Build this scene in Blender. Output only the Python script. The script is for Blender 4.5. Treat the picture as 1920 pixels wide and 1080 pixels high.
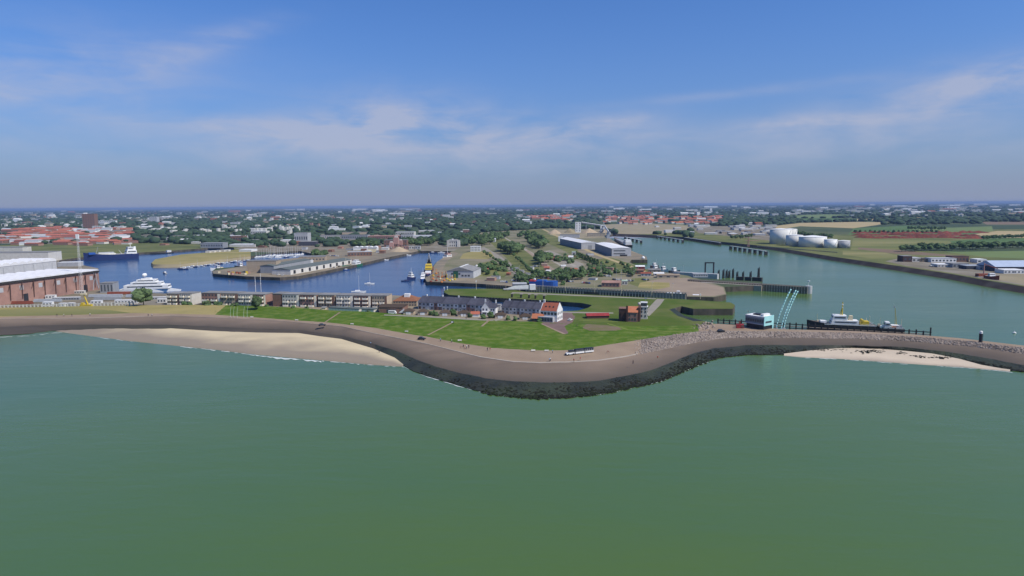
import bpy, bmesh, math, random
import numpy as np
from mathutils import Vector, Matrix, noise
from mathutils.geometry import delaunay_2d_cdt
R = math.radians
random.seed(7)
for o in list(bpy.data.objects): bpy.data.objects.remove(o)
S = bpy.context.scene
COL = S.collection

# ------------------------------------------------------------------ camera, world, sun, exposure
HAZE_COL, HAZE_DEN = (0.33, 0.47, 0.74, 1), 5.8e-5
CAMZ, FPX, HOR, ROLL = 75.0, 1251.0, 385.0, 0.42
cd = bpy.data.cameras.new("camera"); cam = bpy.data.objects.new("camera", cd); COL.objects.link(cam)
cd.sensor_width = 36.0; cd.lens = FPX / 1920 * 36.0; cd.clip_start = 1.0; cd.clip_end = 90000
pitch = math.atan((540 - HOR) / FPX)
cam.matrix_world = Matrix.Translation((0, 0, CAMZ)) @ Matrix.Rotation(R(90) - pitch, 4, 'X') @ Matrix.Rotation(-R(ROLL), 4, 'Z')
S.camera = cam
CM = cam.matrix_world.to_3x3()

SUN_AZ, SUN_EL = R(117), R(49)           # azimuth clockwise from +Y (the view direction)
sdir = Vector((math.sin(SUN_AZ) * math.cos(SUN_EL), math.cos(SUN_AZ) * math.cos(SUN_EL), math.sin(SUN_EL)))
sl = bpy.data.lights.new("sun", 'SUN'); sl.energy = 4.5; sl.angle = R(0.53); sl.color = (1.0, 0.93, 0.82)
so = bpy.data.objects.new("sun", sl); COL.objects.link(so); so.rotation_euler = sdir.to_track_quat('Z', 'Y').to_euler(); so.location = (300, 100, 500)

S.view_settings.view_transform = 'Standard'; S.view_settings.look = 'None'
S.view_settings.exposure = 0.0; S.view_settings.gamma = 1.0
S.render.engine = 'CYCLES'
cy = S.cycles
cy.use_denoising = True
try: cy.denoiser = 'OPENIMAGEDENOISE'
except Exception: pass
cy.max_bounces = 4; cy.diffuse_bounces = 2; cy.glossy_bounces = 2; cy.transmission_bounces = 2; cy.volume_bounces = 0; cy.transparent_max_bounces = 4
cy.sample_clamp_indirect = 4.0; cy.caustics_reflective = False; cy.caustics_refractive = False

W = bpy.data.worlds.new("World"); S.world = W; W.use_nodes = True
nt = W.node_tree; nt.nodes.clear()
def wn(t, **k):
    n = nt.nodes.new(t)
    for a, v in k.items(): setattr(n, a, v)
    return n
def wm(op, a, b=None, c=None, clamp=False):
    n = wn('ShaderNodeMath', operation=op, use_clamp=clamp)
    for i, v in enumerate((a, b, c)):
        if v is None: continue
        if isinstance(v, (int, float)): n.inputs[i].default_value = v
        else: nt.links.new(v, n.inputs[i])
    return n.outputs[0]
def wmix(f, a, b, bt='MIX'):
    n = wn('ShaderNodeMix', data_type='RGBA', blend_type=bt)
    for s, v in ((n.inputs[0], f), (n.inputs[6], a), (n.inputs[7], b)):
        if isinstance(v, (int, float)): s.default_value = v
        elif isinstance(v, tuple): s.default_value = (*v, 1)
        else: nt.links.new(v, s)
    return n.outputs[2]
sky = wn('ShaderNodeTexSky', sky_type='NISHITA'); sky.sun_disc = False
sky.sun_elevation = SUN_EL; sky.sun_rotation = SUN_AZ; sky.altitude = 60; sky.air_density = 1.0; sky.dust_density = 1.2; sky.ozone_density = 2.0
tc = wn('ShaderNodeTexCoord'); sep = wn('ShaderNodeSeparateXYZ'); nt.links.new(tc.outputs['Generated'], sep.inputs[0])
X, Y, Z = sep.outputs
az = wm('MULTIPLY', wm('ARCTAN2', X, Y), 180 / math.pi)
el = wm('MULTIPLY', wm('ARCSINE', Z), 180 / math.pi)
# high thin cloud: noise stretched along the horizon, gathered in the banks where the weather has them
comb = wn('ShaderNodeCombineXYZ'); nt.links.new(wm('MULTIPLY', az, 0.06), comb.inputs[0]); nt.links.new(wm('MULTIPLY', el, 0.12), comb.inputs[1]); comb.inputs[2].default_value = 3.1
nz = wn('ShaderNodeTexNoise'); nz.inputs['Scale'].default_value = 1.9; nz.inputs['Detail'].default_value = 7; nz.inputs['Roughness'].default_value = 0.52; nz.inputs['Distortion'].default_value = 0.35
nt.links.new(comb.outputs[0], nz.inputs['Vector'])
N1 = nz.outputs['Fac']
comb2 = wn('ShaderNodeCombineXYZ'); nt.links.new(wm('MULTIPLY', az, 0.04), comb2.inputs[0]); nt.links.new(wm('MULTIPLY', el, 0.19), comb2.inputs[1]); comb2.inputs[2].default_value = 9.4
nz2 = wn('ShaderNodeTexNoise'); nz2.inputs['Scale'].default_value = 3.2; nz2.inputs['Detail'].default_value = 6; nz2.inputs['Roughness'].default_value = 0.6; nz2.inputs['Distortion'].default_value = 0.6
nt.links.new(comb2.outputs[0], nz2.inputs['Vector'])
N2 = nz2.outputs['Fac']
def bank(a0, e0, wa, we, tilt=0.0):
    da = wm('DIVIDE', wm('SUBTRACT', az, a0), wa)
    de = wm('DIVIDE', wm('SUBTRACT', el, wm('ADD', e0, wm('MULTIPLY', wm('SUBTRACT', az, a0), tilt))), we)
    d2 = wm('ADD', wm('MULTIPLY', da, da), wm('MULTIPLY', de, de))
    return wm('POWER', 2.718, wm('MULTIPLY', d2, -1.0))
BANKS = [(-31, 10.2, 9, 2.6, .05, .75), (-22.5, 12.6, 5, 1.0, .35, .55), (-37, 8.0, 8, 2.0, 0, .5), (-9, 7.2, 6.5, 2.3, -.04, 1.15), (-15, 6.0, 7, 1.6, .1, .8), (-2, 6.4, 6, 1.7, -.05, .9), (8, 6.8, 4.5, .75, .06, .95), (5, 5.6, 8, 1.0, 0, .6), (-23, 6.3, 10, 1.0, -.04, .6),
         (23, 6.2, 4.5, .6, .02, .8), (17, 8.6, 12, .45, .05, .4), (33, 7.4, 9, 2.0, .16, 1.1), (38, 8.8, 5, 1.0, .15, .7), (0, 4.2, 60, 2.0, 0, .6)]
msk = None
for b in BANKS:
    v = wm('MULTIPLY', bank(*b[:5]), b[5]); msk = v if msk is None else wm('ADD', msk, v)
nn = wm('ADD', wm('MULTIPLY', N1, 0.62), wm('MULTIPLY', N2, 0.38))
cl = wm('MULTIPLY', msk, wm('ADD', 0.5, wm('MULTIPLY', wm('SUBTRACT', nn, 0.47), 4.2), clamp=True), clamp=True)
cl = wm('POWER', cl, 1.2)
skyc = wmix(1.0, sky.outputs[0], (0.385, 0.79, 1.40), 'MULTIPLY')
# sea haze low over the horizon, and the cloud
hz = wm('POWER', 2.718, wm('MULTIPLY', wm('MAXIMUM', el, 0.0), -0.135))
skyc = wmix(wm('MULTIPLY', hz, 0.93), skyc, (2.95, 3.36, 4.75))
skyc = wmix(wm('MULTIPLY', cl, 0.66), skyc, (4.75, 4.95, 6.15))
bg = wn('ShaderNodeBackground'); bg.inputs['Strength'].default_value = 0.1
nt.links.new(skyc, bg.inputs['Color'])
wo = wn('ShaderNodeOutputWorld'); nt.links.new(bg.outputs[0], wo.inputs['Surface'])

# ------------------------------------------------------------------ picture point -> place on the ground
GZ, BZ = 4.5, 1.2
def at(px, py, z=GZ):
    d = CM @ Vector(((px - 960) / FPX, -(py - 540) / FPX, -1.0))
    if d.z > -0.0016: d.z = -0.0016
    t = (z - CAMZ) / d.z
    return Vector((d.x * t, d.y * t, z))
def dist(px, py, z=GZ):
    p = at(px, py, z); return (p - Vector((0, 0, CAMZ))).length
def mpp(px, py, z=GZ):                 # metres covered by one photograph pixel at that ground point
    return dist(px, py, z) / FPX

# ------------------------------------------------------------------ materials
MATS = {}
def M(name, c1, c2=None, scale=0.2, rough=0.85, detail=5, jit=0.0, bump=0.0, bscale=None, metal=0.0, c3=None, s3=None, spec=None, stretch=None, lo=0.35, hi=0.65, f3=0.6):
    if name in MATS: return MATS[name]
    m = bpy.data.materials.new(name); m.use_nodes = True; t = m.node_tree; bs = t.nodes['Principled BSDF']
    bs.inputs['Roughness'].default_value = rough; bs.inputs['Metallic'].default_value = metal
    bs.inputs['Specular IOR Level'].default_value = spec if spec is not None else (0.5 if rough < .5 else 0.3 if rough < .7 else 0.12)
    def nd(k, **kw):
        n = t.nodes.new(k)
        for a, v in kw.items(): setattr(n, a, v)
        return n
    tcn = nd('ShaderNodeTexCoord'); vec = tcn.outputs['Object']
    if stretch:
        mp = nd('ShaderNodeMapping'); mp.inputs['Scale'].default_value = stretch; t.links.new(vec, mp.inputs[0]); vec = mp.outputs[0]
    def noi(sc, det):
        n = nd('ShaderNodeTexNoise'); n.inputs['Scale'].default_value = sc; n.inputs['Detail'].default_value = det; n.inputs['Roughness'].default_value = 0.6
        t.links.new(vec, n.inputs['Vector']); return n.outputs['Fac']
    def ramp(f, l, h):
        r = nd('ShaderNodeMapRange'); r.inputs['From Min'].default_value = l; r.inputs['From Max'].default_value = h; t.links.new(f, r.inputs[0]); return r.outputs[0]
    def mix(f, a, b, bt='MIX'):
        n = nd('ShaderNodeMix', data_type='RGBA', blend_type=bt)
        for s_, v in ((n.inputs[0], f), (n.inputs[6], a), (n.inputs[7], b)):
            if isinstance(v, (int, float)): s_.default_value = v
            elif isinstance(v, tuple): s_.default_value = (*v, 1)
            else: t.links.new(v, s_)
        return n.outputs[2]
    if c2 is None: c2 = tuple(x * 0.82 for x in c1)
    col = mix(ramp(noi(scale, detail), lo, hi), c1, c2)
    if c3 is not None:
        f = nd('ShaderNodeMath', operation='MULTIPLY'); t.links.new(ramp(noi(s3 or scale * 0.2, 3), 0.45, 0.65), f.inputs[0]); f.inputs[1].default_value = f3
        col = mix(f.outputs[0], col, c3)
    if jit:
        oi = nd('ShaderNodeObjectInfo'); r = nd('ShaderNodeMapRange'); r.inputs['To Min'].default_value = 1 - jit; r.inputs['To Max'].default_value = 1 + jit
        t.links.new(oi.outputs['Random'], r.inputs[0])
        hs = nd('ShaderNodeHueSaturation'); t.links.new(r.outputs[0], hs.inputs['Value']); t.links.new(col, hs.inputs['Color']); col = hs.outputs[0]
    t.links.new(col, bs.inputs['Base Color'])
    if bump:
        b = nd('ShaderNodeBump'); b.inputs['Strength'].default_value = 1.0; b.inputs['Distance'].default_value = bump
        t.links.new(noi(bscale or scale * 4, 4), b.inputs['Height']); t.links.new(b.outputs[0], bs.inputs['Normal'])
    MATS[name] = m
    return m

def water_mat(name, deep, pale, big, rough, wave, wscale):
    m = bpy.data.materials.new(name); m.use_nodes = True; t = m.node_tree; bs = t.nodes['Principled BSDF']
    L = t.links.new
    def nd(k, **kw):
        n = t.nodes.new(k)
        for a, v in kw.items(): setattr(n, a, v)
        return n
    tcn = nd('ShaderNodeTexCoord')
    def noi(scale, st, det, rot=0.0):
        mp = nd('ShaderNodeMapping'); mp.inputs['Scale'].default_value = st; mp.inputs['Rotation'].default_value = (0, 0, rot); L(tcn.outputs['Object'], mp.inputs[0])
        n = nd('ShaderNodeTexNoise'); n.inputs['Scale'].default_value = scale; n.inputs['Detail'].default_value = det; n.inputs['Roughness'].default_value = 0.55; n.inputs['Distortion'].default_value = 0.4
        L(mp.outputs[0], n.inputs['Vector']); return n.outputs['Fac']
    mr = nd('ShaderNodeMapRange'); mr.inputs['From Min'].default_value = 0.33; mr.inputs['From Max'].default_value = 0.67; L(noi(big, (0.45, 1, 1), 5, 0.25), mr.inputs[0])
    mx = nd('ShaderNodeMix', data_type='RGBA'); L(mr.outputs[0], mx.inputs[0]); mx.inputs[6].default_value = (*deep, 1); mx.inputs[7].default_value = (*pale, 1)
    L(mx.outputs[2], bs.inputs['Base Color'])
    rr = nd('ShaderNodeMapRange'); rr.inputs['To Min'].default_value = rough; rr.inputs['To Max'].default_value = rough + 0.10; L(noi(big * 2.3, (0.3, 1, 1), 4, -0.1), rr.inputs[0]); L(rr.outputs[0], bs.inputs['Roughness'])
    bs.inputs['IOR'].default_value = 1.33
    b1 = nd('ShaderNodeBump'); b1.inputs['Distance'].default_value = wave; L(noi(wscale, (0.35, 1, 1), 3, 0.35), b1.inputs['Height'])
    b2 = nd('ShaderNodeBump'); b2.inputs['Distance'].default_value = wave * 2.6; L(noi(wscale * 0.22, (0.3, 1, 1), 2, -0.2), b2.inputs['Height']); L(b1.outputs[0], b2.inputs['Normal'])
    L(b2.outputs[0], bs.inputs['Normal'])
    MATS[name] = m
    return m

# ------------------------------------------------------------------ mesh builder
class MB:
    def __init__(s): s.v = []; s.f = []; s.m = []
    def add(s, vs, fs, mi=0):
        o = len(s.v); s.v.extend(tuple(v) for v in vs); s.f.extend(tuple(i + o for i in f) for f in fs); s.m.extend([mi] * len(fs)); return s
    def box(s, x0, x1, y0, y1, z0, z1, mi=0):
        return s.add([(x0, y0, z0), (x1, y0, z0), (x1, y1, z0), (x0, y1, z0), (x0, y0, z1), (x1, y0, z1), (x1, y1, z1), (x0, y1, z1)],
                     [(3, 2, 1, 0), (4, 5, 6, 7), (0, 1, 5, 4), (1, 2, 6, 5), (2, 3, 7, 6), (3, 0, 4, 7)], mi)
    def prism(s, pts, z0, z1, mi=0):
        n = len(pts)
        vs = [(p[0], p[1], z0) for p in pts] + [(p[0], p[1], z1) for p in pts]
        return s.add(vs, [tuple(range(n - 1, -1, -1)), tuple(range(n, 2 * n))] + [(i, (i + 1) % n, n + (i + 1) % n, n + i) for i in range(n)], mi)
    def tube(s, p, q, r0, r1=None, n=8, mi=0):
        p = Vector(p); q = Vector(q); r1 = r0 if r1 is None else r1
        d = (q - p).normalized(); a = d.orthogonal().normalized(); b = d.cross(a)
        vs = [p + (a * math.cos(2 * math.pi * k / n) + b * math.sin(2 * math.pi * k / n)) * r0 for k in range(n)] + [q + (a * math.cos(2 * math.pi * k / n) + b * math.sin(2 * math.pi * k / n)) * r1 for k in range(n)]
        return s.add(vs, [tuple(range(n - 1, -1, -1)), tuple(range(n, 2 * n))] + [(i, (i + 1) % n, n + (i + 1) % n, n + i) for i in range(n)], mi)
    def lathe(s, prof, n=24, c=(0, 0), mi=0):           # prof: (r, z) bottom to top
        vs = []; k = len(prof)
        for i in range(n):
            a = 2 * math.pi * i / n
            vs += [(c[0] + r * math.cos(a), c[1] + r * math.sin(a), z) for r, z in prof]
        fs = [(i * k + j, ((i + 1) % n) * k + j, ((i + 1) % n) * k + j + 1, i * k + j + 1) for i in range(n) for j in range(k - 1)]
        fs.append(tuple(i * k + k - 1 for i in range(n))); fs.append(tuple(i * k for i in range(n - 1, -1, -1)))
        return s.add(vs, fs, mi)
    def path(s, pts, r, n=6, mi=0):
        for a, b in zip(pts, pts[1:]): s.tube(a, b, r if not callable(r) else r(a), r if not callable(r) else r(b), n, mi)
        return s
    def mesh(s, name, mats, smooth=False):
        me = bpy.data.meshes.new(name); me.from_pydata(s.v, [], s.f)
        for m in (mats if isinstance(mats, (list, tuple)) else [mats]): me.materials.append(m)
        if any(s.m): me.polygons.foreach_set('material_index', s.m)
        if smooth: me.polygons.foreach_set('use_smooth', [True] * len(me.polygons))
        me.update(); return me
    def build(s, name, mats, parent=None, smooth=False, label=None):
        o = bpy.data.objects.new(name, s.mesh(name, mats, smooth)); COL.objects.link(o)
        if parent: o.parent = parent
        if label: o['label'] = label
        return o
def tag(o, label=None, cat=None, group=None, kind=None):
    for k, v in (('label', label), ('category', cat), ('group', group), ('kind', kind)):
        if v: o[k] = v
    return o
def thing(name, label, cat, loc=(0, 0, 0), rz=0.0, group=None):
    o = bpy.data.objects.new(name, None); COL.objects.link(o); o.location = loc; o.rotation_euler = (0, 0, rz); o.empty_display_size = 0.5
    return tag(o, label, cat, group)
def part(name, me, parent, loc=None, rz=0.0, sc=None, label=None):   # a child using shared mesh data
    o = bpy.data.objects.new(name, me); COL.objects.link(o); o.parent = parent
    if loc is not None: o.location = loc
    if rz: o.rotation_euler = (0, 0, rz)
    if sc is not None: o.scale = sc
    if label: o['label'] = label
    return o
def copy_tree(o, parent=None):
    c = o.copy(); COL.objects.link(c)
    if parent: c.parent = parent
    for ch in list(o.children): copy_tree(ch, c)
    return c
def structure(name, vs, fs, mat, smooth=False, kind='structure'):
    me = bpy.data.meshes.new(name); me.from_pydata([tuple(v) for v in vs], [], fs); me.materials.append(mat)
    if smooth: me.polygons.foreach_set('use_smooth', [True] * len(me.polygons))
    me.update(); o = bpy.data.objects.new(name, me); COL.objects.link(o); o['kind'] = kind; return o
# ------------------------------------------------------------------ ground materials
m_sea = water_mat('sea_water', (0.063, 0.126, 0.042), (0.082, 0.134, 0.024), 0.006, 0.17, 0.09, 0.30)
m_basin = water_mat('basin_water_mat', (0.014, 0.050, 0.135), (0.019, 0.062, 0.15), 0.012, 0.14, 0.04, 0.4)
m_green = M('lawn', (0.056, 0.115, 0.005), (0.086, 0.142, 0.011), 0.06, c3=(0.15, 0.18, 0.04), s3=0.16, f3=0.75, bump=0.5, bscale=0.25, detail=9)
m_pier = M('pier_lawn_grass', (0.065, 0.105, 0.012), (0.095, 0.122, 0.022), 0.04, c3=(0.15, 0.145, 0.05), s3=0.02, detail=9)
m_gold = M('dry_grass', (0.34, 0.27, 0.11), (0.24, 0.21, 0.075), 0.06, c3=(0.16, 0.17, 0.05), s3=0.015, stretch=(0.4, 1, 1))
m_rough = M('rough_grass', (0.115, 0.13, 0.04), (0.18, 0.175, 0.062), 0.03, c3=(0.065, 0.09, 0.025), s3=0.012)
m_olive = M('olive_grass', (0.125, 0.14, 0.042), (0.185, 0.185, 0.065), 0.012, stretch=(0.3, 1, 1), c3=(0.30, 0.25, 0.11), s3=0.006)
m_asph = M('sea_wall_asphalt', (0.185, 0.138, 0.102), (0.235, 0.176, 0.13), 0.05, stretch=(0.35, 1, 1), c3=(0.12, 0.095, 0.075), s3=0.035, rough=0.9, detail=10)
m_prom = M('promenade_paving', (0.31, 0.23, 0.158), (0.26, 0.19, 0.132), 0.08, detail=9)
m_algae = M('wet_algae_stone', (0.015, 0.018, 0.009), (0.032, 0.033, 0.018), 0.12, bump=0.6, bscale=0.6, rough=0.6, c3=(0.045, 0.055, 0.022), s3=0.03)
m_lowrev = M('wet_lower_sea_wall', (0.09, 0.074, 0.06), (0.07, 0.058, 0.048), 0.06, stretch=(0.3, 1, 1), c3=(0.04, 0.042, 0.03), s3=0.02)
m_rub = M('pitched_rubble', (0.27, 0.215, 0.175), (0.16, 0.125, 0.10), 0.35, detail=8, bump=0.7, bscale=0.8, c3=(0.33, 0.275, 0.23), s3=0.12)
m_quay = M('quay_paving', (0.28, 0.228, 0.155), (0.20, 0.163, 0.115), 0.04, c3=(0.17, 0.155, 0.115), s3=0.02)
m_isl = M('island_ground', (0.25, 0.21, 0.145), (0.17, 0.165, 0.085), 0.02, c3=(0.10, 0.115, 0.045), s3=0.012)
m_yard = M('yard_ground', (0.225, 0.188, 0.13), (0.15, 0.13, 0.09), 0.05, c3=(0.30, 0.27, 0.22), s3=0.02)
m_brown = M('brown_quay_paving', (0.31, 0.24, 0.17), (0.26, 0.20, 0.145), 0.05)
m_road = M('road_asphalt', (0.30, 0.265, 0.21), (0.25, 0.225, 0.18), 0.05)
m_brickpave = M('red_brick_paving', (0.20, 0.135, 0.115), (0.165, 0.11, 0.095), 0.15)
m_land = M('wooded_land', (0.040, 0.062, 0.028), (0.06, 0.085, 0.038), 0.004, c3=(0.12, 0.13, 0.06), s3=0.002)
m_town = M('town_ground', (0.17, 0.15, 0.12), (0.08, 0.095, 0.05), 0.03, c3=(0.24, 0.2, 0.16), s3=0.015)
m_wallq = M('quay_wall', (0.13, 0.108, 0.085), (0.075, 0.064, 0.052), 0.3, stretch=(1, 1, 0.3), c3=(0.03, 0.04, 0.02), s3=0.1)
m_conc = M('pale_concrete_wall', (0.38, 0.335, 0.27), (0.29, 0.255, 0.205), 0.3)
m_fgreen = M('crop_green', (0.075, 0.135, 0.042), (0.10, 0.155, 0.05), 0.01, stretch=(0.1, 1, 1))
m_fpale = M('crop_pale', (0.15, 0.20, 0.068), (0.13, 0.17, 0.06), 0.01, stretch=(0.1, 1, 1))
m_ftan = M('crop_tan', (0.42, 0.33, 0.17), (0.36, 0.28, 0.14), 0.01, stretch=(0.1, 1, 1))
m_fbrown = M('ploughed_brown', (0.21, 0.15, 0.095), (0.17, 0.12, 0.08), 0.01, stretch=(0.1, 1, 1))
m_sandyard = M('sand_yard', (0.32, 0.265, 0.165), (0.25, 0.21, 0.13), 0.02)
m_bank = M('dark_stone_bank', (0.07, 0.052, 0.043), (0.05, 0.039, 0.033), 0.2, c3=(0.12, 0.10, 0.08), s3=0.05)

# ------------------------------------------------------------------ sea: one sheet to the horizon behind the land
def grid_sheet(name, x0, x1, y0, y1, z, mat):
    return structure(name, [(x0, y0, z), (x1, y0, z), (x1, y1, z), (x0, y1, z)], [(0, 1, 2, 3)], mat)
grid_sheet('sea', -3000, 3000, -1500, 1500, 0.0, m_sea)

# ------------------------------------------------------------------ headland dyke: one profile carried along the shore
def interp(pts):
    xs = np.array([p[0] for p in pts], float); ys = np.array([p[1] for p in pts], float)
    return lambda x: float(np.interp(x, xs, ys))
toe = interp([(-400, 634), (0, 628), (60, 625), (100, 620), (160, 617), (320, 617), (400, 622), (480, 625), (560, 626), (600, 632), (640, 637), (700, 655), (740, 672), (758, 686), (775, 695), (800, 704), (830, 713), (860, 722), (890, 731), (920, 737), (960, 742), (1010, 745), (1060, 743), (1100, 740), (1150, 733), (1200, 722), (1240, 712), (1280, 695), (1320, 678), (1360, 669), (1400, 665), (1470, 664), (1520, 658), (1560, 654), (1600, 653), (1650, 655), (1700, 659), (1750, 664), (1800, 674), (1840, 685), (1880, 692), (1920, 697), (2100, 715), (2350, 745)])
tide = interp([(-400, 618), (0, 613), (100, 609), (320, 609), (480, 616), (560, 618), (640, 629), (700, 645), (740, 657), (780, 674), (820, 688), (860, 699), (910, 709), (960, 714), (1010, 717), (1060, 717), (1120, 714), (1170, 706), (1220, 694), (1260, 679), (1300, 663), (1340, 653), (1400, 647), (1500, 647), (1600, 648), (1700, 651), (1780, 660), (1840, 670), (1920, 684), (2100, 700), (2350, 728)])
revtop = interp([(-400, 603), (0, 598), (160, 597), (320, 592), (480, 599), (560, 605), (640, 612), (700, 625), (760, 637), (800, 645), (860, 660), (900, 670), (960, 679), (1010, 681), (1060, 680), (1120, 677), (1170, 670), (1220, 660), (1260, 652), (1310, 641), (1360, 634), (1440, 633), (1600, 635), (1700, 639), (1800, 648), (1860, 655), (1920, 664), (2100, 680), (2350, 705)])
foot = interp([(-400, 599), (0, 594), (160, 590), (250, 587), (320, 588), (400, 590), (480, 595), (560, 601), (620, 605), (700, 614), (760, 625), (800, 631), (860, 643), (920, 652), (1000, 657), (1060, 657), (1110, 651), (1180, 640), (1240, 631), (1280, 625), (1310, 621), (1350, 621), (1440, 621), (1600, 624), (1700, 630), (1800, 638), (1860, 645), (1920, 652), (2100, 668), (2350, 690)])
crest = interp([(-400, 580), (0, 577), (160, 574), (250, 572.5), (400, 571.5), (500, 574), (560, 577), (620, 582), (700, 585), (760, 590), (800, 593), (860, 597), (900, 600), (960, 602), (1010, 604), (1060, 607), (1100, 609), (1180, 612), (1240, 612), (1280, 611), (1310, 610), (1345, 607), (1440, 613), (1460, 617), (1600, 620.5), (1700, 626), (1800, 634), (1860, 641), (1920, 648), (2100, 664), (2350, 686)])
zcrest = interp([(-400, 5.9), (860, 5.8), (1060, 5.4), (1200, 5.2), (1330, 5.0), (2350, 5.0)])
ztop = interp([(-400, 4.6), (1100, 4.6), (1250, 3.6), (1340, 3.0), (2350, 3.0)])
zfoot = interp([(-400, 5.0), (1240, 5.0), (2350, 5.0)])
ST = [-400 + 6 * i for i in range(459)]
def wob(x, k, a): return a * noise.noise(Vector((x * 0.02, k * 7.3, 0.5))) + a * 0.6 * noise.noise(Vector((x * 0.09, k * 3.1, 2.5)))
rows = {}
rows['under'] = [at(x, toe(x) + 7, -2.0) for x in ST]
rows['toe'] = [at(x, toe(x) + wob(x, 1, 1.2), 0.25) for x in ST]
rows['tide'] = [at(x, tide(x) + wob(x, 2, 1.0), 1.9) for x in ST]
rows['top'] = [at(x, revtop(x) + wob(x, 3, .25), ztop(x)) for x in ST]
rows['foot'] = [at(x, foot(x) + wob(x, 4, .5), zfoot(x)) for x in ST]
rows['crest'] = [at(x, crest(x), zcrest(x)) for x in ST]
def back(x):
    p = at(x, crest(x), zcrest(x))
    q = at(x, crest(x), GZ); d = Vector((p.x, p.y, 0)).normalized()
    if x > 1345: return Vector((p.x, p.y, -2)) + d * 12
    return Vector((p.x, p.y, GZ - 0.3)) + d * (6 + (zcrest(x) - GZ) * 2)
rows['back'] = [back(x) for x in ST]
def strip(name, a, b, x0, x1, mat, sub=1):
    ii = [i for i, x in enumerate(ST) if x0 <= x <= x1]
    A, B = rows[a], rows[b]; vs = []; fs = []
    for i in ii:
        for k in range(sub + 1):
            p = A[i].lerp(B[i], k / sub)
            if 0 < k < sub: p.z += 0.25 * noise.noise(p * 0.15)
            vs.append(p)
    n = sub + 1
    for j in range(len(ii) - 1):
        for k in range(sub): fs.append((j * n + k, (j + 1) * n + k, (j + 1) * n + k + 1, j * n + k + 1))
    return structure(name, vs, fs, mat, True)
strip('revetment_toe_underwater', 'under', 'toe', -400, 2350, m_algae)
strip('wet_sea_wall_foot', 'toe', 'tide', -400, 704, m_lowrev, 4)
strip('algae_stone_slope', 'toe', 'tide', 704, 2350, m_algae, 4)
strip('sea_wall_slope', 'tide', 'top', -400, 1202, m_asph, 4)
strip('rubble_slope', 'tide', 'top', 1202, 2350, m_asph, 4)
strip('promenade', 'top', 'foot', -400, 1202, m_prom, 2)
strip('pitched_stone_slope', 'top', 'foot', 1202, 2350, m_rub, 4)
strip('dry_grass_bank', 'foot', 'crest', -400, 404, m_gold, 4)
strip('green_dyke_bank', 'foot', 'crest', 404, 1310, m_green, 6)
strip('breakwater_road', 'foot', 'crest', 1310, 2350, m_prom, 2)
strip('dyke_back_slope', 'crest', 'back', -400, 1346, m_green, 2)
strip('breakwater_back_slope', 'crest', 'back', 1346, 2350, m_rub, 2)

# beaches
def stain(m, wet, z0, z1, ns=0.04, amp=1.2):
    t = m.node_tree; bs = t.nodes['Principled BSDF']; src = bs.inputs['Base Color'].links[0].from_socket
    tcn = t.nodes.new('ShaderNodeTexCoord'); sp = t.nodes.new('ShaderNodeSeparateXYZ'); t.links.new(tcn.outputs['Object'], sp.inputs[0])
    nz = t.nodes.new('ShaderNodeTexNoise'); nz.inputs['Scale'].default_value = ns; nz.inputs['Detail'].default_value = 6; t.links.new(tcn.outputs['Object'], nz.inputs['Vector'])
    ad = t.nodes.new('ShaderNodeMath'); ad.operation = 'MULTIPLY_ADD'; t.links.new(nz.outputs[0], ad.inputs[0]); ad.inputs[1].default_value = amp; t.links.new(sp.outputs[2], ad.inputs[2])
    mr = t.nodes.new('ShaderNodeMapRange'); mr.inputs['From Min'].default_value = z0 + amp / 2; mr.inputs['From Max'].default_value = z1 + amp / 2; t.links.new(ad.outputs[0], mr.inputs[0])
    mx = t.nodes.new('ShaderNodeMix'); mx.data_type = 'RGBA'; t.links.new(mr.outputs[0], mx.inputs[0]); mx.inputs[6].default_value = (*wet, 1); t.links.new(src, mx.inputs[7]); t.links.new(mx.outputs[2], bs.inputs['Base Color'])
stain(m_asph, (0.088, 0.072, 0.058), 1.7, 4.0)
def beach(name, upper, lower, x0, x1, mat):
    xs = [x0 + 4 * i for i in range(int((x1 - x0) / 4) + 1)]; vs = []; fs = []; n = 6
    for x in xs:
        u = at(x, upper(x), 0.55 if x > 800 else 0.22 + .4 * min(1, max(0, (x - 140) / 280))); l = at(x, max(lower(x), upper(x) + .2) + wob(x, 9, .5), 0.03)
        for k in range(n): 
            p = u.lerp(l, k / (n - 1)); vs.append(p)
        vs.append(at(x, max(lower(x), upper(x) + .2) + 5, -1.2))
    n += 1
    for j in range(len(xs) - 1):
        for k in range(n - 1): fs.append((j * n + k, j * n + k + 1, (j + 1) * n + k + 1, (j + 1) * n + k))
    return structure(name, vs, fs, mat, True)
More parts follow.
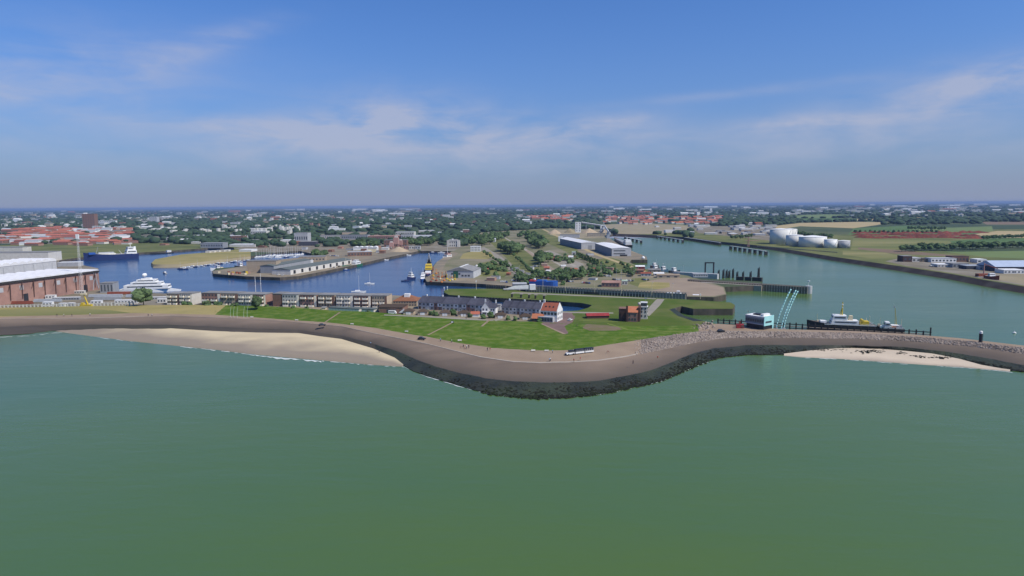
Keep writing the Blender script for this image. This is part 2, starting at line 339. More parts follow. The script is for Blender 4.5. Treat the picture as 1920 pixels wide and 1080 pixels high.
def sand_mat(name, dry, wet, z0, z1):
    m = M(name, dry, tuple(c * .88 for c in dry), 0.08, stretch=(.3, 1, 1), c3=wet, s3=0.03, f3=0.25)
    t = m.node_tree; bs = t.nodes['Principled BSDF']; src = bs.inputs['Base Color'].links[0].from_socket
    tcn = t.nodes.new('ShaderNodeTexCoord'); sp = t.nodes.new('ShaderNodeSeparateXYZ'); t.links.new(tcn.outputs['Object'], sp.inputs[0])
    nz = t.nodes.new('ShaderNodeTexNoise'); nz.inputs['Scale'].default_value = 0.05; t.links.new(tcn.outputs['Object'], nz.inputs['Vector'])
    ad = t.nodes.new('ShaderNodeMath'); ad.operation = 'MULTIPLY_ADD'; t.links.new(nz.outputs[0], ad.inputs[0]); ad.inputs[1].default_value = 0.35; t.links.new(sp.outputs[2], ad.inputs[2])
    mr = t.nodes.new('ShaderNodeMapRange'); mr.inputs['From Min'].default_value = z0 + .17; mr.inputs['From Max'].default_value = z1 + .17; t.links.new(ad.outputs[0], mr.inputs[0])
    mx = t.nodes.new('ShaderNodeMix'); mx.data_type = 'RGBA'; t.links.new(mr.outputs[0], mx.inputs[0]); mx.inputs[6].default_value = (*wet, 1); t.links.new(src, mx.inputs[7]); t.links.new(mx.outputs[2], bs.inputs['Base Color'])
    return m
m_sand = sand_mat('beach_sand', (0.61, 0.50, 0.315), (0.27, 0.22, 0.165), 0.19, 0.5)
m_sand2 = sand_mat('small_beach_sand', (0.58, 0.475, 0.35), (0.38, 0.31, 0.24), 0.0, 0.2)
bl_lo = interp([(96, 620), (150, 627.5), (200, 634), (240, 639), (320, 647), (400, 655), (480, 665), (560, 672), (640, 679), (700, 684), (740, 687), (757, 687.5)])
beach('sand_beach', lambda x: toe(x) - 1.5, bl_lo, 96, 757, m_sand)
br_lo = interp([(1470, 667), (1500, 670), (1560, 672), (1640, 677), (1700, 682), (1800, 688), (1880, 695), (1930, 702)])
beach('breakwater_sand_beach', lambda x: toe(x) - 1, br_lo, 1470, 1896, m_sand2)

# ------------------------------------------------------------------ land, water and paving plan (cut as one triangulation)
def P(*pts): return [at(x, y) for x, y in pts]
POLY = []      # (name, points) - the last listed polygon that holds a face wins
BASIN = [(196, 546), (330, 551), (500, 552.5), (640, 552.5), (730, 553), (790, 557), (835, 562), (850, 566), (900, 571), (960, 576), (1000, 580), (1050, 584), (1085, 582), (1103, 577), (1110, 572), (1090, 568), (1060, 566), (1020, 563), (960, 560), (900, 557), (842, 553), (833, 549), (832, 545), (838, 541.5), (900, 541), (952, 542), (985, 541), (952, 536), (945, 535), (900, 532), (800, 528), (797, 522), (806, 505), (820, 490), (838, 479), (846, 472), (835, 470.5), (785, 470.5), (775, 473), (720, 484), (660, 498), (600, 510), (560, 517.5), (525, 520), (460, 518), (400, 513), (398, 508), (405, 503), (450, 500), (470, 497), (530, 486), (585, 481), (588, 476), (560, 470), (520, 473), (470, 480.5), (420, 486), (340, 495.5), (288, 496), (284, 493), (291, 486), (340, 477), (420, 471), (440, 468), (438, 464), (420, 462.5), (330, 469.5), (262, 473.5), (165, 482), (150, 482.5), (112, 488), (108, 497), (140, 494), (184, 503), (188, 540)]
SEA = [(1110, 547.5), (985, 541), (952, 542), (985, 547), (1110, 552.5), (1280, 561), (1370, 567), (1378, 572), (1374, 579), (1300, 579), (1278, 574), (1264, 578), (1283, 592), (1320, 602), (1336, 606), (1346, 608)]
BREAK = [back(x) for x in range(1352, 2350, 40)]
SEA2 = [(1925, 538), (1850, 526), (1780, 513), (1680, 498), (1560, 481), (1450, 463), (1380, 456), (1350, 453), (1290, 445), (1230, 441), (1195, 439.5), (1150, 438), (1134, 441), (1165, 461), (1186, 471), (1212, 481), (1214, 487), (1184, 487), (1180, 492), (1205, 503), (1250, 511), (1290, 517), (1300, 521), (1428, 528), (1429, 535), (1358, 538), (1362, 552), (1338, 557), (1290, 556), (1110, 547.5)]
sea_w = P(*SEA[1:]) + [Vector((p.x, p.y, GZ)) for p in BREAK] + P((2350, 610)) + P(*SEA2)
zones = [
 ('left_yard', m_yard, P((-400, 582), (-400, 478), (60, 476), (150, 486.5), (112, 490), (108, 497), (140, 494), (184, 503), (190, 545), (330, 551), (330, 573), (160, 575), (0, 578))),
 ('left_grass', m_rough, P((-50, 488), (-50, 462), (60, 458), (150, 455), (300, 456), (460, 462), (460, 470), (330, 473.5), (262, 478.5), (165, 487), (60, 487))),
 ('town_ground', m_town, P((-300, 452), (-100, 428), (120, 425), (260, 432), (320, 450), (240, 455), (60, 458))),
 ('grass_island', m_gold, P((284, 493), (291, 486), (340, 477), (420, 471), (440, 468), (470, 470), (470, 480.5), (420, 486), (340, 495.5), (288, 496))),
 ('peninsula', m_quay, P((398, 508), (400, 513), (460, 518), (525, 520), (560, 517.5), (600, 510), (660, 498), (720, 484), (775, 473), (785, 470.5), (775, 462), (720, 460), (640, 466), (588, 476), (585, 481), (530, 486), (450, 500))),
 ('dock_yards', m_yard, P((440, 466), (470, 472), (588, 476), (640, 466), (720, 460), (775, 462), (790, 470.5), (850, 471), (870, 462), (760, 440), (640, 436), (500, 448))),
 ('harbour_island', m_isl, P((797, 522), (800, 528), (952, 536), (985, 541), (1110, 547.5), (1290, 556), (1338, 557), (1362, 552), (1358, 538), (1290, 517), (1250, 511), (1205, 503), (1180, 492), (1184, 487), (1214, 487), (1212, 481), (1186, 471), (1164, 447), (1130, 430), (1030, 428), (900, 436), (870, 462), (846, 472), (820, 490))),
 ('island_dyke_grass', m_rough, P((990, 431), (1016, 430), (1062, 452), (1100, 470), (1150, 484), (1195, 499), (1232, 514), (1222, 517), (1150, 508), (1090, 486), (1040, 462), (1005, 446))),
 ('island_grass', m_rough, P((905, 440), (940, 436), (985, 470), (1030, 500), (1040, 512), (1000, 515), (965, 500), (935, 470))),
 ('road_strip', m_road, P((893, 466), (908, 463), (935, 478), (985, 515), (992, 525), (975, 525), (955, 505), (925, 482))),
 ('lock_lane', m_road, P((1018, 472), (1030, 469), (1095, 495), (1090, 503), (1062, 500))),
 ('lock_quay', m_quay, P((797, 522), (800, 528), (952, 536), (985, 541), (1110, 547.5), (1290, 556), (1290, 550), (1110, 541), (985, 533), (930, 527), (860, 520), (830, 505), (838, 490), (860, 474), (846, 472), (820, 490))),
 ('hall_apron', m_quay, P((1120, 470), (1140, 447), (1164, 447), (1176, 458), (1186, 471), (1212, 481), (1214, 487), (1184, 487), (1150, 482), (1120, 486), (1085, 472), (1080, 462))),
 ('sand_store', m_sandyard, P((1030, 440), (1040, 431), (1130, 431), (1145, 445), (1060, 447))),
 ('dyke_track', m_ftan, P((1016, 430), (1021, 430), (1064, 450), (1120, 476), (1230, 514.5), (1222, 515.5), (1116, 478), (1060, 452))),
 ('rail_strip_four', m_conc, P((935, 440), (939, 440), (1006, 478), (1000, 479))),
 ('rail_strip', m_conc, P((1022, 471.5), (1026, 470.5), (1082, 499), (1076, 500))),
 ('rail_strip_two', m_conc, P((1008, 474), (1012, 473), (1062, 501), (1056, 502))),
 ('rail_strip_three', m_brown, P((985, 470), (990, 469), (1050, 512), (1040, 514))),
 ('green_garden', m_rough, P((895, 495), (925, 488), (955, 510), (945, 520), (900, 518))),
 ('yellow_mound', m_gold, P((862, 485), (868, 476), (885, 471), (920, 472), (926, 480), (915, 486))),
 ('yellow_grass', m_gold, P((1196, 539), (1200, 530), (1225, 525), (1255, 530), (1256, 538), (1236, 542))),
 ('green_verge', m_rough, P((1180, 532), (1185, 522), (1210, 520), (1220, 527), (1200, 530), (1196, 538))),
 ('brown_quay', m_brown, P((1210, 528), (1240, 522), (1290, 521), (1300, 525), (1356, 539), (1360, 551), (1338, 555), (1290, 554), (1215, 547), (1236, 542), (1256, 538), (1255, 530))),
 ('headland_town', m_quay, P((330, 573), (330, 551), (500, 552.5), (640, 552.5), (730, 553), (790, 557), (850, 566), (900, 571), (960, 576), (1000, 580), (1050, 584), (1050, 612), (900, 605), (700, 592))),
 ('pier_lawn', m_pier, P((833, 547), (838, 541.5), (900, 541), (952, 542), (985, 547), (1110, 552.5), (1280, 561), (1370, 567), (1378, 572), (1374, 579), (1300, 579), (1278, 574), (1264, 578), (1283, 592), (1320, 602), (1346, 608), (1346, 618), (1200, 618), (1050, 612), (1050, 584), (1085, 582), (1103, 577), (1110, 572), (1060, 566), (960, 560), (842, 553))),
 ('pier_path', m_road, P((960, 548), (985, 548.5), (1110, 554), (1230, 559.5), (1230, 561), (1110, 556), (985, 550.5), (960, 550))),
 ('headland_road', m_road, P((1232, 560), (1246, 561), (1238, 572), (1218, 592), (1200, 592), (1215, 578))),
 ('brick_square', m_brickpave, P((1022, 603), (1030, 596), (1052, 592), (1056, 586), (1072, 586), (1078, 597), (1062, 608), (1048, 613), (1028, 609))),
 ('cafe_path', m_road, P((1052, 586), (1056, 584), (1150, 586), (1150, 588), (1076, 587))),
 ('inlet_bank', m_algae, P((1255, 580), (1264, 578), (1283, 592), (1320, 602), (1300, 602), (1270, 592))),
 # east bank
 ('bank_grass', m_rough, P((1195, 440.5), (1290, 445), (1350, 453), (1450, 463), (1560, 481), (1680, 498), (1780, 513), (1925, 538), (2350, 610), (2350, 430), (1700, 430), (1590, 440), (1450, 440), (1300, 420), (1130, 420), (1130, 430), (1164, 440))),
 ('sand_field', m_sandyard, P((1130, 430), (1120, 422), (1200, 418), (1290, 423), (1300, 434), (1240, 438), (1168, 440))),
 ('industry_ground', m_yard, P((1290, 424), (1420, 424), (1470, 436), (1450, 452), (1400, 446), (1310, 437))),
 ('field_tan', m_ftan, P((1450, 432), (1500, 424), (1600, 428), (1680, 417), (1610, 416), (1500, 418), (1450, 424))),
 ('field_green', m_fgreen, P((1590, 440), (1600, 428), (1700, 423), (1860, 430), (1830, 440), (1700, 438))),
 ('field_pale', m_fpale, P((1700, 430), (1860, 424), (1862, 433), (1800, 437))),
 ('field_olive', m_olive, P((1595, 468), (1600, 447), (1780, 451), (1880, 446), (2350, 448), (2350, 456), (1800, 456), (1720, 459), (1680, 468))),
 ('field_deep', m_fgreen, P((1780, 452), (1870, 446), (2350, 446), (2350, 468), (1900, 464), (1790, 458))),
 ('field_light', m_fpale, P((1770, 472), (1800, 467), (2350, 480), (2350, 500), (1900, 484), (1850, 482))),
 ('bank_path', m_fbrown, P((1610, 464), (1700, 470), (1790, 479), (1780, 481), (1680, 476), (1608, 467))),
 ('bank_gold', m_olive, P((1580, 470), (1660, 474), (1700, 482), (1650, 486), (1580, 478))),
 ('boat_yard', m_yard, P((1660, 490), (1700, 481), (1820, 487), (1925, 497), (2350, 530), (2350, 600), (1925, 536), (1850, 524), (1780, 511), (1700, 499))),
 ('yard_sand', m_sandyard, P((1868, 524), (1875, 514), (1925, 514), (2100, 530), (2100, 560), (1925, 534))),
 ('far_field_a', m_ftan, P((1560, 411), (1680, 410), (1680, 413), (1570, 414))),
 ('far_field_b', m_fbrown, P((1840, 416), (2350, 416), (2350, 422), (1850, 421))),
 ('far_field_c', m_fpale, P((1480, 404.5), (1545, 401.5), (1620, 403), (1560, 409), (1480, 408.5))),
 ('far_field_d', m_fgreen, P((1470, 413), (1480, 409.5), (1600, 409.5), (1560, 416))),
 ('far_field_e', m_ftan, P((1700, 408), (1830, 407), (1835, 409), (1705, 410))),
 ('far_field_f', m_ftan, P((1820, 440), (1870, 433), (2350, 436), (2350, 446), (1880, 446))),
 ('wood_bank', m_land, P((1690, 470), (1700, 463), (1780, 458), (1925, 458), (2350, 464), (2350, 472), (1920, 470), (1800, 472))),
 ('basin_water', m_basin, P(*BASIN)),
 ('harbour_water', m_sea, sea_w),
]
# coarse outer frame: the land from the dyke's back to the horizon
front = [back(x) for x in range(-400, 1347, 12)]
front = [Vector((p.x, p.y, GZ)) for p in front]
frame_far = 46000.0
outer = front + [Vector((p.x, p.y, GZ)) for p in [back(1352)] + BREAK] + [Vector((2600, 420, GZ)), Vector((frame_far, 430, GZ)), Vector((frame_far, 45000, GZ)), Vector((-frame_far, 45000, GZ)), Vector((-frame_far, 300, GZ)), Vector((-2600, 300, GZ))]
pts = []; edges = []
def addloop(poly):
    b = len(pts); n = len(poly)
    for p in poly: pts.append(Vector((p.x, p.y)))
    for i in range(n): edges.append((b + i, b + (i + 1) % n))
addloop(outer)
for nm, mt, pl in zones: addloop(pl)
vo, eo, fo, _, _, _ = delaunay_2d_cdt(pts, edges, [], 1, 0.02)
def inside(poly, x, y):
    c = False; n = len(poly); j = n - 1
    for i in range(n):
        a, b = poly[i], poly[j]
        if (a.y > y) != (b.y > y) and x < (b.x - a.x) * (y - a.y) / (b.y - a.y) + a.x: c = not c
        j = i
    return c
bb = [(min(p.x for p in pl), max(p.x for p in pl), min(p.y for p in pl), max(p.y for p in pl)) for _, _, pl in zones]
byzone = {}; fz = []
for f in fo:
    cx = sum(vo[i].x for i in f) / len(f); cyy = sum(vo[i].y for i in f) / len(f); z = None
    for k in range(len(zones) - 1, -1, -1):
        b = bb[k]
        if b[0] <= cx <= b[1] and b[2] <= cyy <= b[3] and inside(zones[k][2], cx, cyy): z = k; break
    if z is None: z = -1 if inside(outer, cx, cyy) else -2
    fz.append(z); byzone.setdefault(z, []).append(f)
IW = {i for i, (n, _, _) in enumerate(zones) if n in ('basin_water', 'harbour_water')}
def emit(name, faces, mat, z):
    idx = {}; vs = []; fs = []
    for f in faces:
        g = []
        for i in f:
            if i not in idx: idx[i] = len(vs); vs.append((vo[i].x, vo[i].y, z))
            g.append(idx[i])
        fs.append(tuple(g))
    return structure(name, vs, fs, mat)
emit('countryside', byzone.get(-1, []), m_land, GZ)
for k, (nm, mt, pl) in enumerate(zones):
    if k in IW:
        if nm == 'basin_water' and k in byzone: emit(nm, byzone[k], mt, BZ)
        continue
    if k in byzone: emit(nm, byzone[k], mt, GZ)
# low sloping shore of the dry grass island
_sh = [(283, 492.5), (287, 496), (312, 495.9), (340, 495.5), (380, 491), (420, 486), (470, 480.5)]
_v = []; _f = []
for x, y in _sh:
    p = at(x, y); d = Vector((-p.x, -p.y, 0)).normalized(); _v += [p + Vector((0, 0, .05)) - d * .5, p + d * 5 + Vector((0, 0, -2.2)), Vector((p.x, p.y, BZ - .2)) + d * 11]
for i in range(len(_sh) - 1): _f += [(i * 3, i * 3 + 1, i * 3 + 4, i * 3 + 3), (i * 3 + 1, i * 3 + 2, i * 3 + 5, i * 3 + 4)]
structure('island_shore', _v, _f, m_sandyard, True)
# quay walls wherever land meets water
emap = {}
for f, z in zip(fo, fz):
    for a, b in zip(f, f[1:] + f[:1]): emap.setdefault((min(a, b), max(a, b)), []).append(z)
vs = []; fs = []; vs2 = []; fs2 = []
for (a, b), zz in emap.items():
    if len(zz) == 2:
        w = [z in IW for z in zz]; lnd = [z >= -1 and z not in IW for z in zz]
        if any(w) and any(lnd):
            k = len(vs); A, B = vo[a], vo[b]
            vs += [(A.x, A.y, -2), (B.x, B.y, -2), (B.x, B.y, GZ), (A.x, A.y, GZ)]; fs.append((k, k + 1, k + 2, k + 3))
structure('quay_wall', vs, fs, m_wallq)
# ------------------------------------------------------------------ object materials
m_white = M('white_paint', (0.78, 0.77, 0.74), (0.68, 0.67, 0.64), 0.4, rough=0.6, jit=0.08)
m_offw = M('off_white_render', (0.62, 0.59, 0.53), (0.52, 0.49, 0.44), 0.3, jit=0.12)
m_wroof = M('white_roof_sheet', (0.74, 0.73, 0.72), (0.64, 0.63, 0.63), 0.15, stretch=(0.2, 2, 1))
m_grey = M('grey_cladding', (0.30, 0.31, 0.32), (0.25, 0.255, 0.265), 0.3, stretch=(2, 2, 0.2), jit=0.12)
m_lgrey = M('light_grey_cladding', (0.46, 0.46, 0.46), (0.38, 0.38, 0.39), 0.3, jit=0.1)
m_dgrey = M('dark_slate_roof', (0.085, 0.085, 0.105), (0.06, 0.06, 0.08), 0.5, jit=0.12)
m_groof = M('grey_flat_roof', (0.24, 0.235, 0.225), (0.18, 0.175, 0.17), 0.25, jit=0.15)
m_ggreen = M('grey_green_roof', (0.13, 0.15, 0.14), (0.10, 0.115, 0.11), 0.2, stretch=(3, 0.3, 1))
m_brick = M('brown_brick', (0.23, 0.135, 0.10), (0.18, 0.105, 0.08), 0.6, jit=0.12)
m_brickp = M('pink_brick', (0.36, 0.21, 0.165), (0.29, 0.17, 0.135), 0.25, jit=0.1, c3=(0.19, 0.115, 0.10), s3=0.08)
m_brickb = M('buff_brick', (0.46, 0.37, 0.27), (0.38, 0.30, 0.215), 0.5, jit=0.14)
m_brickd = M('dark_brick', (0.10, 0.058, 0.05), (0.075, 0.045, 0.04), 0.6)
m_red = M('red_tile_roof', (0.42, 0.13, 0.08), (0.33, 0.105, 0.065), 0.6, jit=0.18)
m_orange = M('orange_tile_roof', (0.46, 0.17, 0.09), (0.38, 0.14, 0.075), 0.6, jit=0.15)
m_brtile = M('brown_tile_roof', (0.26, 0.115, 0.06), (0.20, 0.09, 0.05), 0.6)
m_dktile = M('dark_brown_tile_roof', (0.10, 0.07, 0.05), (0.075, 0.055, 0.042), 0.8, jit=0.15)
m_redroof = M('crimson_roof_sheet', (0.32, 0.05, 0.05), (0.25, 0.04, 0.04), 0.5)
m_glass = M('dark_window_glass', (0.05, 0.06, 0.07), (0.08, 0.09, 0.10), 1.0, rough=0.2)
m_black = M('black_paint', (0.02, 0.021, 0.024), (0.03, 0.031, 0.034), 0.6, rough=0.5)
m_timber = M('tarred_timber', (0.035, 0.034, 0.032), (0.055, 0.05, 0.045), 1.0)
m_timberb = M('weathered_timber', (0.25, 0.20, 0.15), (0.17, 0.135, 0.10), 0.8, stretch=(1, 1, 0.2))
m_blue = M('blue_paint', (0.02, 0.09, 0.34), (0.018, 0.075, 0.28), 0.3, rough=0.6)
m_navy = M('navy_hull_paint', (0.02, 0.035, 0.12), (0.018, 0.03, 0.10), 0.3, rough=0.5)
m_redp = M('red_paint', (0.38, 0.035, 0.035), (0.30, 0.03, 0.03), 0.5, rough=0.6)
m_oxide = M('oxide_red_paint', (0.28, 0.085, 0.05), (0.22, 0.07, 0.045), 0.5)
m_rust = M('rust_red_stack', (0.20, 0.05, 0.03), (0.09, 0.034, 0.025), 0.15, jit=0.25, detail=8)
m_yellow = M('yellow_paint', (0.62, 0.45, 0.04), (0.52, 0.37, 0.035), 0.5, rough=0.6)
m_orangep = M('orange_paint', (0.62, 0.22, 0.05), (0.52, 0.18, 0.04), 0.5, rough=0.6)
m_greenp = M('green_paint', (0.03, 0.14, 0.075), (0.025, 0.11, 0.06), 0.4, rough=0.6)
m_pgreen = M('pale_green_paint', (0.50, 0.60, 0.45), (0.44, 0.54, 0.40), 0.5)
m_cyan = M('pale_cyan_panel', (0.40, 0.72, 0.70), (0.34, 0.64, 0.63), 0.4, rough=0.4)
m_cream = M('cream_paint', (0.66, 0.57, 0.38), (0.58, 0.50, 0.33), 0.4)
m_pink = M('dusty_pink_steel', (0.50, 0.29, 0.24), (0.40, 0.23, 0.20), 0.5)
m_steel = M('galvanised_steel', (0.42, 0.44, 0.46), (0.35, 0.37, 0.39), 0.8, rough=0.5)
m_deck = M('ship_deck', (0.20, 0.16, 0.13), (0.15, 0.12, 0.10), 0.5)
m_tank = M('tank_white_steel', (0.72, 0.70, 0.65), (0.64, 0.62, 0.57), 0.1, stretch=(1, 1, 0.2))
m_sandp = M('heaped_sand', (0.46, 0.36, 0.24), (0.38, 0.29, 0.19), 0.1)
m_rubber = M('black_rubber', (0.02, 0.02, 0.02), None, 2)
m_skin = M('skin', (0.50, 0.31, 0.22), None, 3)
m_leafs = [M('leaves_a', (0.055, 0.095, 0.035), (0.095, 0.145, 0.05), 1.6, jit=0.25, detail=8, rough=0.9, spec=0.2), M('leaves_b', (0.075, 0.115, 0.045), (0.115, 0.16, 0.065), 1.6, jit=0.25, detail=8, rough=0.9, spec=0.2)]
m_wood = M('far_wood_leaves', (0.034, 0.062, 0.036), (0.058, 0.092, 0.048), 0.05, detail=8, rough=0.95, spec=0.1, c3=(0.035, 0.052, 0.03), s3=0.004)
m_trunk = M('bark', (0.09, 0.065, 0.045), (0.06, 0.045, 0.03), 3)

# ------------------------------------------------------------------ buildings
WINMESH = MB().box(-.5, .5, -.5, .5, -.5, .5).mesh('window', m_glass)
def unit(mat, nm):
    k = 'unit_' + nm + mat.name
    if k not in MATS: MATS[k] = MB().box(-.5, .5, -.5, .5, -.5, .5).mesh(nm, mat)
    return MATS[k]
def wins(root, face, w, d, h, nx, nz, wf=.55, hf=.5, z0=0.0, z1=None, mat=None, nm='window', x0=0.0, x1=None, off=.04):
    z1 = h if z1 is None else z1; x1 = (w if face in 'fb' else d) if x1 is None else x1
    me = WINMESH if (mat is None and nm == 'window') else unit(mat or m_glass, nm)
    sx, sz = (x1 - x0) / nx, (z1 - z0) / nz
    for i in range(nx):
        for k in range(nz):
            c = x0 + sx * (i + .5); zc = z0 + sz * (k + .5)
            if face == 'f': part(nm, me, root, (c, -off, zc), sc=(sx * wf, .12, sz * hf))
            elif face == 'r': part(nm, me, root, (w + off, c, zc), sc=(.12, sx * wf, sz * hf))
            elif face == 'l': part(nm, me, root, (-off, c, zc), sc=(.12, sx * wf, sz * hf))
def roof_mb(rt, w, d, h, rise, ov=.35):
    b = MB(); x0, x1, y0, y1 = -ov, w + ov, -ov, d + ov
    if rt == 'flat': b.box(-.15, w + .15, -.15, d + .15, h + .002, h + .45)
    elif rt == 'gable': b.add([(x0, y0, h), (x1, y0, h), (x1, y1, h), (x0, y1, h), (x0, d / 2, h + rise), (x1, d / 2, h + rise)], [(0, 1, 5, 4), (2, 3, 4, 5), (1, 2, 5), (3, 0, 4), (3, 2, 1, 0)])
    elif rt == 'gabley': b.add([(x0, y0, h), (x1, y0, h), (x1, y1, h), (x0, y1, h), (w / 2, y0, h + rise), (w / 2, y1, h + rise)], [(0, 1, 4), (1, 2, 5, 4), (2, 3, 5), (3, 0, 4, 5), (3, 2, 1, 0)])
    elif rt == 'hip':
        k = min(w, d) / 2 * .9
        if w >= d: b.add([(x0, y0, h), (x1, y0, h), (x1, y1, h), (x0, y1, h), (k, d / 2, h + rise), (w - k, d / 2, h + rise)], [(0, 1, 5, 4), (1, 2, 5), (2, 3, 4, 5), (3, 0, 4), (3, 2, 1, 0)])
        else: b.add([(x0, y0, h), (x1, y0, h), (x1, y1, h), (x0, y1, h), (w / 2, k, h + rise), (w / 2, d - k, h + rise)], [(0, 1, 4), (1, 2, 5, 4), (2, 3, 5), (3, 0, 4, 5), (3, 2, 1, 0)])
    elif rt == 'shed': b.add([(x0, y0, h), (x1, y0, h), (x1, y1, h), (x0, y1, h), (x0, y1, h + rise), (x1, y1, h + rise)], [(0, 1, 5, 4), (1, 2, 5), (2, 3, 4, 5), (3, 0, 4), (3, 2, 1, 0)])
    elif rt.startswith('waves'):                       # a row of barrel vaults across x
        n = int(rt[5:]); s = w / n; k = 8
        for i in range(n):
            vs = []
            for j in range(k + 1):
                a = math.pi * j / k; vs += [(i * s + s / 2 - math.cos(a) * s / 2 * .995, -ov, h + math.sin(a) * rise), (i * s + s / 2 - math.cos(a) * s / 2 * .995, d + ov, h + math.sin(a) * rise)]
            b.add(vs, [(2 * j, 2 * j + 2, 2 * j + 3, 2 * j + 1) for j in range(k)] + [tuple(2 * j for j in range(k, -1, -1)), tuple(2 * j + 1 for j in range(k + 1))])
    return b
def bld_m(name, label, cat, loc, w, h, d, rz=0.0, wall=None, roof=None, rt='flat', rise=0.0, group=None, front=None, fwin=None, lwin=None, rwin=None):
    r = thing(name, label, cat, loc, R(rz), group)
    MB().box(0, w, 0, d, -.5, h).build('wall', wall or m_offw, r)
    roof_mb(rt, w, d, h, rise).build('roof', roof or m_groof, r)
    if fwin: wins(r, 'f', w, d, h, *fwin)
    if lwin: wins(r, 'l', w, d, h, *lwin)
    if rwin: wins(r, 'r', w, d, h, *rwin)
    return r
FARB = []
def bld(name, label, cat, px, py, wp, hp, depth, rz=0.0, wall=None, roof=None, rt='flat', rp=0.0, group=None, z=GZ, **k):
    m = mpp(px, py, z)
    r = bld_m(name, label, cat, at(px, py, z), wp * m / max(.3, math.cos(R(rz))), hp * m, depth, rz, wall, roof, rt, rp * m, group, **k)
    r.location.z = z; FARB.append((px, py, wp)); return r
_arch = {}
def far_bld(name, label, cat, px, py, wp, hp, d, rz, wall, roof, rt, rp, group, z=GZ):
    """small in the picture: wall and roof only; meshes are shared between buildings of one kind and scaled"""
    key = (wall.name, roof.name, rt)
    if key not in _arch: _arch[key] = (MB().box(0, 1, 0, 1, -.1, 1).mesh('wall', wall), roof_mb(rt if rt != 'flat' else 'gable', 1, 1, 1, .35 if rt != 'flat' else .03, .02).mesh('roof', roof))
    m = mpp(px, py, z); r = thing(name, label, cat, at(px, py, z), R(rz), group); FARB.append((px, py, wp))
    for nm, me in zip(('wall', 'roof'), _arch[key]): part(nm, me, r, (0, 0, 0), sc=(wp * m, d, hp * m))
    return r

# ------------------------------------------------------------------ trees
def blob(rng, sub=2, amp=.25, f=1.7):
    bm = bmesh.new(); bmesh.ops.create_icosphere(bm, subdivisions=sub, radius=1); off = Vector((rng.random() * 50, rng.random() * 50, rng.random() * 50))
    for v in bm.verts: v.co *= 1 + amp * 2 * noise.noise(v.co * f + off)
    vs = [v.co.copy() for v in bm.verts]; fs = [tuple(v.index for v in f_.verts) for f_ in bm.faces]; bm.free(); return vs, fs
def crown_mesh(seed, mat, leaves=420, wide=.42, z0=.22, lobes=9, conic=False):
    rng = random.Random(seed); b = MB(); L = []
    for i in range(lobes):
        t = (i + .5) / lobes; zz = z0 + .12 + (1 - z0 - .26) * t
        rr = wide * (1.15 - t if conic else math.sin(math.pi * (.22 + .68 * t))); a = rng.random() * 6.28; q = rr * .62 * math.sqrt(rng.random())
        L.append((Vector((math.cos(a) * q, math.sin(a) * q, zz)), max(.08, rr * (.55 + .25 * rng.random()))))
    for c, r in L:
        vs, fs = blob(rng, 2, .22); b.add([Vector((v.x * r, v.y * r, v.z * r * .8)) * .9 + c for v in vs], fs)
    for k in range(leaves):
        c, r = L[rng.randrange(lobes)]
        n = Vector((rng.gauss(0, 1), rng.gauss(0, 1), rng.gauss(.25, 1))).normalized(); p = c + Vector((n.x * r, n.y * r, n.z * r * .8)) * rng.uniform(.85, 1.18)
        n = (n + Vector((rng.gauss(0, .5), rng.gauss(0, .5), rng.gauss(0, .5)))).normalized(); u = n.orthogonal().normalized(); v = n.cross(u); s = rng.uniform(.018, .05)
        b.add([p + u * s, p + v * s * .8, p - u * s, p - v * s * .8], [(0, 1, 2, 3)])
    return b.mesh('crown', mat)
TRUNK = MB().path([Vector((0, 0, -.05)), Vector((.01, .01, .2)), Vector((0, .02, .45))], lambda p: .028 - .03 * max(0, p.z) , 7).tube((0, .01, .28), (.13, .05, .48), .012, .006, 5).tube((0, .01, .26), (-.12, -.06, .46), .012, .006, 5).mesh('trunk', m_trunk)
CROWNS = [crown_mesh(i, m_leafs[i % 2]) for i in range(4)]
CONES = [crown_mesh(20 + i, m_leafs[0], 260, .2, .08, 7, True) for i in range(2)]
BUSH = [crown_mesh(40 + i, m_leafs[i % 2], 240, .62, -.12, 6) for i in range(2)]
TR = random.Random(11)
def tree(px, py, hm, label, group, kind='tree', z=GZ, wide=1.0):
    t = thing({'tree': 'tree', 'cone': 'conical_tree', 'bush': 'bush'}[kind], label, {'tree': 'tree', 'cone': 'tree', 'bush': 'bush'}[kind], at(px, py, z), TR.random() * 6.28, group)
    hm *= TR.uniform(.85, 1.15)
    me = TR.choice({'tree': CROWNS, 'cone': CONES, 'bush': BUSH}[kind])
    if kind != 'bush': part('trunk', TRUNK, t, sc=(hm * .9, hm * .9, hm))
    part('crown', me, t, sc=(hm * wide, hm * wide, hm))
    return t

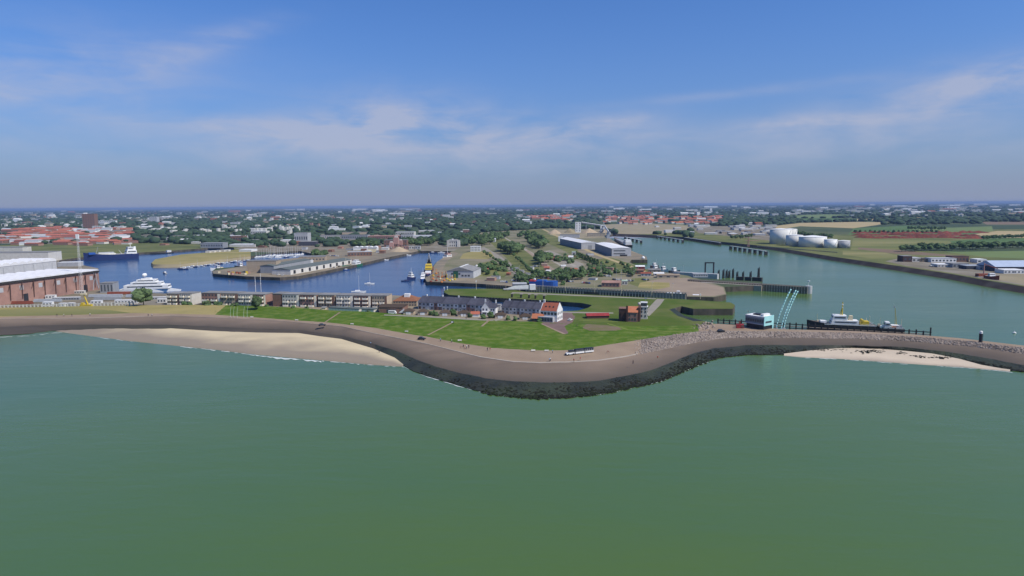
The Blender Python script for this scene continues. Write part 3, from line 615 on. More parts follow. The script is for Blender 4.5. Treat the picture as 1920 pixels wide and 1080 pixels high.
# ------------------------------------------------------------------ boats
def hull_mb(L, B, F, sheer=.5, stern=.82, draft=.8, full=.45, stem=.06):
    b = MB(); n = 14; vs = []
    for i in range(n + 1):
        t = i / n; hb = B / 2 * ((stern + (1 - stern) * min(1, t / .3)) if t < full else max(.0, 1 - ((t - full) / (1 - full)) ** 2.4))
        hb = max(hb, .03); zt = F * (1 + sheer * max(0, t - .45) ** 2 / .3); x = (t - .5) * L; xr = x + (stem * L * t ** 6)
        vs += [(x, -hb * .72, -draft), (xr * .985, -hb * .95, 0.12), (xr, -hb, zt), (xr, hb, zt), (xr * .985, hb * .95, .12), (x, hb * .72, -draft)]
    fs = []; dk = []
    for i in range(n):
        a, c = i * 6, i * 6 + 6
        for k in (0, 1, 3, 4): fs.append((a + k, c + k, c + k + 1, a + k + 1))
        dk.append((a + 2, c + 2, c + 3, a + 3))
    fs += [(0, 1, 2, 3, 4, 5), tuple(n * 6 + k for k in (5, 4, 3, 2, 1, 0))]
    b.add(vs, fs, 0)
    d = MB(); d.add([(v[0], v[1] * .96, v[2] - .12) for v in vs], dk)
    return b, d
def boat(name, label, cat, A, Bp, z, beam, free, hull, deck=None, sup=(), masts=(), group=None, sheer=.5, **hk):
    """A stern pixel, Bp bow pixel on the waterline; sup: (part, x0, x1, width, z0, z1, material, windowed)"""
    a, b = at(*A, z), at(*Bp, z); L = (b - a).length; c = (a + b) / 2
    r = thing(name, label, cat, c, math.atan2(b.y - a.y, b.x - a.x), group)
    h, d = hull_mb(L, beam, free, sheer, **hk); h.build('hull', hull, r); d.build('deck', deck or m_deck, r)
    for s in sup:
        nm, x0, x1, wf, z0, z1, mt = s[:7]
        X0, X1, hb = (x0 - .5) * L, (x1 - .5) * L, beam * wf / 2
        o = MB(); rk = min(.25 * (z1 - z0), (X1 - X0) * .2)
        o.add([(X0, -hb, z0), (X1, -hb, z0), (X1, hb, z0), (X0, hb, z0), (X0, -hb * .96, z1), (X1 - rk, -hb * .96, z1), (X1 - rk, hb * .96, z1), (X0, hb * .96, z1)], [(3, 2, 1, 0), (4, 5, 6, 7), (0, 1, 5, 4), (1, 2, 6, 5), (2, 3, 7, 6), (3, 0, 4, 7)])
        o = o.build(nm, mt, r)
        if len(s) > 7 and s[7]:
            zm, hh = z0 + (z1 - z0) * .62, (z1 - z0) * .26
            g = MB().box(X0 + (X1 - X0) * .08, X1 - rk * .5 - (X1 - X0) * .12, -hb - .03, -hb * .97 + .0, zm - hh / 2, zm + hh / 2).box(X0 + (X1 - X0) * .08, X1 - rk * .5 - (X1 - X0) * .12, hb * .97, hb + .03, zm - hh / 2, zm + hh / 2)
            g.box(X1 - rk * .8, X1 - rk * .5 + .05, -hb * .85, hb * .85, zm - hh / 2, zm + hh / 2).build('window_band', m_glass, o)
    for ms in masts:
        x, z0, z1, rr, mt = ms[:5]; nm = ms[5] if len(ms) > 5 else 'mast'; dx = ms[6] if len(ms) > 6 else 0
        MB().tube(((x - .5) * L, 0, z0), ((x - .5) * L + dx, 0, z1), rr, rr * .6, 6).build(nm, mt, r)
    r['L'] = L
    return r
SMALL = {}
def small_boat(px, py, rz, Lm, label, group, sail=False, cabin=m_white, hull=m_white, z=BZ):
    key = (sail, cabin.name, hull.name)
    if key not in SMALL:
        h, d = hull_mb(1, .32, .10, .4, draft=.05); s = [('hull', h.mesh('hull', hull)), ('deck', d.mesh('deck', m_offw))]
        s.append(('cabin', MB().add([(-.25, -.1, .08), (.16, -.1, .08), (.16, .1, .08), (-.25, .1, .08), (-.22, -.085, .2), (.08, -.085, .2), (.08, .085, .2), (-.22, .085, .2)], [(4, 5, 6, 7), (0, 1, 5, 4), (1, 2, 6, 5), (2, 3, 7, 6), (3, 0, 4, 7)]).mesh('cabin', cabin)))
        if sail: s += [('mast', MB().tube((.05, 0, .1), (.05, 0, 1.25), .012, .008, 5).mesh('mast', m_white)), ('boom', MB().tube((.05, 0, .28), (-.38, 0, .27), .014, .012, 5).mesh('boom', m_blue))]
        SMALL[key] = s
    t = thing('sailing_boat' if sail else 'motor_boat', label, 'boat', at(px, py, z), R(rz), group)
    for nm, me in SMALL[key]: part(nm, me, t, sc=(Lm, Lm, Lm))
    return t

# ------------------------------------------------------------------ cars
def car_protos():
    out = {}
    body = MB(); cab = MB(); prof = [(-2.1, .35), (-2.1, .85), (-1.3, .92), (1.0, .92), (2.0, .72), (2.1, .35)]
    n = len(prof); body.add([(x, -.85, z) for x, z in prof] + [(x, .85, z) for x, z in prof], [tuple(range(n)), tuple(range(2 * n - 1, n - 1, -1))] + [(i, i + n, (i + 1) % n + n, (i + 1) % n) for i in range(n)])
    cab.add([(-1.7, -.78, .9), (1.0, -.78, .9), (1.0, .78, .9), (-1.7, .78, .9), (-1.3, -.66, 1.42), (.3, -.66, 1.42), (.3, .66, 1.42), (-1.3, .66, 1.42)], [(0, 1, 5, 4), (1, 2, 6, 5), (2, 3, 7, 6), (3, 0, 4, 7)])
    top = MB().box(-1.32, .32, -.67, .67, 1.40, 1.46)
    wh = MB().tube((0, -.09, 0), (0, .09, 0), .32, None, 12).mesh('wheel', m_rubber); cabm = cab.mesh('window_glass', m_glass)
    for nm, mt in (('white', m_white), ('grey', m_grey), ('red', m_redp), ('dark', m_black), ('blue', m_blue)):
        out[nm] = (body.mesh('body', mt), top.mesh('roof', mt), cabm, wh)
    return out
CARS = car_protos()
def car(px, py, rz, colour, label, group, z=GZ):
    b, tp, cb, wh = CARS[colour]; t = thing('parked_car', label, 'car', at(px, py, z), R(rz), group)
    part('body', b, t); part('roof', tp, t); part('window_glass', cb, t)
    for x in (-1.3, 1.3):
        for y in (-.8, .8): part('wheel', wh, t, (x, y, .32))
    return t
# ------------------------------------------------------------------ people: one continuous skinned body
def person_mesh(seed, shirt, trousers, hair, stride=.18):
    me = bpy.data.meshes.new('tmp'); s = stride
    V = [(0, 0, .95), (0, 0, 1.2), (0, 0, 1.42), (0, .01, 1.55), (0, .02, 1.68), (0, 0.01, 1.76),
         (.11, 0, .90), (.12, s * .45, .50), (.12, s * .9 - .04, .08), (.12, s * .9 + .12, .04), (-.11, 0, .90), (-.12, -s * .3, .50), (-.12, -s - .02, .10), (-.12, -s + .12, .04),
         (.19, 0, 1.38), (.25, -s * .5, 1.12), (.25, -s * .3 + .1, .88), (-.19, 0, 1.38), (-.25, s * .4, 1.12), (-.25, s * .7 + .08, .88)]
    E = [(0, 1), (1, 2), (2, 3), (3, 4), (4, 5), (0, 6), (6, 7), (7, 8), (8, 9), (0, 10), (10, 11), (11, 12), (12, 13), (2, 14), (14, 15), (15, 16), (2, 17), (17, 18), (18, 19)]
    rad = [.15, .14, .16, .06, .105, .07, .095, .065, .045, .04, .095, .065, .045, .04, .06, .045, .035, .06, .045, .035]
    me.from_pydata(V, E, []); o = bpy.data.objects.new('tmp', me); COL.objects.link(o)
    md = o.modifiers.new('skin', 'SKIN'); md.use_smooth_shade = True
    for sv, r in zip(me.skin_vertices[0].data, rad): sv.radius = (r, r * .85)
    me.skin_vertices[0].data[0].use_root = True
    dg = bpy.context.evaluated_depsgraph_get(); m2 = bpy.data.meshes.new_from_object(o.evaluated_get(dg)); m2.name = 'person'
    bpy.data.objects.remove(o); m2.materials.clear()
    for mt in (trousers, shirt, m_skin, hair): m2.materials.append(mt)
    for p in m2.polygons:
        z = p.center.z; p.material_index = 0 if z < .97 and abs(p.center.x) < .22 else (1 if z < 1.5 and not (z < 1.05) else (3 if z > 1.72 or (z > 1.62 and p.center.y < -.02) else 2))
    return m2
_cl = lambda n, c: M('cloth_' + n, c, None, 6)
PEOPLE = [person_mesh(0, _cl('dark', (.03, .03, .04)), _cl('dark_blue', (.03, .04, .09)), _cl('hair', (.04, .025, .015))),
          person_mesh(1, _cl('white', (.7, .7, .68)), _cl('dark_blue', (.03, .04, .09)), _cl('hair', (.04, .025, .015)), .1),
          person_mesh(2, _cl('red', (.4, .06, .05)), _cl('beige', (.4, .33, .22)), _cl('grey_hair', (.3, .28, .26)), .22),
          person_mesh(3, _cl('light_blue', (.25, .4, .6)), _cl('dark', (.03, .03, .04)), _cl('hair', (.04, .025, .015)), .15)]
def person(px, py, k, label, z=5.0, rz=None):
    o = bpy.data.objects.new('person', PEOPLE[k]); COL.objects.link(o); o.location = at(px, py, z); o.rotation_euler = (0, 0, TR.random() * 6.28 if rz is None else R(rz))
    return tag(o, label, 'person', 'people out on the sea wall')
# ------------------------------------------------------------------ headland: apartments
def yaw(A, B, z=GZ):
    a, b = at(*A, z), at(*B, z); return math.degrees(math.atan2(b.y - a.y, b.x - a.x))
APT = [(314, 571.0, 23, 19.5), (338, 571.3, 23, 20), (379, 572, 35, 22), (415, 572.4, 32, 22), (448, 573, 27, 21.5), (476, 573.5, 23, 21.5), (512, 574.2, 17, 23.5), (530, 574.6, 32, 23), (563, 575.2, 32, 23), (597, 575.8, 32, 23.5), (631, 576.4, 32, 23.5), (664, 577, 33, 24), (698, 577.6, 29, 24.5)]
A_WORDS = ['narrow white balconied end block by the dark bushy tree', 'white balconied apartment block behind the low garden hedge', 'buff brick apartment block with two round dark bushes before it', 'buff brick apartment block above the five curved poles', 'apartment block just past the curved poles with pale stair panel', 'last apartment block before the blank brick gable', 'windowless brown brick gable block between the two terraces of flats', 'first balconied block after the blank brick gable', 'second balconied block after the blank brick gable', 'third balconied block after the blank brick gable', 'balconied apartment block behind the low garage row', 'balconied apartment block above the garage doors, brown stair panel', 'end apartment block beside the brown hipped roof']
ay = yaw((314, 571), (728, 578)); m_bal = M('warm_white_balcony', (.86, .78, .64), (.78, .70, .57), .6)
for i, (px, py, wp, hp) in enumerate(APT):
    m = mpp(px, py); w, h, d = wp * m, hp * m * .92, 11.0
    r = bld_m('apartment_block', A_WORDS[i], 'apartment block', at(px, py), w - .25, h, d, ay, m_brick if i == 6 else (m_brickb, m_offw, m_brickp)[i % 3], m_groof, 'flat', 0, 'three storey apartment blocks along the harbour')
    if i == 6: continue
    f = h / 3
    for k in range(3):
        for c in ((.06, .36), (.52, .80)):
            if (i + k) % 5 == 4: continue
            x0, x1 = w * c[0], w * c[1]
            MB().box(x0, x1, -1.5, -.01, k * f + .15, k * f + .32).box(x0, x1, -1.5, -1.4, k * f + .32, k * f + 1.4).box(x0, x0 + .1, -1.4, -.01, k * f + .32, k * f + 1.4).box(x1 - .1, x1, -1.4, -.01, k * f + .32, k * f + 1.4).build('balcony', m_bal, r)
        wins(r, 'f', w, d, h, 6, 1, .5, .5, k * f + .5, k * f + f - .1)
    MB().box(w * .84, w * .97, -.12, -.01, .2, h - .3).build('stair_panel', m_bal if i % 3 else m_brick, r)
# low garages below the blocks
def garage_row(px, py, wp, hp, n, label, rz, d=6.5):
    r = bld('garage_row', label, 'garages', px, py, wp, hp, d, rz, m_offw, m_ggreen)
    w = wp * mpp(px, py) / math.cos(R(rz)); h = hp * mpp(px, py)
    wins(r, 'f', w, d, h, n, 1, .7, .8, 0, h * .95, m_pgreen, 'garage_door')
garage_row(616, 583.5, 60, 6, 9, 'long low garage row with pale green doors under a dark flat roof', yaw((616, 583.5), (700, 588)))
garage_row(678, 587.0, 24, 7, 3, 'short dark garage block at the end of the green-doored row', yaw((616, 583.5), (700, 588)))
bld('shed', 'tiny cream hut standing before the apartment gardens', 'shed', 603, 581, 7, 4, 3, 0, m_cream, m_groof, 'shed', 1.2)
# brown hipped building and its neighbours
r = bld('hall', 'large hall with brown hipped roof and white roof dormer', 'hall', 737, 574, 44, 9.5, 15, -4, m_brickb, m_brtile, 'hip', 10, fwin=(9, 2, .5, .5))
m = mpp(737, 574); w = 44 * m
MB().box(w * .42, w * .66, 4.2, 7.5, 9.5 * m + 1.5, 9.5 * m + 4.6).build('dormer', m_white, r)
r = bld('clubhouse', 'low brown clubhouse with white slanting canopy and dark doorway', 'building', 711, 588, 44, 12, 14, -6, m_brick, m_dktile, 'gable', 3.5)
m = mpp(711, 588); MB().add([(13.2, -.25, .8), (17, -.25, .8), (17, -.25, 3.6), (13.2, -.05, .8), (17, -.05, .8), (17, -.05, 3.6)], [(0, 1, 2), (5, 4, 3), (0, 3, 4, 1), (1, 4, 5, 2), (2, 5, 3, 0)]).build('canopy', m_white, r)
MB().box(5.2, 11.5, -.1, .02, 0, 2.9).build('doorway', m_glass, r)
# white delivery bus
r = thing('minibus', 'white minibus parked in front of the brown clubhouse', 'minibus', at(728, 589.3), R(-4))
MB().add([(0, 0, .4), (5.2, 0, .4), (5.2, 1.9, .4), (0, 1.9, .4), (0, .08, 2.3), (4.3, .08, 2.3), (4.3, 1.82, 2.3), (0, 1.82, 2.3), (5.2, 0, 1.1), (5.2, 1.9, 1.1)], [(4, 5, 6, 7), (0, 1, 8, 5, 4), (1, 2, 9, 8), (8, 9, 6, 5), (9, 2, 3, 7, 6), (3, 0, 4, 7)]).build('body', m_white, r)
MB().box(.3, 4.1, -.02, .05, 1.35, 2.0).build('window', m_glass, r)
for x in (1, 4.2):
    for y in (.1, 1.8): MB().tube((x, y - .12, .38), (x, y + .12, .38), .38, None, 12).build('wheel', m_rubber, r)
# bungalow garages with twin white doors
BW = [(756, 590, 19, 'beside the clubhouse'), (783, 591, 18, 'second along from the clubhouse'), (824, 592.5, 20, 'past the round dark bush'), (858, 593.5, 22, 'next to the small red-roofed shed'), (928, 597, 20, 'past the white gabled house'), (974, 599.5, 21, 'beside the red brick kiosk')]
for px, py, wp, wd in BW:
    m = mpp(px, py); r = bld('twin_garage', f'low brown-roofed garage with twin white doors {wd}', 'garage', px, py, wp, 6, 6.5, -3, m_brickb, m_dktile, 'hip', 5, 'twin garages along the dyke road')
    for q in (.38, .62): part('door', unit(m_white, 'door'), r, (wp * m * q, -.06, 6 * m * .44), sc=(1.5, .14, 6 * m * .84))
# terraces with the long slate roofs
def terrace(x0, y0, x1, y1, n, hp, words, tint):
    a, b = at(x0, y0), at(x1, y1); L = (b - a).length; rz = math.degrees(math.atan2(b.y - a.y, b.x - a.x)); m = mpp(x0, y0); w = L / n
    for i in range(n):
        p = a.lerp(b, i / n); wl = tint[i % len(tint)]
        r = bld_m('terraced_house', words(i, n), 'house', p, w - .05, hp * m, 15, rz, wl, m_dgrey, 'gable', 3.6, 'terraced houses under dark slate roofs')
        wins(r, 'f', w, 15, hp * m, 2, 2, .42, .5); MB().box(w * .46, w * .97, -.07, -.005, hp * m * .5, hp * m * .96).build('white_panel', m_white if i % 3 else m_lgrey, r)
        MB().box(w * .1, w * .36, -.1, -.01, 0, 2.1).build('door', m_white if i % 2 else m_brick, r)
        if i % 2 == 0: MB().box(w * .5 - .4, w * .5 + .4, 7, 8, hp * m + 2.6, hp * m + 4.6).build('chimney', m_white, r)
_o = ['first', 'second', 'third', 'fourth', 'fifth', 'sixth', 'seventh', 'eighth']
terrace(784, 579.5, 906, 586, 8, 13, lambda i, n: f'slate-roofed terraced house, {_o[i]} along from the brown hipped hall', [m_offw, m_lgrey, m_brickp, m_offw])
terrace(940, 588, 1012, 592.5, 5, 12.5, lambda i, n: f'grey terraced house, {_o[i]} of the row between the two white houses', [m_lgrey, m_offw])
# white gabled house with grey slate roofs
m = mpp(904, 590); r = thing('white_house', 'white house with steep grey slate gable and two chimneys', 'house', at(903, 590.5), R(-12))
MB().box(0, 4.8, 0, 8, -.5, 4.8).add([(0, 0, 4.8), (4.8, 0, 4.8), (2.4, 0, 8), (0, 8, 4.8), (4.8, 8, 4.8), (2.4, 8, 8)], [(0, 1, 2), (5, 4, 3)]).box(4.8, 9.0, 1.2, 7.4, -.5, 4.6).box(.4, 4.4, -1.8, -.01, -.5, 2.4).build('wall', m_white, r)
MB().add([(-.3, .12, 4.62), (2.4, .12, 8.15), (2.4, 8.2, 8.15), (-.3, 8.2, 4.62), (5.1, .12, 4.62), (5.1, 8.2, 4.62), (-.3, .12, 4.45), (5.1, .12, 4.45), (2.4, .12, 7.9)], [(0, 1, 2, 3), (1, 4, 5, 2)]).add([(3.2, .9, 4.5), (9.3, .9, 4.5), (9.3, 4.3, 7.6), (3.2, 4.3, 7.6), (9.3, 7.7, 4.5), (3.2, 7.7, 4.5)], [(0, 1, 2, 3), (3, 2, 4, 5), (1, 4, 2)]).build('roof', m_dgrey, r)
for x, y in ((1.0, 6.5), (8.6, 4.3)): MB().box(x - .4, x + .4, y - .4, y + .4, 6, 9.4).build('chimney', m_white, r)
for x, z in ((1.2, 3.6), (3.4, 3.6), (6.2, 3.2), (7.8, 3.2)): part('window', WINMESH, r, (x, -.03 if x < 5 else 1.17, z), sc=(.9, .1, 1.3))
part('window', WINMESH, r, (2.4, -1.83, 1.4), sc=(2.4, .1, 1.2)); part('door', unit(m_greenp, 'door'), r, (7, 1.17, 1.0), sc=(1, .1, 2.1))
bld('shed', 'small white shed with faded red roof beside the white gabled house', 'shed', 883, 594.5, 15, 5.5, 4.5, -4, m_white, m_red, 'gable', 4.5, rwin=(1, 1, .3, .4))
bld('garage', 'pale grey flat garage behind the white gabled house', 'garage', 926, 582, 12.5, 9, 6, -6, m_lgrey, m_groof, fwin=(1, 1, .5, .6, 0, 2.6, m_white, 'door'))
# white cafe house with red roof
r = thing('white_cafe_house', 'tall white house with red tiled roof and glazed veranda on the square', 'house', at(1013, 601.5), R(-24)); w, d, h = 11, 10, 6.6
MB().box(0, w, 0, d, -.5, h).add([(w, 0, h), (w, d, h), (w, d / 2, h + 4.6), (w - .3, 0, h), (w - .3, d, h), (w - .3, d / 2, h + 4.6), (0, 0, h), (0, d, h), (0, d / 2, h + 4.6), (.3, 0, h), (.3, d, h), (.3, d / 2, h + 4.6)], [(0, 1, 2), (5, 4, 3), (8, 7, 6), (9, 10, 11), (0, 2, 5, 3), (2, 1, 4, 5), (6, 9, 11, 8), (8, 11, 10, 7)]).build('wall', m_white, r)
MB().add([(.3, -.3, h - .1), (w - .3, -.3, h - .1), (w - .3, d / 2, h + 4.4), (.3, d / 2, h + 4.4), (.3, d + .3, h - .1), (w - .3, d + .3, h - .1)], [(0, 1, 2, 3), (3, 2, 5, 4)]).build('roof', m_red, r)
for q in (.28, .5, .72): part('skylight', unit(m_glass, 'skylight'), r, (w * q, 2.3, h + 2.15), sc=(.8, .9, .9))
MB().box(-.3, w * .85, -3.2, -.02, -.4, 3.2).build('veranda', m_lgrey, r)
wins(r, 'f', w, d, h, 5, 1, .75, .7, 3.6, 6.0); wins(r, 'r', w, d, h, 3, 2, .4, .5, .4, 6.4)
for i in range(5): part('window', WINMESH, r, (w * .85 * (i + .5) / 5, -3.24, 1.6), sc=(1.5, .1, 2.0))
MB().box(.2, 1.3, d / 2 - .5, d / 2 + .5, h + 3, h + 6).build('chimney', m_white, r)
r = bld('brick_kiosk', 'red brick kiosk with bright orange-red roof beside the cafe house', 'kiosk', 998, 603, 20, 6, 6, -8, m_brickd, m_orange, 'gable', 8, fwin=(3, 1, .6, .5, .3, 2.0))
r = bld('boat_shed', 'long low dark shed with crimson roof on the dyke grass', 'shed', 1101, 597.5, 41, 5.0, 6.0, 3, m_brickd, m_redroof, 'gable', 4.0, lwin=(1, 1, .4, .6, 0, 1.7))
# pilot station: brick house, chimney stack and watch tower
r = thing('pilot_station', 'old brick pilot station with square watch tower and tall chimney stack', 'building', at(1160, 602), R(-14))
MB().box(0, 5.2, 0, 7, -.6, 7.4).build('wing', m_brickd, r)
MB().box(-.15, 5.35, -.15, 7.15, 7.4, 7.8).build('wing_roof', m_brick, r)
b = MB().box(5.3, 11.2, -1.2, 6.5, -.6, 5.8); b.build('wall', m_brickp, r)
roof_mb('gable', 5.9, 7.7, 5.8, 3.2).build('roof', m_orange, r).location = (5.3, -1.2, 0)
MB().box(4.5, 5.6, -1.9, -1.0, -.6, 9.8).build('chimney', m_brickd, r)
MB().box(11.3, 12.7, 0, 9.9, -.6, 8.6).build('tall_wing', m_brickd, r)
t_ = MB().box(12.2, 16.6, 10.1, 14.5, -.6, 7.4).build('watch_tower', m_offw, r)
MB().box(11.9, 16.9, 9.8, 14.8, 7.4, 7.9).box(12.3, 16.5, 10.2, 14.4, 10.0, 10.4).build('gallery', m_white, t_)
MB().box(12.5, 16.3, 10.4, 14.2, 7.9, 10.0).build('lookout_glass', m_glass, t_)
MB().tube((15.5, 12, 10.4), (15.5, 12, 13.4), .12, .06, 6).box(14.6, 16.4, 11.8, 12.2, 12.6, 13.1).build('antenna', m_steel, t_)
b = MB().lathe([(.0, -.9), (.7, -.7), (1.0, 0), (.7, .7), (0, 1.0)], 14); o = b.build('radar_dome', m_offw, t_, True); o.location = (11.6, 9.5, 9.6)
for x, y, z in ((6.6, -1.25, 1.6), (8.3, -1.25, 1.6), (10, -1.25, 1.6), (6.6, -1.25, 4.2), (10, -1.25, 4.2)): part('window', WINMESH, r, (x, y, z), sc=(.9, .1, 1.4))
for x in (13.2, 15.4):
    for z in (2, 4.6, 6.5): part('window', WINMESH, r, (x, 10.05, z), sc=(.8, .1, 1.3))
for y in (11.2, 13.2):
    for z in (2, 4.6, 6.5): part('window', WINMESH, r, (16.65, y, z), sc=(.1, .8, 1.3))
for z in (2, 5): 
    for y in (1.6, 4, 6): part('window', WINMESH, r, (-.04, y, z), sc=(.1, .9, 1.3))
# little road train on the promenade
A, B = at(1063, 666.5, 5), at(1120, 660, 5); u = (B - A).normalized(); a_ = math.degrees(math.atan2(u.y, u.x)); TL = (B - A).length
r = thing('tourist_train', 'white tourist road train with dark canopies parked on the promenade', 'road train', A, R(a_))
def wheelset(par, xs):
    for x in xs:
        for y in (.05, 1.75): MB().tube((x, y - .1, .33), (x, y + .1, .33), .33, None, 12).build('wheel', m_rubber, par)
l_ = MB().add([(0, .1, .35), (4.2, 0, .35), (4.2, 1.8, .35), (0, 1.7, .35), (0, .2, .95), (1.5, .1, 1.15), (1.5, 1.7, 1.15), (0, 1.6, .95), (4.2, 0, 1.15), (4.2, 1.8, 1.15)], [(0, 1, 8, 5, 4), (1, 2, 9, 8), (2, 3, 7, 6, 9), (3, 0, 4, 7), (4, 5, 6, 7), (5, 8, 9, 6)]).build('locomotive', m_white, r)
MB().box(1.6, 4.1, .12, 1.68, 1.15, 1.95).build('cab_glass', m_glass, l_); MB().box(1.4, 4.3, 0, 1.8, 1.95, 2.1).build('cab_roof', m_black, l_); wheelset(l_, (.9, 3.4)); MB().box(-.25, .0, .2, 1.6, .3, .6).build('bumper', m_black, l_)
for i in range(2):
    x0 = 4.75 + i * 5.25
    c = MB().box(x0, x0 + 4.7, 0, 1.8, .38, 1.15).build('carriage', m_white, r)
    MB().box(x0 - .05, x0 + 4.75, -.08, 1.88, 2.15, 2.32).build('canopy', m_black, c)
    b = MB()
    for k in range(5):
        for y in (.05, 1.75): b.tube((x0 + .1 + k * 1.12, y, 1.15), (x0 + .1 + k * 1.12, y, 2.15), .05, None, 5)
    b.build('canopy_frame', m_white, c); MB().box(x0 + .15, x0 + 4.55, .08, .12, 1.2, 2.12).box(x0 + .15, x0 + 4.55, 1.68, 1.72, 1.2, 2.12).build('side_screen', m_glass, c); MB().box(x0 + .2, x0 + 4.5, .15, 1.65, 1.15, 1.55).build('bench_seat', m_timber, c)
    MB().tube((x0 - .55, .9, .55), (x0, .9, .55), .06, None, 5).build('coupling', m_black, c); wheelset(c, (1.0, 3.7))
# curved poles on the grass
b = MB(); pts_ = [Vector((.9 * (k / 8) ** 2.2, 0, 6.9 * k / 8)) for k in range(9)]
pm = b.path(pts_, .09, 6).mesh('shaft', m_pgreen); fm = MB().box(-.3, .3, -.3, .3, -.2, .12).mesh('foot', m_lgrey)
for i, px in enumerate((432, 438, 444.5, 457, 463.5)):
    t = thing('curved_pole', f'slender pale green curved pole on the dyke grass, {_o[i]} from the dry grass bank', 'pole', at(px, 594.5, 5), 0, 'curved poles on the dyke'); part('shaft', pm, t); part('foot', fm, t)
# stairs and paths down the dyke
def slab_path(name, label, p, q, wd, z0, z1, mat=m_offw, n=10):
    a, b = at(*p, z0), at(*q, z1); d = b - a; s = Vector((-d.y, d.x, 0)).normalized() * wd / 2; mb = MB()
    for i in range(n):
        c0, c1 = a.lerp(b, i / n), a.lerp(b, (i + .98) / n); z = max(c0.z, c1.z) + .12
        mb.add([(c0 + s).to_tuple()[:2] + (z - .6,), (c0 - s).to_tuple()[:2] + (z - .6,), (c1 - s).to_tuple()[:2] + (z - .6,), (c1 + s).to_tuple()[:2] + (z - .6,), (c0 + s).to_tuple()[:2] + (z,), (c0 - s).to_tuple()[:2] + (z,), (c1 - s).to_tuple()[:2] + (z,), (c1 + s).to_tuple()[:2] + (z,)], [(3, 2, 1, 0), (4, 5, 6, 7), (0, 1, 5, 4), (1, 2, 6, 5), (2, 3, 7, 6), (3, 0, 4, 7)])
    return tag(mb.build(name, mat), label, 'steps')
slab_path('dyke_steps', 'straight concrete steps down the dyke below the green garages', (610, 604), (637, 586), .9, 5.05, 5.85, m_prom)
slab_path('dyke_steps', 'long pale stair slanting down the dyke to the promenade', (802, 628.5), (846, 606), .9, 5.05, 5.8, m_prom)
slab_path('dyke_steps', 'short stair from the dyke road by the white gabled house', (903, 612), (918, 599.5), 1.1, 5.6, 5.8, m_prom)
from mathutils.bvhtree import BVHTree
def _bvh(names):
    V = []; F = []
    for ob in bpy.data.objects:
        if ob.type == 'MESH' and any(ob.name.startswith(n) for n in names):
            o = len(V); V += [v.co.copy() for v in ob.data.vertices]; F += [tuple(i + o for i in p.vertices) for p in ob.data.polygons]
    return BVHTree.FromPolygons(V, F)
GB = _bvh(['promenade', 'green_dyke_bank', 'dry_grass_bank', 'dyke_back_slope', 'pier_lawn', 'headland_town', 'sea_wall_slope', 'breakwater_road', 'pitched_stone'])
def hit(px, py):
    d = (CM @ Vector(((px - 960) / FPX, -(py - 540) / FPX, -1.0))).normalized(); r_ = GB.ray_cast(Vector((0, 0, CAMZ)), d)
    return r_[0] if r_[0] else at(px, py)
def drape(name, poly, mat, dz=.05, step=1.2, nx=10):
    ys = [p[1] for p in poly]; y = min(ys) + .05; rows_ = []
    while y < max(ys):
        xs = []
        for (x0, y0), (x1, y1) in zip(poly, poly[1:] + poly[:1]):
            if (y0 > y) != (y1 > y): xs.append(x0 + (x1 - x0) * (y - y0) / (y1 - y0))
        if len(xs) >= 2: 
            j = lambda k: .5 * noise.noise(Vector((y * .35, k, min(ys))))
            rows_.append((y, min(xs) + j(1.5), max(xs) + j(8.5)))
        y += step
    vs = []; fs = []
    for y, a, b in rows_:
        for i in range(nx + 1): vs.append(hit(a + (b - a) * i / nx, y) + Vector((0, 0, dz)))
    n = nx + 1
    for k in range(len(rows_) - 1):
        for i in range(nx): fs.append((k * n + i, (k + 1) * n + i, (k + 1) * n + i + 1, k * n + i + 1))
    return structure(name, vs, fs, mat, True)
drape('brick_square_lower', [(1019, 603), (1032, 596), (1054, 592), (1078, 592), (1074, 604), (1058, 612), (1066, 625), (1058, 627), (1036, 616), (1015, 608)], m_brickpave)
m_bare = M('bare_earth_patch', (.20, .145, .10), (.17, .13, .075), .15, c3=(.12, .13, .03), s3=.1)
drape('bare_earth_patch', [(1092, 615), (1098, 608), (1125, 608.5), (1160, 613), (1166, 618), (1150, 621), (1108, 621)], m_bare)
m_track = M('worn_grass_track', (.17, .20, .05), (.13, .17, .03), .2)
for pl in ([(905, 605.8), (1012, 608.8), (1012, 609.6), (905, 606.8)], [(846, 604), (905, 606), (905, 606.8), (846, 604.9)], [(1140, 606), (1180, 618), (1280, 622), (1280, 623), (1178, 619.5), (1138, 607.5)], [(1085, 600), (1160, 603), (1160, 604), (1085, 601)]): drape('grass_track', pl, m_track, .05, .4, 24)
for pl in ([(720, 589.8), (800, 592.6), (880, 596.8), (925, 599.6), (925, 602), (880, 600), (800, 595), (720, 591.6)], [(925, 599.6), (940, 595), (948, 596), (930, 602.5)]): drape('dyke_road', pl, m_road, .06, .6, 24)
drape('dry_grass_tongue', [(402.5, 571.8), (424, 572.6), (404, 589.4), (402.5, 589.6)], m_gold, .06, .8, 6)
drape('olive_grass_patch', [(-60, 584), (0, 581), (130, 577.5), (200, 581), (248, 587), (120, 590.5), (0, 592.5), (-60, 594)], m_olive, .06, .8, 30)
drape('square_path', [(1013, 607), (1016, 607), (1062, 626.5), (1056, 627)], m_prom, .08, .8, 4)
m_kerb = M('kerb_stone', (.42, .36, .29), (.34, .29, .24), .3)
b = MB(); k0 = None
for i_, x in enumerate(ST):
    if x > 1200: break
    p = rows['top'][i_]; q = p.lerp(rows['foot'][i_], .06); z = max(p.z, q.z) + .14; cur = [(p.x, p.y, p.z - .2), (p.x, p.y, z), (q.x, q.y, z), (q.x, q.y, q.z - .2)]
    if k0: b.add(k0 + cur, [(0, 4, 5, 1), (1, 5, 6, 2), (2, 6, 7, 3)])
    k0 = cur
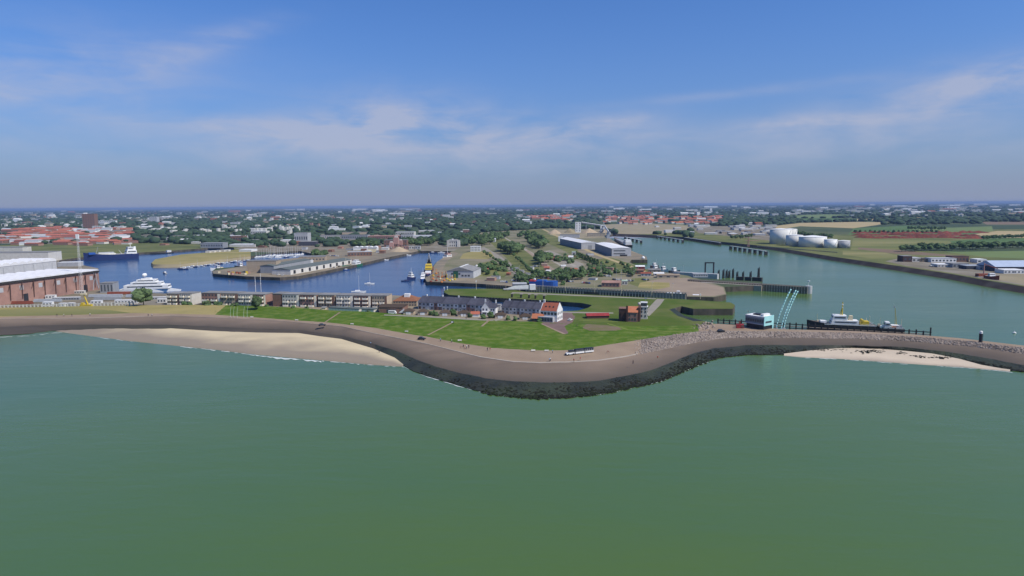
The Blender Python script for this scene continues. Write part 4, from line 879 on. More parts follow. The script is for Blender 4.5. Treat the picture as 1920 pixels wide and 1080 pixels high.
o = b.build('kerb', m_kerb); o['kind'] = 'structure'
# people
PP = [(869, 652, 0), (875, 653, 1), (879, 653, 0), (914, 658, 0), (919, 658, 2), (1032, 677, 1), (1030, 678, 3), (1076, 679, 2), (1088, 676, 2), (1187, 682, 0), (826, 640, 3), (847, 642, 1), (107, 593, 0), (120, 593, 1), (135, 593, 0), (169, 592, 1), (278, 593, 0), (285, 593, 1), (1082, 613, 0), (1306, 614, 0), (711, 661.5, 0), (695, 647, 3), (874, 599, 0), (1233, 674, 2), (1036, 662, 3)]
PW = ['walker in dark clothes with the bicycles', 'walker in a white top with the bicycles', 'walker in dark clothes just past the bicycles', 'walker in dark clothes of the pair on the promenade bend', 'walker in a red top of the pair on the promenade bend', 'walker in a white top at the outer edge of the promenade', 'walker in light blue beside the one in white at the outer edge', 'walker in red seaward of the road train', 'walker in red and beige just seaward of the road train carriages', 'dark figure on the lower sea wall past the road train', 'walker in light blue by the dyke foot below the long stair', 'walker in white by the dyke foot past the long stair', 'dark figure on the promenade below the yellow crane', 'person in white below the yellow crane', 'dark-clothed person just past the one in white below the crane', 'person in a white top alone on the promenade by the dry grass', 'dark-clothed walker below the big dark tree', 'person in white below the big dark tree', 'dark figure standing on the grass by the brick square', 'dark figure on the grass near the breakwater stones', 'dark figure walking on the sand beach edge', 'walker in blue on the sea wall above the beach', 'dark figure on the dyke road by the shed', 'person in a red top on the rubble slope edge', 'person in light blue behind the road train']
for (px, py, k), wd in zip(PP, PW): person(px, py, k, 'person: ' + wd, 0.6 if wd.endswith('beach edge') else 5.0 if py < 664 else 4.7)
# bicycles
wm = MB(); 
for k in range(14):
    a0, a1 = 2 * math.pi * k / 14, 2 * math.pi * (k + 1) / 14; wm.tube((.33 * math.cos(a0), 0, .33 * math.sin(a0)), (.33 * math.cos(a1), 0, .33 * math.sin(a1)), .025, None, 5)
wm = wm.mesh('wheel', m_rubber); fr = MB().path([Vector((-.5, 0, .35)), Vector((0, 0, .35)), Vector((.42, 0, .8)), Vector((-.15, 0, .8)), Vector((0, 0, .35))], .025, 5).path([Vector((-.5, 0, .35)), Vector((-.15, 0, .8))], .02, 5).path([Vector((.42, 0, .95)), Vector((.55, 0, .35))], .02, 5).mesh('frame', m_redp)
hbm = MB().tube((.4, -.28, .98), (.4, .28, .98), .02, None, 5).mesh('handlebar', m_steel); sd = MB().box(-.28, -.04, -.07, .07, .88, .95).mesh('saddle', m_black)
for px, py, a, wd in ((865, 652, 10, 'red bicycle leaning beside the group of walkers'), (872, 655, -15, 'red bicycle parked seaward of the walkers'), (1140, 661, 5, 'red bicycle lying by the promenade past the road train')):
    t = thing('bicycle', wd, 'bicycle', at(px, py, 5), R(a)); part('wheel', wm, t, (-.5, 0, .35)); part('wheel', wm, t, (.55, 0, .35)); part('frame', fr, t); part('handlebar', hbm, t); part('saddle', sd, t)
# benches at the dyke foot
bs_ = MB().box(-1, 1, -.25, .25, .42, .5).mesh('seat', m_offw); bkm_ = MB().box(-1, 1, .22, .3, .5, .95).mesh('backrest', m_offw); bl_ = MB().box(-.06, .06, -.22, .22, 0, .42).mesh('leg', m_lgrey)
for px, py, wd in ((660, 609, 'by the sea wall above the beach'), (762, 623, 'between the two dyke stairs'), (472, 596, 'past the curved poles'), (556, 601.5, 'midway along the green dyke'), (1000, 659, 'at the promenade before the road train'), (1025, 659.5, 'just before the road train'), (862, 640, 'by the promenade where the walkers stand')):
    t = thing('bench', f'pale bench {wd}', 'bench', at(px, py, 5.0), R(TR.uniform(-15, 15)), 'benches along the dyke foot'); part('seat', bs_, t); part('backrest', bkm_, t)
    for x in (-.8, .8): part('leg', bl_, t, (x, 0, 0))
# sculpture with white ball on the dyke
t = thing('marker_post', 'dark rounded marker with white face at the top of the long stair', 'marker', at(848, 606, 5.6)); MB().lathe([(.9, 0), (1.0, .6), (.7, 1.3), (.0, 1.6)], 14).build('base', m_black, t, True); MB().box(-.6, .6, -1.1, -.98, .5, 1.2).build('face_plate', m_white, t)
car(604, 611, 8, 'dark', 'dark car standing alone on the promenade by the stair', 'cars on the promenade', 5.0)
car(791, 636.5, -20, 'dark', 'dark car on the promenade near the long stair', 'cars on the promenade', 5.0)
car(1069, 601, 60, 'white', 'white car parked on the red brick square', 'cars by the cafe')
car(1352, 622, 10, 'dark', 'black car on the broad end of the breakwater road', 'cars on the breakwater', 5)
# ------------------------------------------------------------------ breakwater: harbour light house, curved masts, jetty, ships
r = thing('harbour_office', 'blocky harbour office raised on dark base with pale cyan end wall', 'building', at(1397, 613, 5), R(-55)); w, d = 12.0, 8.8
MB().box(.6, w - .3, .4, d - .6, -.5, 2.6).build('base', m_black, r); MB().box(0, w, 0, d, 2.6, 7.0).build('wall', M('slate_cladding', (.20, .235, .26), (.16, .19, .21), .5), r)
MB().box(-.15, w + .02, -.15, d + .15, 7.0, 7.35).build('roof', m_white, r); MB().box(3.2, 7.4, 2.5, 6, 7.35, 8.1).build('roof_plant', m_black, r); MB().box(9.0, 11.0, 1.0, 7, 7.35, 8.6).build('roof_house', m_white, r)
MB().box(w + .02, w + .3, -.1, d + .1, 2.2, 7.6).box(w + .02, w + .3, d - 1.2, d + .1, -.3, 2.2).build('end_wall', m_cyan, r)
MB().box(.1, w - .1, -.25, -.02, 6.3, 6.95).box(.1, w - .1, -.2, -.02, 2.6, 3.1).build('white_fascia', m_lgrey, r); wins(r, 'f', w, d, 7, 8, 1, .8, .42, 3.0, 6.4); part('window', WINMESH, r, (w + .33, d * .45, 4.2), sc=(.1, 5.6, 1.0))
MB().tube((.6, 1, 7.3), (.6, 1, 9.6), .05, None, 5).box(.6, 1.5, .97, 1.03, 8.6, 9.5).build('flag', m_pgreen, r)
r = thing('red_crane_base', 'squat red winch housing beside the harbour office', 'winch', at(1381, 615.5, 5), R(-10)); MB().box(0, 4, 0, 2.2, 0, 2.2).build('housing', m_redp, r); MB().box(1.4, 2.2, .6, 1.4, 2.2, 3.6).build('post', m_oxide, r); MB().tube((3.2, -.1, 1.1), (3.2, 2.4, 1.1), .7, None, 14).build('drum', m_brick, r)
for (px, py), dx, hh, wd in (((1456, 615), 22, 68, 'thinner'), ((1465, 617), 22, 68, 'middle'), ((1470, 615.5), 21, 65, 'outermost')):
    m = mpp(px, py, 5); n = 14; H = hh * m; D = dx * m
    t = thing('curved_light_mast', {'thinner': 'tall curved pale cyan mast standing nearest the harbour office', 'middle': 'tall curved pale cyan mast, middle of the three', 'outermost': 'tall curved pale cyan mast on the seaward side of the three'}[wd].replace('nearest', 'next to'), 'mast', at(px, py, 5), 0, 'curved masts by the harbour office')
    P_ = [Vector((D * (k / n) ** 1.45, 0, H * (k / n) * (1.06 - .06 * k / n))) for k in range(n + 1)]
    MB().path(P_, .3, 8).build('shaft', m_cyan, t, True); MB().path(P_[6:], .22, 6).build('rail', m_cyan, t).location = (.45, .3, 0)
    MB().box(-.6, .6, -.6, .6, -.4, .25).build('foot', m_lgrey, t)
# timber jetty
JA, JB = at(1346, 610, 2.5), at(1744, 634, 2.5); JL = (JB - JA).length; n = 33
r = thing('timber_jetty', 'long black timber mooring jetty behind the breakwater', 'jetty', (JA.x, JA.y, 0), math.atan2(JB.y - JA.y, JB.x - JA.x))
pile = MB().tube((0, 0, -2.5), (0, 0, 6.6), .42, .38, 8).mesh('pile', m_timber)
for i in range(n + 1): part('pile', pile, r, (JL * i / n, 0, 0), sc=(1, 1, 1 + .05 * math.sin(i * 2.1) + (.25 if i == n else 0)))
for z in (3.3, 5.6): MB().box(-.4, JL + .4, -.55, -.25, z, z + .45).build('waling', m_timber, r)
MB().box(0, JL, .3, 1.7, 4.2, 4.45).build('walkway', m_timberb, r); MB().box(0, JL, 1.6, 1.68, 5.3, 5.4).build('handrail', m_steel, r)
# pilot ships
r = boat('pilot_ship', 'dark-hulled pilot ship with white wheelhouse tower and yellow deck gear', 'ship', (1642, 622), (1519, 617), 0, 9, 3.8, m_black, m_deck,
     [('deckhouse', .28, .70, .8, 4.0, 6.4, m_white, 1), ('wheelhouse', .46, .68, .72, 6.4, 9.2, m_white, 1), ('funnel', .36, .42, .3, 6.4, 9.0, m_cream), ('yellow_cover', .12, .25, .6, 4.0, 6.2, m_yellow, 0), ('yellow_arch', .20, .23, .75, 6.2, 7.0, m_yellow), ('foredeck_locker', .76, .86, .5, 4.4, 5.6, m_white)],
     [(.52, 9.2, 17.0, .38, m_yellow, 'mast'), (.55, 9.2, 14.0, .24, m_yellow, 'mast_leg', -1.0), (.15, 4, 8, .15, m_white, 'crane_post')])
L = r['L']; MB().box((.52 - .5) * L - .3, (.52 - .5) * L + .3, -1.6, 1.6, 15.3, 15.7).box((.52 - .5) * L - .2, (.52 - .5) * L + .2, -1.2, 1.2, 13.6, 13.9).build('radar', m_white, r)
r = boat('buoy_tender', 'smaller dark ship with tall yellow lattice crane moored at the jetty', 'ship', (1694, 626), (1644, 623.5), 0, 7.5, 3.2, m_black, m_deck,
     [('wheelhouse', .55, .75, .75, 3.5, 6.6, m_white, 1), ('deckhouse', .2, .5, .6, 3.5, 5.0, m_white, 1)], [(.82, 4, 7, .12, m_white, 'foremast')], sheer=.3)
L = r['L']; b = MB(); x0 = (.30 - .5) * L; 
for s in (-.45, .45): b.tube((x0 + s, 0, 5), (x0 + 1.0, 0, 15), .12, .08, 5)
for k in range(6): b.tube((x0 - .45 + .24 * k, 0, 5.5 + k * 1.6), (x0 + .5 + .1 * k, 0, 6.3 + k * 1.6), .06, None, 4)
b.build('crane', m_yellow, r); MB().tube((x0 + 1, 0, 15), (x0 + 2, 0, 17.5), .08, .05, 5).box(x0 + 1.2, x0 + 1.8, -.3, .3, 15, 15.8).build('crane_head', m_steel, r)
# rails, lockers and poles on the two ships
for nm, Lr, bm__, z0 in (('pilot_ship', .98, 9, 3.8), ('buoy_tender', .96, 7.5, 3.2)):
    o = bpy.data.objects[nm]; L = o['L']; b = MB()
    for sgn in (-1, 1):
        b.box(-.48 * L, .3 * L, sgn * bm__ / 2 * .97 - .06, sgn * bm__ / 2 * .97 + .06, z0 + .1, z0 + .45).box(-.48 * L, .3 * L, sgn * bm__ / 2 * .97 - .05, sgn * bm__ / 2 * .97 + .05, z0 + .95, z0 + 1.08)
        for k in range(16): b.box(-.48 * L + k * .052 * L - .05, -.48 * L + k * .052 * L + .05, sgn * bm__ / 2 * .97 - .05, sgn * bm__ / 2 * .97 + .05, z0 + .4, z0 + 1.0)
    b.build('bulwark_rail', m_white, o)
    for k, (q, y, ln, hh, mt) in enumerate(((.30, 1.6, 1.6, 1.3, m_white), (.36, -1.5, 1.4, 1.6, m_cream), (-.18, 2.4, 2.2, 1.2, m_orangep), (-.30, -2.2, 1.8, 1.5, m_white), (-.42, 0, 2.0, 1.8, m_lgrey))): MB().box(q * L, q * L + ln, y - .7, y + .7, z0, z0 + hh).build('deck_locker', mt, o)
    for q in (-.40, .40): MB().tube((q * L, 0, z0), (q * L, 0, z0 + 5.5), .12, .08, 6).build('deck_pole', m_cream, o)
# beacon and buoy
t = thing('harbour_beacon', 'black cylindrical beacon with white lantern on the breakwater', 'beacon', at(1838, 641.5, 5)); MB().lathe([(.75, -.6), (.75, 4.0), (.9, 4.1), (.9, 4.3)], 16).build('tower', m_black, t); MB().lathe([(.6, 4.3), (.75, 4.4), (.75, 5.4), (.3, 5.8)], 16).build('lantern', m_white, t); MB().tube((0, 0, 5.8), (0, 0, 6.6), .05, None, 5).build('vane', m_black, t)
MB().path([Vector((.95, 0, z)) for z in (0, 1.3, 2.6, 4)], .06, 5).path([Vector((1.2, 0, z)) for z in (0, 1.3, 2.6, 4)], .06, 5).build('ladder', m_black, t)
t = thing('buoy', 'small white buoy floating in the harbour mouth', 'buoy', at(1902, 625, 0)); MB().lathe([(.3, -.5), (.9, -.2), (.9, .5), (.3, .9)], 14).build('float', m_white, t); MB().tube((0, 0, .9), (0, 0, 2), .1, None, 6).build('topmark', m_white, t)
# ------------------------------------------------------------------ rock armour and other uncounted cover
def scatter(name, mat, pts, smin, smax, seed, sub=1, flat=.65):
    rng = random.Random(seed); var = [blob(rng, sub, .22) for _ in range(6)]
    V = []; F = []; o = 0
    for p in pts:
        vs, fs = var[rng.randrange(6)]; s = rng.uniform(smin, smax); a = rng.random() * 6.28; c, sn = math.cos(a) * s, math.sin(a) * s
        arr = np.array(vs); out = np.stack([arr[:, 0] * c - arr[:, 1] * sn * .8 + p[0], arr[:, 0] * sn + arr[:, 1] * c * .8 + p[1], arr[:, 2] * s * flat + p[2]], 1)
        V.append(out); F.append(np.array(fs) + o); o += len(vs)
    V = np.concatenate(V); F = np.concatenate(F); me = bpy.data.meshes.new(name)
    me.vertices.add(len(V)); me.vertices.foreach_set('co', V.ravel()); me.loops.add(F.size); me.loops.foreach_set('vertex_index', F.ravel().astype(np.int32))
    me.polygons.add(len(F)); me.polygons.foreach_set('loop_start', np.arange(0, F.size, 3, dtype=np.int32)); me.materials.append(mat); me.update(calc_edges=True); me.validate()
    ob = bpy.data.objects.new(name, me); COL.objects.link(ob); ob['kind'] = 'stuff'; return ob
rg = random.Random(3)
def on_slope(fa, fb, za, zb, x, t): return at(x, fa(x) * (1 - t) + fb(x) * t, (za(x) if callable(za) else za) * (1 - t) + (zb(x) if callable(zb) else zb) * t)
ps = []
for _ in range(5200):
    x = rg.uniform(760, 1920) if rg.random() < .8 else rg.uniform(1000, 1500); t = rg.random() ** 1.5
    if x < 930 and rg.random() > (x - 760) / 170: continue
    if x > 1480: t *= .45
    p = on_slope(toe, tide, .2, 1.7, x, t); ps.append((p.x, p.y, p.z - .1))
m_wet = M('seaweed_rock', (.008, .009, .006), (.024, .023, .016), .5, rough=.95, c3=(.02, .032, .012), s3=.08)
scatter('seaweed_rocks', m_wet, ps, .2, 1.0, 5, 1, .5)
ps = []
for _ in range(1500):
    x = rg.uniform(900, 1330); p = at(x, toe(x) + rg.uniform(-1, 4) , rg.uniform(-.35, .12)); ps.append((p.x, p.y, p.z))
scatter('waterline_rocks', m_wet, ps, .25, .8, 6)
ps = []
for _ in range(5200):
    x = rg.uniform(1190, 2300) if rg.random() < .85 else rg.uniform(1200, 1450); t = rg.random()
    p = on_slope(revtop, foot, ztop, 5.0, x, t); 
    ps.append((p.x, p.y, p.z - .05))
m_rock = M('armour_stone', (.34, .272, .22), (.18, .142, .115), .25, detail=8, c3=(.40, .34, .285), s3=.6)
scatter('armour_stones', m_rock, ps, .25, .75, 8, flat=.6)
ps = [(p.x, p.y, p.z) for p in (at(rg.gauss(1322, 9), rg.gauss(611, 3.5), 5) for _ in range(70))]
scatter('loose_boulders', m_rock, ps, .4, 1.1, 9)
ps = []
for x0, y0, sx, sy, n in ((1632, 659, 16, 1.5, 60), (1690, 662, 5, 1.5, 20), (1760, 670, 14, 1.2, 40), (1540, 656, 25, .8, 50), (1720, 667, 6, 1, 14)):
    for _ in range(n): p = at(rg.gauss(x0, sx), rg.gauss(y0, sy), .5); ps.append((p.x, p.y, p.z))
scatter('seaweed', m_wet, ps, .3, .9, 10, flat=.15)
# foam where small waves break
m_foam = M('foam_white', (.62, .64, .62), (.42, .47, .44), .5, rough=.7)
def foam(name, x0, x1, f, wd):
    b = MB(); xs = [x0 + 1.2 * i for i in range(int((x1 - x0) / 1.2))]
    for i, (xa, xb) in enumerate(zip(xs, xs[1:])):
        if noise.noise(Vector((xa * .06, 3.3, x0))) < -.25: continue
        wa, wb = (wd * max(.1, .7 + 1.3 * noise.noise(Vector((q * .11, 7.7, .4)))) for q in (xa, xb)); oa, ob_ = (.7 * noise.noise(Vector((q * .2, 1.7, 9.4))) for q in (xa, xb))
        z = .12; b.add([at(xa, f(xa) + oa, z), at(xb, f(xb) + ob_, z), at(xb, f(xb) + ob_ + wb, z - .05), at(xa, f(xa) + oa + wa, z - .05)], [(0, 3, 2, 1)])
    o = b.build(name, m_foam); o['kind'] = 'stuff'
foam('breaking_foam', 338, 500, lambda x: bl_lo(x) + .8, .9); foam('breaking_foam', 480, 604, lambda x: bl_lo(x) + 1.2, 2.2); foam('breaking_foam', 604, 760, lambda x: bl_lo(x) + .4, .8); foam('breaking_foam', 170, 250, lambda x: bl_lo(x) + .5, .5)
foam('breaking_foam', 1500, 1900, lambda x: br_lo(x) + .6, .6); foam('breaking_foam', 0, 130, lambda x: toe(x) + 4, .5); foam('breaking_foam', 760, 960, lambda x: toe(x) + 1.5, .9); foam('breaking_foam', 960, 1330, lambda x: toe(x) + 2.5, .5)
m_bleach = M('bleached_timber', (.58, .47, .35), (.46, .37, .28), .8)
# ------------------------------------------------------------------ shipyard on the west side
def lattice(h, w, n, mat, r=.09):
    b = MB()
    for sx in (-1, 1):
        for sy in (-1, 1): b.tube((sx * w, sy * w, 0), (sx * w * .35, sy * w * .35, h), r, r * .7, 5)
    for k in range(n):
        z0, z1 = h * k / n, h * (k + 1) / n; w0, w1 = w * (1 - .65 * k / n), w * (1 - .65 * (k + 1) / n)
        for (a, b_), (c, d) in (((-1, -1), (1, -1)), ((1, -1), (1, 1)), ((1, 1), (-1, 1)), ((-1, 1), (-1, -1))): b.tube((a * w0, b_ * w0, z0), (c * w1, d * w1, z1), r * .5, None, 4)
    return b
A_, B_ = at(-150, 597), at(187, 543); w = (B_ - A_).length; h = 31 * mpp(187, 543); d = 46
r = thing('brick_shipyard_hall', 'huge old pink brick shipyard hall with white vaulted roofs', 'shipyard hall', A_, math.atan2(B_.y - A_.y, B_.x - A_.x))
MB().box(0, w, 0, d, -.5, h).build('wall', m_brickp, r)
for i in range(16):
    vb = MB(); s = w / 16; k = 8; y0, y1 = -1.2, d + .5; vs = []
    for j in range(k + 1): vs += [(i * s + s * j / k, y0, h + .02 + math.sin(math.pi * j / k) * 1.3), (i * s + s * j / k, y1, h + .02 + math.sin(math.pi * j / k) * 1.3)]
    vb.add(vs, [(2 * j, 2 * j + 2, 2 * j + 3, 2 * j + 1) for j in range(k)] + [tuple(2 * j for j in range(k, -1, -1)), tuple(2 * j + 1 for j in range(k + 1))]); vb.build('roof_vault', m_wroof, r)
MB().box(-.2, w + .2, -1.0, -.02, h - 1.6, h).build('eaves_beam', m_timber, r)
for i in range(15):
    x = w * (i + .5) / 15; part('buttress', MATS.setdefault('butt', MB().tube((0, -1.0, h - 1.5), (0, -.35, h * .15), .35, .3, 6).tube((-1.6, -.3, h * .55), (0, -1.0, h - 1.5), .2, None, 5).mesh('buttress', m_brickd)), r, (x, 0, 0))
wins(r, 'f', w, d, h, 9, 1, .2, .5, h * .45, h * .85, m_lgrey)
part('gate', unit(m_black, 'gate'), r, (w * .52, -.06, 3), sc=(4, .2, 6)); part('gate', unit(m_black, 'gate'), r, (w * .9, -.06, 3), sc=(4, .2, 6))
MB().path([Vector((w - 6, -.2, h - 1)), Vector((w - 1.2, -.2, 1)), Vector((w - 3.8, -.2, h - 1)), Vector((w - 7.5, -.2, .5))], .25, 5).build('stair', m_steel, r)
A_, B_ = at(-140, 537), at(107, 506); w = (B_ - A_).length; h = 14 * mpp(106, 506)
r = bld_m('white_roof_hall', 'long pale grey shipyard hall with white scalloped roof', 'shipyard hall', A_, w, h, 40, math.degrees(math.atan2(B_.y - A_.y, B_.x - A_.x)), m_lgrey, m_wroof, 'waves15', 3.6)
wins(r, 'f', w, 40, h, 12, 1, .03, .7, 1, None, m_grey, 'joint')
bld('works_hall', 'beige flat shipyard works hall behind the scalloped roof', 'shipyard hall', -60, 492, 112, 13, 30, 4, m_offw, m_groof)
bld('works_office', 'cream works office with dark windows topping the works hall', 'office', -30, 485, 55, 16, 20, 4, m_offw, m_groof, fwin=(12, 1, .5, .3, 7, 11))
bld('quay_shed', 'low white quay shed beside the scalloped roof hall', 'shed', 108, 500, 30, 6, 12, 6, m_lgrey, m_white)
bld('store_shed', 'grey flat store on the shipyard point by the brick hall', 'shed', 188, 549, 20, 15, 10, 6, m_grey, m_groof, fwin=(4, 1, .4, .7))
t = thing('lattice_mast', 'tall slim white lattice mast rising by the brick shipyard hall', 'mast', at(154, 549)); H = 92 * mpp(154, 549)
lattice(H, 1.0, 16, m_white, .07).build('mast_frame', m_white, t); MB().box(-1.2, 1.2, -.5, .5, H * .92, H).build('antenna_panel', m_white, t); MB().box(-2, 2, -2, 2, -.3, .4).build('foot', m_lgrey, t)
t = thing('yellow_crane', 'yellow mobile crane parked by the shipyard fence', 'crane', at(150, 577)); 
MB().box(0, 8, 0, 2.6, .9, 2.2).build('chassis', m_yellow, t); MB().box(.6, 2.6, .2, 2.4, 2.2, 3.6).build('cab', m_yellow, t); MB().tube((5, 1.3, 2.2), (2.6, 1.3, 9.5), .55, .35, 8).build('boom', m_yellow, t); MB().box(.4, 4.6, .6, 2.0, 9.2, 10.2).build('boom_head', m_cream, t)
for x in (1, 2.6, 5.6, 7.2):
    for y in (.1, 2.5): MB().tube((x, y - .2, .55), (x, y + .2, .55), .55, None, 12).build('wheel', m_rubber, t)
# white columned yard wall
def fence(name, label, A, B, n, hm, wd, mat, gap=.5, rail=True):
    a, b = at(*A), at(*B); L = (b - a).length; r = thing(name, label, 'fence', a, math.atan2(b.y - a.y, b.x - a.x)); pm_ = MB().box(-wd / 2, wd / 2, -wd / 2, wd / 2, -.3, hm).mesh('post', mat)
    for i in range(min(n, 90)): part('post', pm_, r, (L * i / (min(n, 90) - 1), 0, 0))
    if rail: MB().box(0, L, -.15, .15, hm - .5, hm - .1).box(0, L, -.15, .15, .1, .6).build('rail', mat, r)
    return r
fence('yard_fence', 'white columned shipyard fence along the dry grass bank', (-120, 583.5), (250, 574), 54, 3.0, .7, m_offw)
# yard clutter: containers, cabins, pipe racks
YC = [(62, 567, 40, 3, m_steel, 'pipe rack of grey tubes'), (85, 560, 14, 5, m_white, 'white site cabin before the brick hall'), (98, 563, 40, 4, m_grey, 'grey pipe bundle behind the white cabin'), (165, 558, 52, 3, m_steel, 'long pipe bundle beyond the yellow crane'), (175, 564, 40, 3, m_grey, 'grey pipe bundle beside the yellow crane'), (215, 570, 34, 6, m_white, 'long white site cabin at the fence'), (170, 569, 16, 4, m_white, 'short white cabin by the yellow crane'), (120, 551, 30, 4, m_offw, 'cream container near the lattice mast'), (80, 574, 14, 6, m_white, 'white van-sized box near the fence'), (110, 575, 10, 5, m_white, 'white box by the yard fence'), (126, 574.5, 10, 5, m_lgrey, 'light grey box by the yard fence'), (235, 558, 40, 3, m_steel, 'pipe bundle below the white yacht'), (280, 562, 30, 4, m_lgrey, 'grey deck boxes below the yacht stern'), (295, 568, 14, 7, m_white, 'white site cabin by the dark bushy tree'), (200, 553, 36, 4, m_oxide, 'rusty steel stack before the yacht'), (20, 571, 30, 4, m_oxide, 'rusty steel stack at the brick wall')]
for px, py, wp, hp, mt, wd in YC:
    m = mpp(px, py); w, h = wp * m, hp * m; cab = 'cabin' in wd or 'box' in wd or 'container' in wd
    r = thing('site_cabin' if cab else 'pipe_stack', wd + (', shipyard' if 'shipyard' not in wd else ''), 'cabin' if cab else 'pipes', at(px, py), R(TR.uniform(0, 8)))
    if cab: 
        MB().box(0, w, 0, 2.6, 0, h).build('body', mt, r); MB().box(-.1, w + .1, -.1, 2.7, h + .003, h + .15).build('roof', m_white, r); wins(r, 'f', w, 2.6, h, max(2, int(w / 2)), 1, .5, .4)
    else:
        b = MB()
        for k in range(3):
            for j in range(3 - k): b.tube((0, .6 + j * .9 + k * .45, .45 + k * .75), (w, .6 + j * .9 + k * .45, .45 + k * .75), .42, None, 7)
        b.build('pipe_bundle', mt, r); MB().box(w * .2, w * .2 + .3, 0, 3, 0, .12).box(w * .8, w * .8 + .3, 0, 3, 0, .12).build('bearer', m_timberb, r)
# white motor yacht
r = boat('motor_yacht', 'large white motor yacht with stepped decks and twin satellite domes', 'yacht', (228, 549), (334, 546), BZ, 11, 3.4, m_white, m_white,
         [('main_deck', .08, .86, .92, 3.3, 6.7, m_white, 1), ('upper_deck', .20, .74, .84, 6.7, 9.2, m_white, 1), ('bridge_deck', .30, .64, .74, 9.2, 11.4, m_white, 1), ('sun_deck', .38, .54, .6, 11.4, 12.6, m_white)], [(.42, 12.6, 16.5, .35, m_white, 'mast')], stern=.9, full=.35, sheer=-.5)
L = r['L']
for y in (-1.5, 1.5): b = MB().lathe([(.2, -.2), (1.0, .1), (1.25, .9), (.9, 1.8), (0, 2.2)], 14).build('satellite_dome', m_white, r, True); b.location = (-.08 * L + .2, y, 14); b.scale = (1.3, 1.3, 1.3)
# blue tanker and other ships of the west arm
r = boat('tanker', 'long dark blue tanker with white aft superstructure at the grassy quay', 'ship', (259, 484.5), (163, 489.5), BZ, 15, 8, m_navy, m_offw, [('superstructure', .04, .25, .9, 7.7, 13, m_white, 1), ('wheelhouse', .10, .22, .8, 13, 17.5, m_white, 1), ('funnel', .04, .09, .35, 13, 18, m_white), ('cargo_pipes', .45, .80, .6, 7.9, 9.6, m_offw), ('manifold_deck', .48, .78, .4, 9.6, 11.4, m_lgrey), ('forecastle', .84, .97, .7, 9.0, 11.5, m_blue)], [(.14, 17.5, 24, .4, m_white), (.82, 9, 19, .3, m_lgrey, 'foremast', -3.0), (.3, 6, 14, .3, m_white, 'crane_post', 5.0)])
boat('barge', 'low dark barge moored past the blue tanker', 'ship', (324, 474.5), (284, 477), BZ, 7, 2, m_black, m_deck, [('wheelhouse', .1, .3, .7, 2, 5, m_white, 1)])
boat('grey_launch', 'small grey launch crossing near the white yacht', 'boat', (312, 513.5), (306, 513), BZ, 3, 1.2, m_grey, None, [('cabin', .3, .6, .7, 1.1, 2.6, m_white, 1)])
# tall masts of sailing ships behind the flats
for px, py, top, wd in ((478, 562, 521, 'shorter'), (488, 562, 515, 'taller')):
    m = mpp(px, py, BZ); H = (py - top) * m
    t = thing('sailing_ship', f'white-hulled sailing ship behind the flats, {wd} of the twin masts', 'ship', at(px, py, BZ)); h, d = hull_mb(16, 4.4, 1.6); h.build('hull', m_white, t); d.build('deck', m_timberb, t)
    MB().tube((1, 0, 1.4), (1, 0, H), .22, .14, 8).build('mast', m_white, t); MB().tube((1, 0, 3), (-6.5, 0, 2.8), .16, None, 6).build('boom', m_white, t)
    MB().tube((1, -1.2, H * .6), (1, 1.2, H * .6), .07, None, 5).tube((1, -.9, H * .8), (1, .9, H * .8), .06, None, 5).build('spreader', m_white, t); MB().box(-4, 0, -1.2, 1.2, 1.5, 2.5).build('cabin', m_white, t)
# grass island moorings
for i in range(17):
    px = 338 + i * 8; small_boat(px, 504.4 - i * 1.0 + TR.uniform(-.4, .4), -8 + TR.uniform(-6, 6), TR.uniform(7, 11), 'small pale boat in the line moored along the dry grass island', 'boats along the grass island', TR.random() < .25, m_white, m_white if i % 3 else m_navy)
for i in range(5): bld('boat_store', f'low pale shed on the grass island shore, {_o[i]} from its tip', 'shed', 385 + i * 9, 474 - i * .6, 7, 2.5, 8, 0, m_offw, m_offw, group='sheds on the grass island')
boat('lifeboat', 'dark-hulled work boat at the tip of the dry grass island', 'boat', (353, 505), (336, 505.6), BZ, 4, 1.4, m_navy, None, [('cabin', .3, .6, .7, 1.3, 3, m_white, 1)])
# fish dock peninsula
boat('fishing_boat', 'white fishing boat with red masts at the peninsula tip', 'boat', (420, 506), (396, 507.8), BZ, 6, 2.6, m_white, None, [('wheelhouse', .35, .6, .7, 2.5, 5.6, m_white, 1), ('gear_box', .1, .3, .6, 2.5, 3.6, m_cream)], [(.3, 2.5, 12, .2, m_pink), (.7, 3, 11, .2, m_pink, 'foremast')])
boat('trawler', 'white trawler with pink gantry masts behind the brown sheds', 'boat', (462, 502), (441, 503.5), BZ, 6, 2.6, m_black, None, [('wheelhouse', .4, .65, .75, 2.5, 6.5, m_white, 1)], [(.3, 2.5, 14, .22, m_pink), (.75, 3, 13, .22, m_pink, 'foremast')])
GQ = [(468, 512, 45, 'of the pair facing the basin end', 0)]
yr = yaw((525, 519), (655, 497.5))
r = bld('fish_shed', 'beige blank-fronted fish shed with dark lean-to on the peninsula', 'warehouse', 463, 511.5, 51, 20, 16, 2, m_brickb, m_groof, 'flat', fwin=None); m = mpp(463, 511.5); MB().box(8 * .58 * 4, 50 * m, -.15, -.02, 1.4, 3.2).build('loading_opening', m_glass, r)
r = bld('fish_hall', 'long fish auction hall with grey-green roof and loading doors', 'warehouse', 515, 513, 28, 12.5, 150, -58, m_offw, m_ggreen, 'shed', 0)
